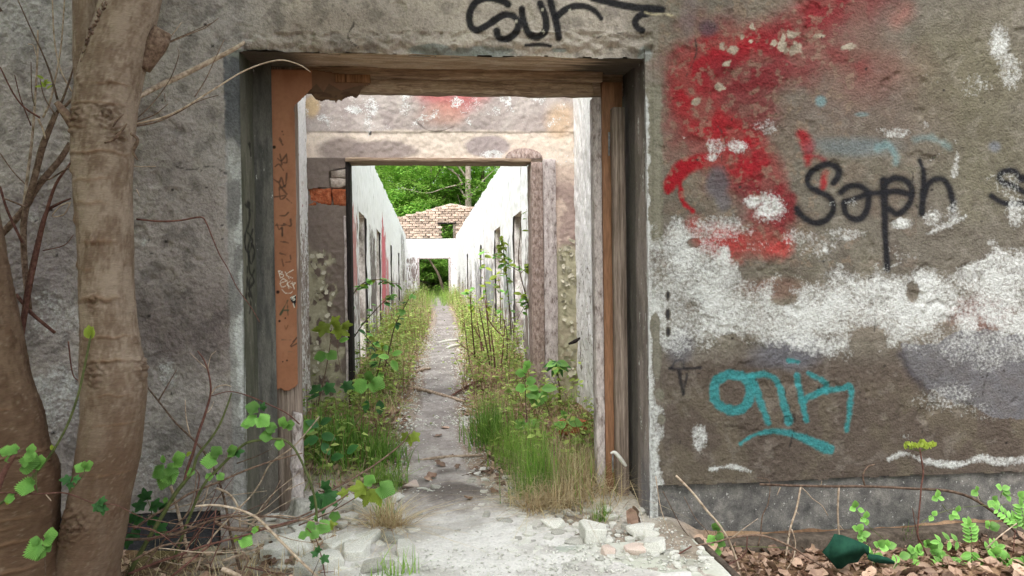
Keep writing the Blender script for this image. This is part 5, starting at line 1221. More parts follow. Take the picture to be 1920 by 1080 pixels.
plant('bramble', 'olive cane with a green bud curving up in front of the forked trunk', 'shrub', (-15, 955), 3.05, [([(-15, 955), (40, 915), (88, 862), (125, 800), (148, 735), (160, 680), (168, 640), (172, 622)], [0.0055, 0.005, 0.004], 'green_stem')],
      [(172, 635, 30, 'ovalyel', 95, 3.05), (172, 635, 28, 'ovalyel', 80, 3.05), (171, 635, 26, 'ovalyel', 112, 3.05), (100, 845, 14, 'ovalyel', 100, 3.05), (100, 845, 12, 'ovalyel', 60, 3.05)], stemname='cane')
plant('bramble', 'creeping cane with small pleated leaves across the foot of the forked trunk', 'shrub', (-15, 924), 3.0, [(zb([(-60, 520), (60, 518), (240, 527), (420, 518), (520, 545), (640, 590), (780, 600), (900, 658), (1000, 700)]), [0.003, 0.003, 0.0025, 0.001], 'redtwig'), (zb([(200, 350), (230, 410), (255, 515)]), [0.002, 0.002], 'green_stem'), (zb([(240, 310), (245, 400), (245, 500)]), [0.0015, 0.002], 'green_stem'), (zb([(470, 515), (540, 430), (575, 370)]), [0.002, 0.0015], 'green_stem'), (zb([(470, 515), (485, 440)]), [0.002, 0.001], 'green_stem'), (zb([(310, 530), (345, 572)]), [0.002, 0.002], 'paletwig')],
      [(*zb([(150, 330)])[0], 44, 'round', 15), (*zb([(230, 330)])[0], 34, 'palm', 30), (*zb([(240, 300)])[0], 32, 'palm', 170), (*zb([(240, 470)])[0], 40, 'round', 175), (*zb([(180, 255)])[0], 26, 'palm', 330), (*zb([(80, 240)])[0], 26, 'palm', 165), (*zb([(575, 360)])[0], 24, 'palm', 150), (*zb([(575, 355)])[0], 26, 'palm', 40), (*zb([(580, 360)])[0], 20, 'palm', 95), (*zb([(485, 430)])[0], 26, 'palmdark', 170), (*zb([(490, 430)])[0], 20, 'palmdark', 20), (*zb([(480, 440)])[0], 18, 'palmdark', 260), (*zb([(640, 580)])[0], 26, 'palmdark', 320), (*zb([(660, 580)])[0], 22, 'palmdark', 20), (*zb([(690, 590)])[0], 26, 'palmdark', 280), (*zb([(100, 540)])[0], 22, 'round', 200), (*zb([(50, 600)])[0], 10, 'ovalyel', 80)], stemname='cane')
plant('seedling', 'maple seedling with three lobed leaves spread over the left trunk foot', 'plant', (86, 1090), 3.0, [([(86, 1090), (84, 1045), (82, 1020)], [0.002, 0.0015], 'twig')], [(82, 1020, 48, 'palm', 205), (80, 1020, 38, 'palm', 250), (82, 1012, 38, 'palm', 30), (84, 1022, 20, 'palm', 320), (74, 1015, 20, 'palm', 160)])
plant('stump_sprout', 'cut reddish stem leaning in at the left edge beside the creeping cane', 'plant', (-8, 925), 2.95, [([(-8, 925), (8, 885), (28, 850)], [0.013, 0.011, 0.011], 'redtwig')], [(35, 845, 26, 'palm', 160), (48, 848, 30, 'palm', 25), (25, 858, 18, 'palm', 190)])
plant('fern', 'dark ferny leaves in the shade before the coated plinth right of the forked trunk', 'plant', (280, 1010), 3.75, [([(280, 1010), (285, 965), (276, 935)], [0.003, 0.002], 'green_stem')], [(276, 940, 30, 'palmdark', 100), (280, 950, 34, 'palmdark', 20), (275, 950, 32, 'palmdark', 160), (282, 965, 32, 'palmdark', 300), (270, 970, 30, 'palmdark', 210), (290, 985, 34, 'palmdark', 340), (265, 1000, 32, 'palmdark', 180), (255, 960, 30, 'palmdark', 240), (300, 960, 26, 'palmdark', 60), (250, 1010, 30, 'palmdark', 200)])

# inside the vestibule and corridor: traced saplings
def zc(a): return [(600 + q[0] / 3.6, 480 + q[1] / 3.6) for q in a]
def auto_leaves(t, stems, Y, n, size, kinds, toward=0.25):
    for k in range(n):
        pts = crom(stem_pts(rnd.choice(stems), Y), 8)
        i = int(len(pts) * U(0.22, 0.99)) % len(pts)
        leaf(t, LF[rnd.choice(kinds)], pts[i] + np.array([U(-.02, .02), U(-.03, .03), U(-.01, .01)]), np.array([U(-1, 1), U(-1, 0.6), U(-0.45, 0.35)]), ZUP + np.array([U(-.4, .4), U(-.9, .1), 0]), srad(size, Y) * U(0.6, 1.15))
SL = [([(50, 780), (110, 680), (200, 590), (290, 460), (370, 370), (430, 310), (485, 270)], 6.9), ([(200, 560), (206, 400), (210, 300), (250, 220), (320, 170), (400, 160), (460, 180), (545, 190)], 6.9), ([(440, 745), (470, 620), (500, 490), (540, 400), (600, 290), (640, 240)], 7.2), ([(380, 835), (410, 690), (430, 590)], 6.9), ([(470, 740), (390, 640), (290, 520)], 6.9)]
tlab = ['leafy sapling leaning right from behind the black post', 'sapling whose stem arches over beside the black post', 'slim dark sapling leaning over the path edge left of the path', 'short upright sapling stem at the left path edge', 'thin sapling slanting left across the pale left corridor wall']
for (s, Y), lab, nl in zip(SL, tlab, (26, 24, 18, 12, 10)):
    st = zc(s); t = plant('sapling', lab, 'sapling', st[0], Y, [(st, [0.007, 0.005, 0.003], 'twig')], group='saplings left of the path'); auto_leaves(t, [st], Y, nl, 19, ['oval', 'oval', 'ovaldark', 'ovalyel'])
def zd(a): return [(850 + q[0] / 3.6, 300 + q[1] / 3.6) for q in a]
SR = [([(560, 1200), (525, 1050), (480, 880), (450, 760), (440, 640), (450, 520), (455, 420), (460, 365)], 6.9, [([(440, 750), (380, 710), (330, 670), (270, 640)], 0.003), ([(455, 765), (500, 720), (540, 690)], 0.003), ([(430, 1080), (490, 960), (470, 900)], 0.003)]), ([(390, 1180), (385, 1080), (370, 900), (350, 700), (335, 600), (325, 540)], 7.3, []), ([(235, 1150), (228, 1000), (212, 800), (205, 600)], 9.0, []), ([(125, 1120), (118, 960), (110, 860)], 10.5, []), ([(320, 1140), (318, 900), (300, 780)], 8.6, [])]
tlab = ['tall thin sapling with tiny fresh leaves in front of the white right wall', 'dark sapling with leafy top leaning left by the right doorpost', 'slender sapling against the right corridor wall beyond the door holes', 'farthest slender sapling at the foot of the right corridor wall', 'thin bare stemmed sapling between the two leafy ones on the right']
for (s, Y, br), lab, nl in zip(SR, tlab, (64, 50, 26, 14, 14)):
    st = zd(s); bs = [zd(b) for b, _ in br]; t = plant('sapling', lab, 'sapling', st[0], Y, [(st, [0.007, 0.005, 0.0025], 'twig')] + [(b, [0.003, 0.0015], 'twig') for b in bs], group='saplings right of the path'); auto_leaves(t, [st] + bs * 2, Y, nl, 15, ['oval', 'ovalyel', 'ovalyel'])
def ze(a): return [(840 + q[0] / 3.175, 560 + q[1] / 3.175) for q in a]
CANES = [[(250, 395), (215, 200), (185, 55)], [(262, 400), (245, 230), (220, 0)], [(205, 330), (185, 200), (172, 130)], [(135, 440), (112, 260), (95, 120)], [(160, 350), (145, 180), (132, -10)], [(310, 410), (325, 330), (345, 60)], [(398, 450), (392, 290), (388, 190), (362, 0)], [(240, 420), (160, 340), (52, 255)], [(280, 410), (270, 300), (255, 190)], [(350, 370), (352, 220), (330, 120)], [(225, 360), (200, 260), (150, 160)], [(376, 250), (300, 200), (235, 110), (228, 0)]]
for k, s in enumerate(CANES):
    m = MB(); w = stem_pts(ze(s), 7.6 + (k % 4) * 0.5); m.tube(w, [0.009, 0.007, 0.004], 6)
    m.build('dead_cane', M['redtwig' if k % 3 else 'twig'], None, label='reddish brown bare cane standing in the clump right of the path', cat='cane', group='bare canes right of the path', org=w[0])
plant('chestnut_seedling', 'seedling with an umbrella of hanging leaves in front of the peeling architrave', 'plant', (1052, 760), 6.2, [([(1052, 760), (1048, 720), (1044, 678)], [0.006, 0.004], 'redtwig')], [(1044, 678, 40, 'long', a) for a in (190, 215, 245, 275, 300, 330, 350)] + [(1044, 678, 34, 'oval', a) for a in (200, 260, 320, 345)])
plant('seedling', 'slim seedling with round pale leaves beside the bright grass tuft', 'plant', (988, 830), 5.6, [([(990, 830), (986, 760), (984, 690)], [0.004, 0.003], 'twig')], [(984, 690, 24, 'round', 60), (984, 700, 28, 'round', 170), (986, 715, 30, 'round', 10), (985, 725, 28, 'round', 190), (985, 740, 34, 'oval', 350), (986, 790, 36, 'round', 200), (988, 790, 38, 'round', 340), (986, 700, 24, 'oval', 100)])
plant('seedling', 'seedling with broad drooping leaves next to the inner doorpost', 'plant', (1030, 780), 5.9, [([(1032, 780), (1018, 745), (1010, 735)], [0.003, 0.002], 'green_stem')], [(1010, 735, 44, 'palm', 250), (1012, 735, 34, 'palm', 200), (1012, 735, 32, 'palm', 310), (1015, 728, 46, 'oval', 5), (1010, 728, 36, 'oval', 175)])
plant('seedling', 'low seedling with three light leaves in the dry grass by the right frame', 'plant', (1072, 850), 5.3, [([(1072, 850), (1066, 800), (1062, 790)], [0.003, 0.002], 'green_stem')], [(1062, 790, 40, 'oval', 215), (1062, 788, 46, 'oval', 350), (1062, 785, 30, 'oval', 120), (1058, 795, 30, 'oval', 180)])
plant('sapling', 'little sapling with yellow green hand shaped leaf before the mottled left plaster', 'sapling', (600, 745), 5.9, [([(596, 760), (610, 700), (620, 640), (622, 615)], [0.005, 0.003], 'twig'), ([(640, 700), (632, 650), (640, 610)], [0.003, 0.002], 'twig')], [(622, 615, 50, 'palmyel', 175), (624, 615, 50, 'palmyel', 345), (622, 612, 36, 'palmyel', 60), (612, 665, 34, 'palm', 190), (614, 660, 34, 'palm', 330), (604, 725, 40, 'palmdark', 200), (606, 722, 40, 'palmdark', 340), (636, 640, 30, 'oval', 20), (640, 612, 34, 'palmyel', 20), (600, 740, 34, 'long', 190), (640, 720, 40, 'palmdark', 350)])
plant('seedling', 'nettle like seedling with wide green leaves left of the path bend', 'plant', (690, 770), 5.9, [([(692, 775), (690, 730), (690, 715)], [0.004, 0.002], 'green_stem')], [(690, 718, 46, 'palm', 195), (692, 716, 46, 'palm', 350), (690, 714, 30, 'palm', 80), (688, 750, 36, 'ovaldark', 265), (712, 750, 40, 'ovaldark', 275), (730, 670, 30, 'oval', 170), (735, 665, 32, 'oval', 20), (735, 675, 34, 'oval', 300)])
plant('seedling', 'dark spoon leaved plant under the iris leaves at the left jamb', 'plant', (600, 850), 4.75, [([(600, 850), (604, 820), (600, 795)], [0.004, 0.002], 'green_stem')], [(600, 795, 40, 'ovaldark', 30), (598, 800, 40, 'ovaldark', 150), (602, 815, 44, 'ovaldark', 350), (598, 820, 44, 'ovaldark', 200), (604, 830, 40, 'ovaldark', 310), (590, 800, 40, 'round', 170), (620, 860, 40, 'ovaldark', 20), (650, 850, 40, 'ovaldark', 40)])
plant('seedling', 'young shoot with a drooping pair of olive leaves at the left path edge', 'plant', (735, 905), 4.45, [([(610, 925, 4.2), (690, 880, 4.3), (750, 835, 4.4), (768, 812, 4.45)], [0.006, 0.005, 0.003], 'twig', 4.4)], [(768, 812, 30, 'palmyel', 215, 4.45), (769, 812, 34, 'palmyel', 270, 4.45), (770, 811, 34, 'palmyel', 325, 4.45)])

# plants under the graffiti
def zf(a): return [(1240 + q[0] / 2.824, 840 + q[1] / 2.824) for q in a]
def zg(a): return [(1580 + q[0] / 4.153, 820 + q[1] / 4.153) for q in a]
bt = empty('fallen_branch', P(1900, 990, 3.8), 'long bare branch arching level along the grey plinth with hanging rootlets', 'branch')
for nm, s, r, mt in (('branch', [(522, 192), (700, 199), (900, 203), (1080, 203), (1250, 210), (1370, 217), (1480, 222), (1560, 236), (1640, 263), (1720, 312), (1800, 372), (1880, 450)], [0.0065, 0.007, 0.007, 0.008, 0.008, 0.007], 'twig'), ('rootlet', [(738, 203), (716, 320), (682, 430), (660, 570), (640, 690)], [0.005, 0.0055, 0.005], 'paletwig'), ('rootlet', [(940, 208), (934, 330), (940, 450), (950, 590), (958, 690)], [0.0055, 0.0055, 0.006], 'paletwig'),
                     ('rootlet', [(742, 208), (775, 240), (800, 268), (850, 305), (882, 358)], [0.003, 0.0025], 'paletwig'), ('rootlet', [(630, 208), (612, 250)], [0.003, 0.0015], 'paletwig'), ('spur', [(1078, 203), (1068, 150), (1090, 102), (1130, 86)], [0.005, 0.0045, 0.003], 'twig'), ('spur', [(845, 200), (850, 172)], [0.002, 0.001], 'paletwig'), ('spur', [(1680, 280), (1672, 240)], [0.003, 0.002], 'paletwig'), ('rootlet', [(712, 330), (730, 355)], [0.002, 0.001], 'paletwig'), ('rootlet', [(945, 410), (966, 435)], [0.002, 0.001], 'paletwig')):
    m = MB(); m.tube(stem_pts(zf(s), 3.78), r, 7); m.build(nm, M[mt], bt)
GT = [([(78, 146), (160, 230), (240, 330), (300, 400), (352, 480), (390, 570), (425, 690)], [0.0055, 0.006, 0.006], 'paletwig', 3.62, 'pale straight stick leaning across the corner of the grey plinth'), ([(-40, 600), (0, 580), (150, 525), (280, 500), (365, 478), (470, 462), (560, 470), (680, 520), (760, 570), (860, 630)], [0.003, 0.005, 0.006, 0.005], 'twig', 3.6, 'brown twig lying arched over the end of the concrete pad'),
      ([(365, 480), (440, 425), (512, 373)], [0.003, 0.0015], 'paletwig', 3.6, 'small pale twig crossing the arched brown twig'), ([(8, 228), (60, 330), (115, 430), (188, 514)], [0.0025, 0.0025], 'twig', 3.75, 'thin dark twig hanging by the corner of the doorway'), ([(120, 258), (180, 370), (242, 440), (262, 500)], [0.002, 0.0025], 'twig', 3.75, 'second thin dark twig just right of the doorway corner twig'),
      ([(505, 155), (572, 176), (566, 290), (535, 360), (525, 460), (512, 520)], [0.0012, 0.003, 0.004], 'twig', 3.85, 'dark crooked twig standing upright against the plinth'), ([(330, 630), (440, 565), (455, 470)], [0.004, 0.003], 'redtwig', 3.55, 'short reddish forked twig in the litter'), ([(690, 430), (710, 500), (700, 580), (660, 650)], [0.003, 0.003], 'paletwig', 3.66, 'thin pale twig beside the left hanging rootlet'), ([(380, 520), (560, 525), (700, 530)], [0.002, 0.002], 'green_stem', 3.8, 'greenish runner lying along the plinth footing'),
      ([(1720, 530), (1800, 460), (1880, 400)], [0.004, 0.003], 'paletwig', 3.6, 'pale stick leaning among the rowan leaves'), ([(-300, 690), (-180, 680), (-60, 640), (60, 580), (160, 520)], [0.003, 0.004, 0.004], 'redtwig', 3.5, 'red brown twig lying across the concrete pad'), ([(1380, 560), (1350, 440), (1330, 320)], [0.003, 0.002], 'redtwig', 3.75, 'dark thin stalk leaning on the umbel plant'), ([(655, 430), (690, 500), (715, 560)], [0.002, 0.0025], 'twig', 3.68, 'dark short twig crossing the left rootlet'),
      ([(1200, 680), (1245, 600), (1230, 560)], [0.003, 0.003], 'paletwig', 3.5, 'pale stick poking up at the bottom edge under the umbel plant'), ([(-30, 150), (0, 330), (70, 520)], [0.0025, 0.002], 'paletwig', 3.72, 'pale dry grass stalk leaning at the right jamb')]
for s, r, mt, Y, lab in GT:
    m = MB(); w = stem_pts(zf(s), Y); m.tube(w, r, 6); m.build('twig', M[mt], None, label=lab, cat='twig', group='twigs under the graffiti wall', org=w[0])
plant('seedling', 'narrow fresh shoot at the corner of the concrete pad', 'plant', zf([(300, 560)])[0], 3.7, [(zf([(300, 560), (292, 480), (285, 430)]), [0.002, 0.0015], 'green_stem')], [(*zf([(288, 440)])[0], 24, 'palm', 80), (*zf([(290, 455)])[0], 22, 'palm', 330), (*zf([(290, 480)])[0], 26, 'palm', 190), (*zf([(292, 490)])[0], 24, 'palm', 340), (*zf([(292, 530)])[0], 22, 'palm', 280), (*zf([(292, 520)])[0], 20, 'palm', 200)])
ub = zg([(670, 950), (620, 840), (585, 760), (592, 620), (605, 480), (612, 380), (628, 280), (615, 180), (600, 90)])
up = plant('umbel_plant', 'tall stalk topped by a flat yellow green umbel in front of the wall', 'plant', ub[0], 3.72, [(ub, [0.004, 0.0045, 0.0045, 0.004], 'redtwig'), (zg([(590, 640), (560, 600), (540, 545)]), [0.002, 0.001], 'twig')] + [(zg([(602, 110), (600 + d, 85)]), [0.002, 0.0015], 'green_stem') for d in (-90, -60, -30, 30, 60, 95)])
for k in range(60):
    q = zg([(600 + U(-112, 108), 72 + U(-22, 22))])[0]; leaf(up, LF['ovalyel'], W(q, 3.72 + U(-.05, .05)), view_dir(90 + U(-60, 60)), ZUP - FWD, srad(9, 3.72) * U(.7, 1.3), name='floret')
def pinnate(t, base, tip, Y, pairs, size, kind='leaflet'):
    a, b = np.array(base, float), np.array(tip, float)
    wa, wb = W(base, Y), W(tip, Y); mid = (wa + wb) / 2 - FWD * 0.01 + ZUP * 0.01
    m = MB(); m.tube([wa, mid, wb], [0.0016, 0.0008], 5); lf = m.build('leaf', M['green_stem'], t)
    pts = crom([wa, mid, wb], 10); d = (wb - wa) / np.linalg.norm(wb - wa); nrm = -FWD * 0.8 + ZUP * 0.5; s = np.cross(d, nrm); s /= np.linalg.norm(s)
    for k in range(pairs):
        q = pts[int((0.25 + 0.7 * k / max(1, pairs - 1)) * (len(pts) - 1))]
        for sg in (-1, 1): leaf(lf, LF[kind], q, d * 0.45 + s * sg, nrm + np.array([U(-.3, .3), 0, 0]), srad(size, Y) * (1 - 0.25 * abs(k / pairs - 0.4)) * U(.9, 1.1), name='leaflet', sx=1.25)
    leaf(lf, LF[kind], pts[-1], d, nrm, srad(size, Y), name='leaflet', sx=1.25)
rw = empty('rowan_seedling', W(zg([(1000, 1000)])[0], 3.6), 'rowan seedling with feathered leaves standing in the litter near the bottom edge', 'plant')
for b, tp, pr, sz in (([(1000, 860)], [(988, 690)], 5, 20), ([(930, 815)], [(755, 815)], 3, 20), ([(1000, 870)], [(992, 1010)], 5, 24), ([(1090, 890)], [(1200, 860)], 3, 22), ([(900, 960)], [(720, 1010)], 4, 22), ([(960, 960)], [(830, 1050)], 4, 22), ([(1080, 960)], [(1110, 1060)], 4, 20)):
    pinnate(rw, zg(b)[0], zg(tp)[0], 3.6, pr, sz)
m = MB(); m.tube(stem_pts(zg([(1000, 1010), (1002, 930), (1000, 850)]), 3.6), [0.003, 0.002], 5); m.build('stem', M['green_stem'], rw)
rw = empty('rowan_seedling', W(zg([(1340, 800)])[0], 3.65), 'yellowish rowan seedling at the right edge of the photo', 'plant')
for b, tp, pr, sz in (([(1400, 700)], [(1390, 540)], 5, 20), ([(1340, 690)], [(1200, 560)], 5, 16), ([(1360, 720)], [(1340, 640)], 3, 20), ([(1400, 760)], [(1480, 640)], 4, 22)):
    pinnate(rw, zg(b)[0], zg(tp)[0], 3.65, pr, sz)
m = MB(); m.tube(stem_pts(zg([(1330, 900), (1335, 800), (1345, 720)]), 3.65), [0.003, 0.002], 5); m.build('stem', M['redtwig'], rw)
def trio(label, base, Y, spots, size=22, kind='trio', stems=()):
    return plant('bramble', label, 'plant', base, Y, [(list(s), [0.002, 0.0015], 'green_stem') for s in stems], [(x, y, size * U(.7, 1.0), kind, a) for x, y, angs in spots for a in angs])
trio('bramble runner with oval leaves hanging before the plinth near the right edge', zg([(1330, 740)])[0], 3.7, [(*zg([(1050, 420)])[0], (110, 200)), (*zg([(1240, 400)])[0], (150, 20, 330)), (*zg([(1170, 490)])[0], (230, 60, 330)), (*zg([(1280, 450)])[0], (160, 290)), (*zg([(1370, 465)])[0], (60, 340)), (*zg([(890, 580)])[0], (80, 200)), (*zg([(860, 600)])[0], (230, 330)), (*zg([(700, 610)])[0], (230, 60)), (*zg([(740, 470)])[0], (190, 350, 100)), (*zg([(930, 630)])[0], (320,))], 22, 'trio', [zg([(610, 665), (700, 610), (850, 560), (1000, 538), (1280, 520)]), zg([(1080, 500), (1050, 430)]), zg([(1230, 470), (1250, 400), (1290, 440), (1400, 490)]), zg([(775, 520), (810, 570), (860, 600)])])
trio('small bramble shoot with paired leaves leaning left of the umbel plant', zg([(340, 810)])[0], 3.7, [(*zg([(100, 550)])[0], (190, 100)), (*zg([(115, 560)])[0], (350,)), (*zg([(180, 630)])[0], (90, 200, 270)), (*zg([(150, 760)])[0], (120, 210, 300, 20, 250)), (*zg([(120, 720)])[0], (150, 60))], 22, 'trio', [zg([(340, 810), (190, 680), (95, 560)])])
trio('low bright bramble leaves over the dark green scrap', zg([(240, 940)])[0], 3.6, [(*zg([(220, 870)])[0], (170, 240)), (*zg([(280, 850)])[0], (60, 350, 140)), (*zg([(340, 850)])[0], (20, 90)), (*zg([(260, 900)])[0], (250, 320)), (*zg([(440, 930)])[0], (20, 200)), (*zg([(450, 1010)])[0], (330, 180)), (*zg([(540, 990)])[0], (40,))], 26, 'trio', [zg([(240, 1000), (250, 900), (290, 850)]), zg([(430, 1020), (440, 930)])])
trio('dark green toothed herb growing at the foot of the umbel stalk', zg([(650, 930)])[0], 3.65, [(*zg([(620, 880)])[0], (170, 130, 210)), (*zg([(680, 870)])[0], (20, 60, 330)), (*zg([(720, 900)])[0], (340, 10)), (*zg([(560, 880)])[0], (160, 230)), (*zg([(660, 850)])[0], (90, 120))], 26, 'palm', [])
trio('leafy herb with notched leaves right of the rowan seedling', zg([(1180, 980)])[0], 3.55, [(*zg([(1190, 920)])[0], (90, 30, 150)), (*zg([(1200, 960)])[0], (200, 340, 270)), (*zg([(1130, 980)])[0], (180, 230)), (*zg([(1240, 960)])[0], (10, 60)), (*zg([(1270, 1010)])[0], (300, 200)), (*zg([(1140, 700)])[0], (20, 120))], 27, 'round', [zg([(1180, 1010), (1190, 930)])])
trio('yellow green leaves crowding the bottom corner under the wall', zg([(1350, 1060)])[0], 3.5, [(*zg([(1340, 1000)])[0], (60, 140, 200)), (*zg([(1400, 980)])[0], (30, 100)), (*zg([(1310, 1050)])[0], (170, 250)), (*zg([(1390, 1050)])[0], (320, 20)), (*zg([(1450, 1010)])[0], (90, 0))], 28, 'round', [])
m = MB()      # grass sprigs by the plinth
for k in range(26):
    b = PG(*zg([(495 + U(-20, 25), 870 + U(-6, 10))])[0]); h = U(0.06, 0.17); a = U(-0.5, 0.7)
    m.tube([b, b + np.array([a * h * .4, U(-.02, .02), h * .6]), b + np.array([a * h, U(-.05, .02), h])], [0.003, 0.002, 0.0003], 3, U(0, 0.6))
m.build('grass_tuft', M['grass'], None, label='dark upright grass tuft against the plinth left of the umbel stalk', cat='grass', org=PG(*zg([(495, 880)])[0]))

# ------------------------------------------------------------------ pad, scraps and rubble
def in_corner(x0, x1, y0, y1, zt): pass
pad = empty('concrete_pad', (0.4, 3.3, 0), 'pale concrete pad with a dark edge lying before the doorway', 'slab')
def pad_sheet(u, v, px, py):
    p = Paint(px, py, lin(188, 188, 176)); n = fbm(u * 4, v * 4, 301, 4)
    p.mix(sst(0.4, 0.62, n), lin(204, 202, 196)); p.mix(sst(0.52, 0.66, fbm(u * 2, v * 3, 302, 3)) * 0.7, lin(160, 166, 160)); p.mix(sst(0.56, 0.68, fbm(u * 6, v * 9, 305, 4)) * 0.5, lin(128, 122, 114)); p.w = 0.30 * sst(0.45, 0.6, fbm(u * 5, v * 5, 303, 3)); return p
M['pad'] = paint_mat('pale_pad_concrete', 60, 0.4, 0.005, (0.8, 0.8, 0.78), 0.15, flakescale=50)
panel('top', np.arange(-0.35, 1.366, 0.012), np.arange(2.3, 3.71, 0.012), lambda u, v, d: (u, v, 0.004 + d), M['pad'], pad, pad_sheet, lambda u, v, px, py: (fbm(u * 10, v * 10, 304, 3) - 0.5) * 0.010)
rbox('core', -0.35, 1.364, 2.3, 3.705, -0.2, -0.008, M['slab'], pad, 0.002, 0.2, 0.003, 51)
rbox('edge', 1.367, 1.40, 2.3, 3.72, -0.2, 0.006, M['kerb'], pad, 0.006, 0.06, 0.006, 52)
def poly_slab(name, pts, mat, thick, **k):
    n = len(pts); c = np.mean(pts, 0); pts = np.array(pts); nr = np.cross(pts[1] - pts[0], pts[2] - pts[0]); nr = nr / np.linalg.norm(nr) * thick
    V = np.concatenate([pts, pts - nr]); F = [np.array([list(range(n))]), np.array([list(range(2 * n - 1, n - 1, -1))]), np.array([[i, n + i, n + (i + 1) % n, (i + 1) % n] for i in range(n)])]
    return obj(name, V, F, mat, k.pop('parent', None), False, **k)
tp = [W(q, 3.57) for i, q in enumerate(zf([(852, 552), (880, 520), (900, 490), (918, 455), (960, 462), (1000, 476), (1060, 500), (1100, 520), (1102, 578), (1080, 556), (1062, 572), (1040, 606), (990, 614), (955, 640), (930, 640), (890, 590)]))]
poly_slab('plastic_scrap', tp, M['tarp'], 0.004, label='torn dark green plastic sheet standing in the leaves before the plinth', cat='scrap', org=tp[0])
tp = [W(q, 3.55) for q in zf([(1095, 560), (1150, 566), (1200, 580), (1235, 600), (1228, 614), (1180, 612), (1130, 606), (1092, 590)])]
poly_slab('plastic_scrap', tp, M['tarp'], 0.004, label='smaller dark green plastic scrap lying right of the big torn one', cat='scrap', org=tp[0])
m = MB(); w = stem_pts([(1145, 850), (1152, 848), (1160, 856), (1168, 866), (1174, 874)], 4.27); m.tube(w, [0.006, 0.012, 0.013, 0.008], 8); m.build('strip', M['white'], None, label='bent white plastic strip hooked over the lower hinge', cat='strip', org=w[0])
m = MB(); w = stem_pts([(1066, 645), (1078, 640), (1090, 632)], 6.35); m.tube(w, [0.008, 0.018, 0.006], 6); m.build('latch', M['blackpost'], None, label='rusty iron latch stub sticking from the flaking right vestibule wall', cat='latch', org=w[0])
o = rbox('brick', 0.97, 1.18, 5.45, 5.55, gz1(1.07, 5.5), gz1(1.07, 5.5) + 0.1, M['rbrick'], None, 0.02, 0.03, 0.008, 61, 14); tag(o, 'dark red brick lying at the foot of the flaking vestibule wall', 'brick')
o = rbox('concrete_lump', 0, 0.10, 0, 0.12, 0, 0.16, M['greystone'], None, 0.03, 0.03, 0.01, 62, 9); o.location = (-0.76, 4.16, 0.0); o.rotation_euler = (0.1, 0.2, 0.5); tag(o, 'rough grey concrete lump leaning at the foot of the left jamb', 'rubble')
def stone_mesh(seed, flat):
    r = random.Random(seed); bm = bmesh.new()
    for k in range(22):
        v = Vector((r.gauss(0, 1), r.gauss(0, 1), r.gauss(0, 1))).normalized()
        v = Vector((max(-.62, min(.62, v.x)), max(-.55, min(.6, v.y)), max(-.5, min(.45, v.z)) * flat))
        bm.verts.new(v)
    bmesh.ops.convex_hull(bm, input=bm.verts[:])
    bmesh.ops.delete(bm, geom=[v for v in bm.verts if not v.link_faces], context='VERTS')
    bmesh.ops.dissolve_limit(bm, angle_limit=0.12, verts=bm.verts[:], edges=bm.edges[:])
    bmesh.ops.bevel(bm, geom=bm.edges[:], offset=0.035, segments=1, affect='EDGES')
    me = bpy.data.meshes.new('stone'); bm.to_mesh(me); bm.free(); return me
SM = []
for k in range(10):
    me = stone_mesh(400 + k, 0.55 if k % 2 else 0.8); SM.append(me)
SMM = {}
def stone(px, py, wpx, mat, label, group=None, flat=0.45, rz=None, name='rubble_stone', lift=0.0, asp=1.0):
    g = PG(px, py); k = rnd.randrange(10); key = (k, mat)
    if key not in SMM:
        me = SM[k].copy(); me.materials.append(M[mat]); SMM[key] = me
    s = srad(wpx, g[1]) / 1.15
    o = link(name, SMM[key], None, (g[0], g[1], g[2] + s * flat * 0.40 + lift))
    o.scale = (s, s * U(0.7, 1.0) * asp, s * flat * 1.9); o.rotation_euler = (U(-.16, .16), U(-.16, .16), U(0, 6.28) if rz is None else rz)
    tag(o, label, 'stone', group); ORG[o.name] = o.location.copy(); return o
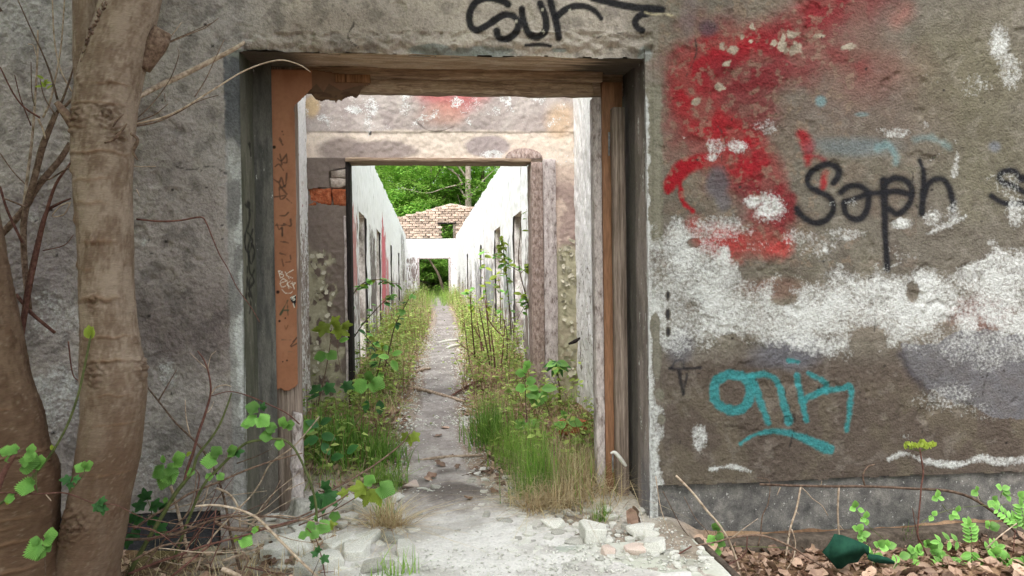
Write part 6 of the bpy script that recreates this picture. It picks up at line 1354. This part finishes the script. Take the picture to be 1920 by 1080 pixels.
BIG = [(1222, 1012, 44, 'stone', 'large white rubble stone by the plinth corner right of the doorway'), (1115, 1015, 54, 'stone', 'broad white stone nearest the dry grass right of the path'), (1140, 1020, 26, 'stone', 'small pointed white stone leaning on the broad one'), (1202, 1000, 46, 'stone', 'white stone tucked under the right jamb'), (1228, 1034, 50, 'stone', 'square edged pale stone at the end of the rubble row'), (1140, 1042, 36, 'pinkstone', 'flat pinkish stone on the front of the rubble'), (1190, 1040, 40, 'pinkstone', 'flat brick coloured shard near the pad'), (1075, 1022, 34, 'greystone', 'grey slab stone at the left end of the rubble row'), (1040, 990, 40, 'stone', 'long white shard beside the dry grass'),
       (512, 1030, 46, 'greystone', 'grey green upright slab by the left jamb foot'), (555, 1040, 70, 'stone', 'long white slab lying left of the doorway'), (525, 1048, 60, 'stone', 'pale broken slab beside the long white one'), (640, 1035, 54, 'stone', 'white slab below the drooping leaves'), (690, 1022, 50, 'stone', 'pale bluish slab left of the path'), (670, 1050, 56, 'stone', 'thick white lump among the left slabs'), (735, 1020, 40, 'greystone', 'grey flat stone below the sedge tuft'), (620, 1062, 44, 'stone', 'white lump by the tiny leafy shoot'), (565, 1060, 26, 'stone', 'cream chip at the bottom edge left of the shoot'), (585, 1075, 60, 'greystone', 'grey stone cut by the bottom edge'), (760, 1040, 46, 'stone', 'white flake stone at the left edge of the dust'), (700, 1072, 50, 'greystone', 'grey slab cut off by the bottom edge near the path'),
       (768, 915, 30, 'pinkstone', 'pinkish brick chunk at the left path edge'), (818, 918, 18, 'greystone', 'dark round stone on the path by the doorway'), (912, 970, 18, 'greystone', 'small grey stone on the white dust'), (948, 982, 28, 'greystone', 'flat grey stone near the dry grass edge'), (858, 1000, 12, 'greystone', 'tiny dark stone in the middle of the dust'), (745, 940, 26, 'stone', 'white chip left of the path near the sedge'), (690, 955, 46, 'stone', 'stacked pale shard left of the sedge'), (650, 950, 40, 'stone', 'white shard under the palm leaves'), (960, 965, 26, 'stone', 'white angular chip by the bright grass'), (980, 950, 22, 'stone', 'white chip leaning at the grass edge')]
for a in BIG: stone(*a[:4], a[4], flat=U(0.4, 0.6))
for k in range(140):
    stone(U(960, 1230), U(955, 1055), U(9, 22), rnd.choice(['stone', 'stone', 'greystone']), 'small pale chip in the rubble right of the doorway dust', 'rubble chips right of the doorway', name='rubble_chip')
for k in range(130):
    stone(U(500, 790), U(965, 1075), U(9, 26), rnd.choice(['stone', 'stone', 'greystone']), 'small pale chip in the rubble left of the doorway dust', 'rubble chips left of the doorway', name='rubble_chip')
for k in range(40):
    stone(U(880, 960), U(880, 985), U(6, 15), rnd.choice(['stone', 'greystone']), 'small grit stone along the path edge below the bright grass', 'grit stones by the path', name='rubble_chip')
for k in range(26):
    stone(U(1240, 1340), U(1030, 1078), U(6, 16), rnd.choice(['stone', 'stone', 'greystone']), 'white crumb on the far end of the concrete pad', 'crumbs on the pad', name='rubble_chip')
# fine crumbs: nobody could count them
m = MB()
def octa(c, s): return c + s * np.array([(1, 0, 0), (0, 1, 0), (-1, 0, 0), (0, -1, 0), (0, 0, .7), (0, 0, -.6)]) * NR.uniform(.6, 1.2, (6, 1)), [np.array([[0, 1, 4], [1, 2, 4], [2, 3, 4], [3, 0, 4], [1, 0, 5], [2, 1, 5], [3, 2, 5], [0, 3, 5]])]
for k in range(8200):
    y = 3.3 + 3.0 * U(0, 1) ** 1.6 if k < 5600 else U(5.5, 16)
    if y > 4.2: x = path_x(y) + rnd.choice((-1, 1)) * path_w(y) * (1.0 + rnd.gauss(0, 0.28)) if U(0, 1) < .7 else path_x(y) + U(-1, 1) * path_w(y)
    else: x = U(-0.9, 1.3)
    z = gz1(x, y); s = U(0.003, 0.010) * (0.7 if U(0, 1) < .5 else 1.2) * (1 if y < 6 else 1.8)
    if y < 3.72 and -0.35 < x < 1.37: z = max(z, 0.006)
    m.add(*octa(np.array([x, y, z + s * .3 + (0.006 if abs(x - path_x(y)) < path_w(y) * .7 else 0)]), s))
o = m.build('gravel', M['stone'], None, False, kind='stuff'); tag(o, 'fine white mortar crumbs scattered over the doorway dust', 'gravel')

# planks and poles across the path
for (a, b, r, mt, lab) in (((765, 728), (872, 757), 0.02, 'paletwig', 'long grey pole lying slantwise across the path'), ((822, 646), (858, 640), 0.03, 'white', 'pale batten across the far bend of the path'), ((838, 656), (866, 648), 0.03, 'white', 'second pale batten just nearer than the far one'), ((782, 866), (905, 858), 0.011, 'paletwig', 'thin pale root crossing the path by the doorway'), ((780, 700), (806, 694), 0.025, 'paletwig', 'grey stick at the left edge of the path bend'), ((846, 745), (905, 712), 0.012, 'redtwig', 'red brown stick pointing to the canes right of the path'), ((860, 740), (920, 718), 0.010, 'twig', 'dark stick beside the red brown one'), ((925, 885), (860, 897), 0.008, 'twig', 'thin dry stick by the path edge under the grass'), ((1078, 1062), (1083, 1050), 0.006, 'twig', 'tiny dark twig lying on the white dust'), ((782, 920), (815, 926), 0.008, 'white', 'short white stick by the dark stone on the path')):
    p0, p1 = PG(*a, r * 0.8), PG(*b, r * 0.8); m = MB(); m.tube([p0, p0 * .6 + p1 * .4 + np.array([0, .02, .004]), p1], [r * .8, r, r * .7], 7); m.build('stick', M[mt], None, label=lab, cat='stick', org=p0)

# ------------------------------------------------------------------ dead leaves
def deadleaf(seed):
    r = random.Random(seed); n = 6; V = []
    for i in range(n + 1):
        t = i / n; w = 0.34 * math.sin(math.pi * min(.98, t * 0.96 + 0.02)) ** .7 * r.uniform(.8, 1.15)
        for sx in (-1, 0, 1): V.append((sx * w, t - .5, 0.25 * abs(sx) * w * r.uniform(.6, 2.2) + 0.5 * (t - .5) ** 2 * r.uniform(0.2, 1.0) + r.uniform(-.05, .05)))
    F = np.array([[i * 3 + j, i * 3 + j + 1, i * 3 + j + 4, i * 3 + j + 3] for i in range(n) for j in range(2)])
    return npmesh('dead_leaf', np.array(V), [F], M['dead'], True, {'tint': NR.uniform(0, 1, len(V)) * .3 + r.uniform(0, .7)})
DL = [deadleaf(k) for k in range(12)]
def scatter(n, xr, yr, size, label, group):
    for k in range(n):
        x, y = U(*xr), U(*yr)
        o = link('dead_leaf', rnd.choice(DL), None, (x, y, gz1(x, y) + U(0.008, 0.035))); s = U(*size)
        o.scale = (s * U(.8, 1.3), s, s); o.rotation_euler = (U(-.7, .7), U(-.7, .7), U(0, 6.28)); tag(o, label, 'dead leaf', group)
for k, (dx, rz, lab) in enumerate(((0, .3, 'crumpled russet leaf standing against the right reveal foot'), (.035, 1.6, 'pale brown leaf propped behind the russet one at the reveal foot'))):
    b = PG(1182, 986); o = link('dead_leaf', DL[k], None, (b[0] + dx, b[1] + dx, b[2] + .045)); o.scale = (.13, .10, .13); o.rotation_euler = (1.2, .2, rz); tag(o, lab, 'dead leaf')
scatter(185, (1.42, 3.5), (3.2, 3.93), (0.05, 0.10), 'curled brown dead leaf in the litter below the graffiti wall', 'dead leaves below the graffiti wall')
scatter(60, (-1.75, -0.55), (3.3, 3.95), (0.05, 0.09), 'brown dead leaf in the litter between the forked tree and the left jamb', 'dead leaves by the left jamb')
scatter(55, (-0.75, 1.25), (4.5, 6.2), (0.05, 0.09), 'brown dead leaf in the weeds just inside the doorway', 'dead leaves inside the doorway')
def leafcloud(n, sampler, size, mat, name, label, cat, tilt=0.7, mesh_t=(0, 1)):
    P0 = np.array([sampler() for _ in range(n)]); s = NR.uniform(size[0], size[1], n)
    a = NR.uniform(0, 6.28, n); tl = NR.normal(0, tilt, (n, 2))
    d = np.stack([np.cos(a), np.sin(a), tl[:, 0] * .6], 1); d /= np.linalg.norm(d, axis=1)[:, None]
    e = np.stack([-np.sin(a), np.cos(a), tl[:, 1]], 1); e /= np.linalg.norm(e, axis=1)[:, None]
    up = np.cross(d, e)
    q = np.stack([P0 - d * s[:, None] * .5, P0 + e * s[:, None] * .28 + up * s[:, None] * .1, P0 + d * s[:, None] * .5, P0 - e * s[:, None] * .28 + up * s[:, None] * .1], 1).reshape(-1, 3)
    F = np.arange(4 * n).reshape(n, 4); F = np.concatenate([F[:, [0, 1, 2]], F[:, [0, 2, 3]]])
    t = np.repeat(NR.uniform(mesh_t[0], mesh_t[1], n), 4)
    return q, F, t
def lit():
    r = U(0, 1)
    if r < .42: x, y = U(1.42, 4.2), U(2.6, 3.93)
    elif r < .62: x, y = U(-2.6, -0.5), U(2.8, 3.96)
    elif r < .8: x, y = U(-.95, 1.28), U(4.5, 6.5)
    else: x, y = U(CL, CR), 6.8 + 12 * U(0, 1) ** 1.5
    if 4.3 < y and abs(x - path_x(y)) < path_w(y): x = path_x(y) + math.copysign(path_w(y) * U(1, 2), x - path_x(y))
    return (x, y, gz1(x, y) + U(0.002, 0.03))
q, F, t = leafcloud(5200, lit, (0.03, 0.075), M['dead'], '', '', '')
obj('leaf_litter', q, [F], M['dead'], None, False, {'tint': t}, label='small brown leaf litter covering the soil off the path', cat='leaf litter', kind='stuff')

# ------------------------------------------------------------------ grass and weeds
def blades(n, sampler, h, w, lean=0.35, tint=(0, 1), curl=0.5):
    B = np.array([sampler() for _ in range(n)]); H = NR.uniform(h[0], h[1], n); Wd = NR.uniform(w[0], w[1], n)
    a = NR.uniform(0, 6.28, n); L = np.abs(NR.normal(0, lean, n)); dx, dy = np.cos(a), np.sin(a)
    sx, sy = -dy, dx
    V = []
    for k, f in enumerate((0, .35, .7, 1.0)):
        off = L * (f + curl * f * f * 1.2) * H; z = H * (f - curl * L * f * f * .6)
        wd = Wd * (1 - f ** 1.5) * .5 + (0.0003 if k == 3 else 0)
        for sg in (-1, 1): V.append(np.stack([B[:, 0] + dx * off + sg * sx * wd, B[:, 1] + dy * off + sg * sy * wd, B[:, 2] + z], 1))
    V = np.stack(V, 1).reshape(-1, 3); i = np.arange(n)[:, None] * 8
    F = np.concatenate([i + np.array([[0, 1, 3, 2]]), i + np.array([[2, 3, 5, 4]]), i + np.array([[4, 5, 7, 6]])])
    base = NR.uniform(tint[0], tint[1], n); T = np.clip(np.repeat(base, 8) + np.tile([0, 0, .05, .05, .15, .15, .25, .25], n), 0, 1)
    return V, F, T
def around(cx, cy, sx, sy):
    def f():
        x, y = rnd.gauss(cx, sx), rnd.gauss(cy, sy); return (x, y, gz1(x, y) - 0.005)
    return f
def tuft(name, label, px, py, sx, sy, n, h, w, mat, **k):
    g = PG(px, py); V, F, T = blades(n, around(g[0], g[1], sx, sy), h, w, **k)
    o = obj(name, V, [F], M[mat], None, True, {'tint': T}, label=label, cat='grass', org=g); return o
tuft('grass_tuft', 'tall bright green fine grass tuft right of the path inside the doorway', 1003, 930, 0.07, 0.07, 300, (0.18, 0.50), (0.003, 0.006), 'grass', lean=0.14, tint=(.0, .9), curl=.4)
tuft('grass_tuft', 'bushy blue green grass clump farther along the right path edge', 920, 820, 0.08, 0.14, 320, (0.14, 0.34), (0.005, 0.010), 'grass', lean=0.35, tint=(0, .7))
tuft('grass_tuft', 'yellowing grass clump between the green tufts and the path', 962, 868, 0.08, 0.10, 320, (0.12, 0.32), (0.003, 0.006), 'grass', lean=0.3, tint=(.5, 1))
tuft('grass_tuft', 'dark broad bladed clump just inside the left jamb', 640, 858, 0.12, 0.12, 230, (0.18, 0.40), (0.009, 0.018), 'grass', lean=0.35, tint=(0, .4))
tuft('grass_tuft', 'loose green blades beside the left edge of the path', 705, 868, 0.10, 0.10, 240, (0.12, 0.30), (0.006, 0.012), 'grass', lean=0.4, tint=(0, .6))
tuft('grass_tuft', 'short variegated grass tuft left of the threshold', 725, 912, 0.06, 0.05, 200, (0.08, 0.18), (0.004, 0.008), 'grass', lean=0.6, tint=(.2, 1))
tuft('grass_tuft', 'dry tan sedge tuft drooping over the left slabs', 730, 992, 0.045, 0.035, 330, (0.12, 0.24), (0.003, 0.006), 'drygrass', lean=0.95, curl=.9)
tuft('grass_tuft', 'short green blades in the heart of the dry sedge', 722, 985, 0.02, 0.02, 70, (0.12, 0.2), (0.004, 0.007), 'grass', lean=0.3, tint=(0, .5))
tuft('grass_tuft', 'dry straw clump under the bright green tuft', 1030, 955, 0.10, 0.06, 620, (0.08, 0.22), (0.003, 0.006), 'drygrass', lean=0.9, curl=.8)
tuft('grass_tuft', 'straw coloured grass heap against the right door frame', 1075, 905, 0.12, 0.22, 1300, (0.10, 0.30), (0.003, 0.006), 'drygrass', lean=0.8, curl=.8)
tuft('grass_tuft', 'thin green blades mixed in the straw by the right frame', 1085, 905, 0.10, 0.16, 160, (0.12, 0.30), (0.003, 0.006), 'grass', lean=0.4, tint=(.3, 1))
tuft('grass_tuft', 'small green sprig at the foot of the right frame', 1130, 978, 0.03, 0.02, 90, (0.05, 0.14), (0.003, 0.005), 'grass', lean=0.5)
tuft('grass_tuft', 'green blades rising at the bottom edge left of the pad', 745, 1085, 0.05, 0.02, 50, (0.06, 0.15), (0.005, 0.009), 'grass', lean=0.4, tint=(.3, 1))
def side(yr, pw=1.0, sd=0, spread=None):
    def f():
        y = yr[0] + (yr[1] - yr[0]) * U(0, 1); s = sd or rnd.choice((-1, 1)); e = (CL + .04 if s < 0 else CR - .04) if y > Y2 else (VL + .05 if s < 0 else VR - .05)
        p = path_x(y) + s * path_w(y) * pw; x = p + (e - p) * U(0, 1) ** .8
        return (x, y, gz1(x, y) - 0.005)
    return f
VV = [blades(1500, side((4.55, 6.9), 1.25), (0.05, 0.22), (0.003, 0.007), .6, (0.2, 1)), blades(2000, side((6.9, 16), 1.3), (0.06, 0.28), (0.004, 0.008), .5, (0.3, 1)), blades(1900, side((14, 30.4), 1.15), (0.08, 0.36), (0.007, 0.014), .45, (0.4, 1)), blades(1500, side((24, 34), .1), (0.2, 0.6), (0.008, 0.014), .5, (.4, 1))]
def cat3(L):
    n = 0; Vs, Fs, Ts = [], [], []
    for V, F, T in L: Vs.append(V); Fs.append(F + n); Ts.append(T); n += len(V)
    return np.concatenate(Vs), [np.concatenate(Fs)], np.concatenate(Ts)
V, F, T = cat3(VV); obj('grass', V, F, M['grass'], None, True, {'tint': T}, label='yellow green grass growing along both sides of the path', cat='grass', kind='stuff')
VV = [blades(1800, side((4.5, 6.9), 1.1), (0.06, 0.22), (0.002, 0.005), .9), blades(3400, side((6.9, 30), .95), (0.08, 0.4), (0.004, 0.008), .7), blades(500, lambda: (lambda p: (p[0], p[1], gz1(*p)))((U(-1.6, -.4), U(3.4, 3.95))), (.04, .14), (.002, .005), 1.0), blades(260, side((12, 30), 1.2), (0.4, 0.9), (0.006, 0.010), .2)]
V, F, T = cat3(VV); obj('dry_grass', V, F, M['drygrass'], None, True, {'tint': T}, label='dead straw coloured grass lying along both sides of the path', cat='grass', kind='stuff')
# leafy weeds: stems with leaves
mb = MB(); LP, LS = [], []
for k in range(560):
    if k < 120: b = side((4.6, 6.9), 1.3)(); h = U(.12, .35)
    elif k < 520: b = side((7, 15), 1.05)(); h = U(.2, .6)
    else: b = side((13, 30.2), 1.0)(); h = U(.3, .85)
    b = np.array(b); tp_ = b + np.array([U(-.12, .12), U(-.12, .12), h])
    if abs(tp_[0] - path_x(tp_[1])) < path_w(tp_[1]) * .8 and b[1] > 12: continue
    r = 0.003 if b[1] < 12 else 0.005
    mb.tube([b, (b + tp_) / 2 + np.array([U(-.03, .03), 0, 0]), tp_], [r, r * .5], 3, U(0, 1), 2, cap=False)
    for j in range(int(8 + h * 16)):
        f = U(.2, 1.05); LP.append(b + (tp_ - b) * f + np.array([U(-.06, .06), U(-.06, .06), U(-.03, .03)])); LS.append((.045 if b[1] < 9 else .06) * U(.6, 1.3))
V, F, T = mb.out(); obj('weed_stems', V, F, M['drystem'], None, True, {'tint': T}, label='thin dry weed stems thick along the corridor walls', cat='weeds', kind='stuff')
for k in range(95):      # low leafy clumps between the stems
    b = np.array(side((5.2, 30), 1.35)()); hh = U(.12, .5) * (1 if b[1] < 12 else 1.5); rr = U(.10, .22)
    for j in range(46): LP.append(b + np.array([rnd.gauss(0, rr), rnd.gauss(0, rr * 1.3), abs(rnd.gauss(hh * .55, hh * .3))])); LS.append(.05)
it = iter(LP); q, F, t = leafcloud(len(LP), lambda: next(it), (.03, .075), None, '', '', '', .5)
obj('undergrowth', q, [F], M['under'], None, False, {'tint': t}, label='fresh yellow green weed foliage filling both sides of the corridor', cat='weeds', kind='stuff')

# ------------------------------------------------------------------ the wood beyond
def crown_mesh(name, n, seed, mat, leafs=(0.10, 0.22), flat=1.0, clumps=46):
    r = np.random.default_rng(seed)
    c = r.normal(0, 1, (clumps, 3)); c /= np.linalg.norm(c, axis=1)[:, None]; c *= r.uniform(.35, 1.0, (clumps, 1)) ** .6; c[:, 2] *= flat
    cr = r.uniform(.16, .36, clumps); k = r.integers(0, clumps, n)
    d = r.normal(0, 1, (n, 3)); d /= np.linalg.norm(d, axis=1)[:, None]
    pos = c[k] + d * (cr[k] * r.uniform(.25, 1, n) ** .5)[:, None] * np.array([1.1, 1.1, .55])
    s = r.uniform(leafs[0], leafs[1], n); a = r.uniform(0, 6.28, n); tl = r.normal(0, .45, (n, 2))
    u = np.stack([np.cos(a), np.sin(a), tl[:, 0]], 1); u /= np.linalg.norm(u, axis=1)[:, None]
    v = np.stack([-np.sin(a), np.cos(a), tl[:, 1]], 1); v /= np.linalg.norm(v, axis=1)[:, None]
    V = np.stack([pos - u * s[:, None] * .5, pos + v * s[:, None] * .3, pos + u * s[:, None] * .5, pos - v * s[:, None] * .3], 1).reshape(-1, 3)
    t = np.clip(r.uniform(0, .75, n) + .25 * r.uniform(0, 1, clumps)[k], 0, 1)
    return npmesh(name, V, [np.arange(4 * n).reshape(n, 4)], mat, False, {'tint': np.repeat(t, 4)})
CRM = [crown_mesh('crown', 9000, 700 + k, M['crown'], (0.035, 0.065), .8, 90) for k in range(3)]
CRD = [crown_mesh('crown', 6000, 710 + k, M['crownd'], (0.05, 0.10), .9) for k in range(2)]
M['trunkm'] = simple_mat('forest_bark', [(0.3, lin(64, 54, 46)), (0.5, lin(98, 86, 74)), (0.75, lin(136, 124, 110))], 8, 5, (1, 1, .3), 0.6, 0.02, fine=30, rand=.25)
M['paletrunk'] = simple_mat('pale_forest_bark', [(0.3, lin(110, 96, 86)), (0.6, lin(172, 158, 148)), (0.75, lin(196, 186, 176))], 6, 5, (1, 1, .5), 0.5, 0.02, fine=30)
def forest_tree(x, y, h, r, crowns, label, cm, group, mat='trunkm', lean=0.0, limbs=6, tr=None):
    z = gz1(x, y); t = empty('tree', (x, y, z), label, 'tree', group)
    tr = tr or h * 0.014; m = MB(); top = np.array([x + lean * h, y, z + h])
    b = np.array([x, y, z - .3]); mid = (b + top) / 2 + np.array([U(-.3, .3), U(-.2, .2), 0])
    m.tube([b, mid, top], [tr * 1.25, tr * .8, tr * .25], 8)
    for k in range(limbs):
        f = U(.3, .85); s = b + (top - b) * f; a = U(0, 6.28); L = r * U(.5, 1)
        e = s + np.array([math.cos(a) * L, math.sin(a) * L, L * U(.3, .9)]); m.tube([s, (s + e) / 2 + np.array([0, 0, .1 * L]), e], [tr * .4, tr * .25, tr * .08], 5)
    m.build('trunk', M[mat], t)
    for dx, dy, fz, sc in crowns:
        o = link('crown', rnd.choice(cm), t, (lean * h * fz + dx * r, dy * r, h * fz)); o.scale = (r * sc, r * sc, r * sc * U(.8, 1)); o.rotation_euler = (0, 0, U(0, 6.28))
    return t
full = [(0, 0, .82, 1.0), (.35, .2, .58, .8), (-.35, -.2, .60, .8), (0, -.3, .40, .75), (.3, -.5, .24, .62), (-.4, .2, .22, .62)]
k = 0
for x, y in ((-7, 39), (-3.8, 42), (-1.0, 40), (1.6, 44), (4.6, 41), (8, 44), (-6, 48), (-2, 49), (2.4, 50), (6.4, 49), (11, 50), (-10, 46), (-0.2, 56), (5, 57), (-6, 58), (10, 60), (-12, 58), (15, 56), (0.4, 36.5), (3.0, 37.5), (-2.8, 36.8)):
    h = U(10.5, 14) if y > 38 else U(7, 8); forest_tree(x, y, h, U(2.7, 3.4) if y > 38 else 2.1, full, 'leafy spring tree rising behind the brick gable', CRM if y > 38 else CRM + CRD, 'woodland trees behind the end wall'); k += 1
forest_tree(1.92, 35.0, 12, 1.7, [(.5, .2, .9, 1.0)], 'pale slender trunk above the right end of the gable', CRM, None, 'paletrunk', 0.0, 8, .16)
m = MB(); o_ = [o for o in C.objects if o.get('label', '').startswith('pale slender')][0]
for pts in ([(868, 345), (835, 352), (800, 362), (752, 352)], [(862, 330), (820, 305), (795, 304)], [(880, 372), (900, 345), (925, 320)], [(868, 345), (850, 320), (830, 312)]):
    m.tube(stem_pts(pts, 34.9), [.04, .028, .012], 5)
m.build('branch', M['paletrunk'], o_)
for x, y, s, lab in ((-.6, 33.2, 1.3, 'dark bush left in the view through the far doorway'), (1.3, 33.6, 1.2, 'dark bush right in the view through the far doorway'), (.4, 35.2, 1.5, 'green bush closing the view through the far doorway'), (-1.6, 35, 2.6, 'tall bush rising over the left end of the brick gable'), (2.6, 35.5, 2.8, 'tall bush rising over the right end of the brick gable'), (-2.4, 34, 1.6, 'bush behind the left end of the gable wall'), (3.4, 34, 1.6, 'bush behind the right end of the gable wall')):
    z = gz1(x, y); t = empty('bush', (x, y, z), lab, 'bush')
    m = MB()
    for k in range(7): a = U(0, 6.28); m.tube([np.array([x, y, z - .1]), np.array([x + math.cos(a) * .3 * s, y + math.sin(a) * .3 * s, z + .7 * s]), np.array([x + math.cos(a) * .7 * s, y + math.sin(a) * .6 * s, z + 1.5 * s])], [.03, .02, .008], 5)
    m.build('stem', M['trunkm'], t)
    for fz in (.45, 1.1): o = link('crown', rnd.choice(CRD), t, (0, 0, fz * s)); o.scale = (s, s * .8, s * .75); o.rotation_euler = (0, 0, U(0, 6.28))
m = MB(); w = stem_pts([(832, 548), (822, 515), (808, 492), (800, 478)], 32.2); m.tube(w, [.07, .05, .04], 7); t = m.build('leaning_tree', M['trunkm'], None, label='dark leaning trunk seen through the far doorway', cat='tree', org=w[0])
# trees round about: side woods and unseen trees behind the viewer, added to shade the front
for x, y in ((-9, 12), (-8, 22), (-9, 31), (10, 12), (9, 21), (10, 31), (-11, 3), (12, 4)):
    forest_tree(x, y, U(11, 14), 3.3, full, 'leafy woodland tree standing outside the ruin walls', CRM, 'woodland trees beside the ruin')
for x, y in ((9, -9), (-6, -4), (-2.5, -8), (3, -19), (-13, -2)):
    forest_tree(x, y, U(11, 14), 3.4, full, 'leafy woodland tree out of view, added to shade the ruin front', CRM, 'added shade trees before the ruin')
for t, x, y, z in ((ft, -.6, 1.9, 6.6), (ft, -1.9, 2.0, 7.8), (lt, -3.8, 0.9, 7.2), (lt, -3.0, -0.4, 8.4)):
    o = link('crown', rnd.choice(CRM), t, Vector((x, y, z)) - ORG[t.name]); o.scale = (1.7, 1.5, 1.2); o.rotation_euler = (0, 0, U(0, 6.28))  # out of view crowns, placed to shade the front wall but not the vestibule
for t, a, b in ((ft, P(292, -150, TY), np.array([-.6, 2.0, 6.5])), (ft, P(158, -150, TY + .05), np.array([-1.9, 2.1, 7.6])), (lt, P(-180, -95, 3.28), np.array([-3.7, 0.9, 7.0]))):
    m = MB(); m.tube([a - (b - a) * .06, a * .6 + b * .4 + np.array([.08, 0, 0]), b], [.125 if t is ft and a[0] > -1.4 else .07 if t is ft else .2, .07, .02], 12)
    for k in range(6):
        f = U(.35, .95); s = a + (b - a) * f; e = s + np.array([U(-1.4, 1.4), U(-1.2, 1.0), U(.2, 1.2)]); m.tube([s, (s + e) / 2 + np.array([0, 0, .15]), e], [.035, .02, .006], 5)
    m.build('upper_limb', M['twig'], t)
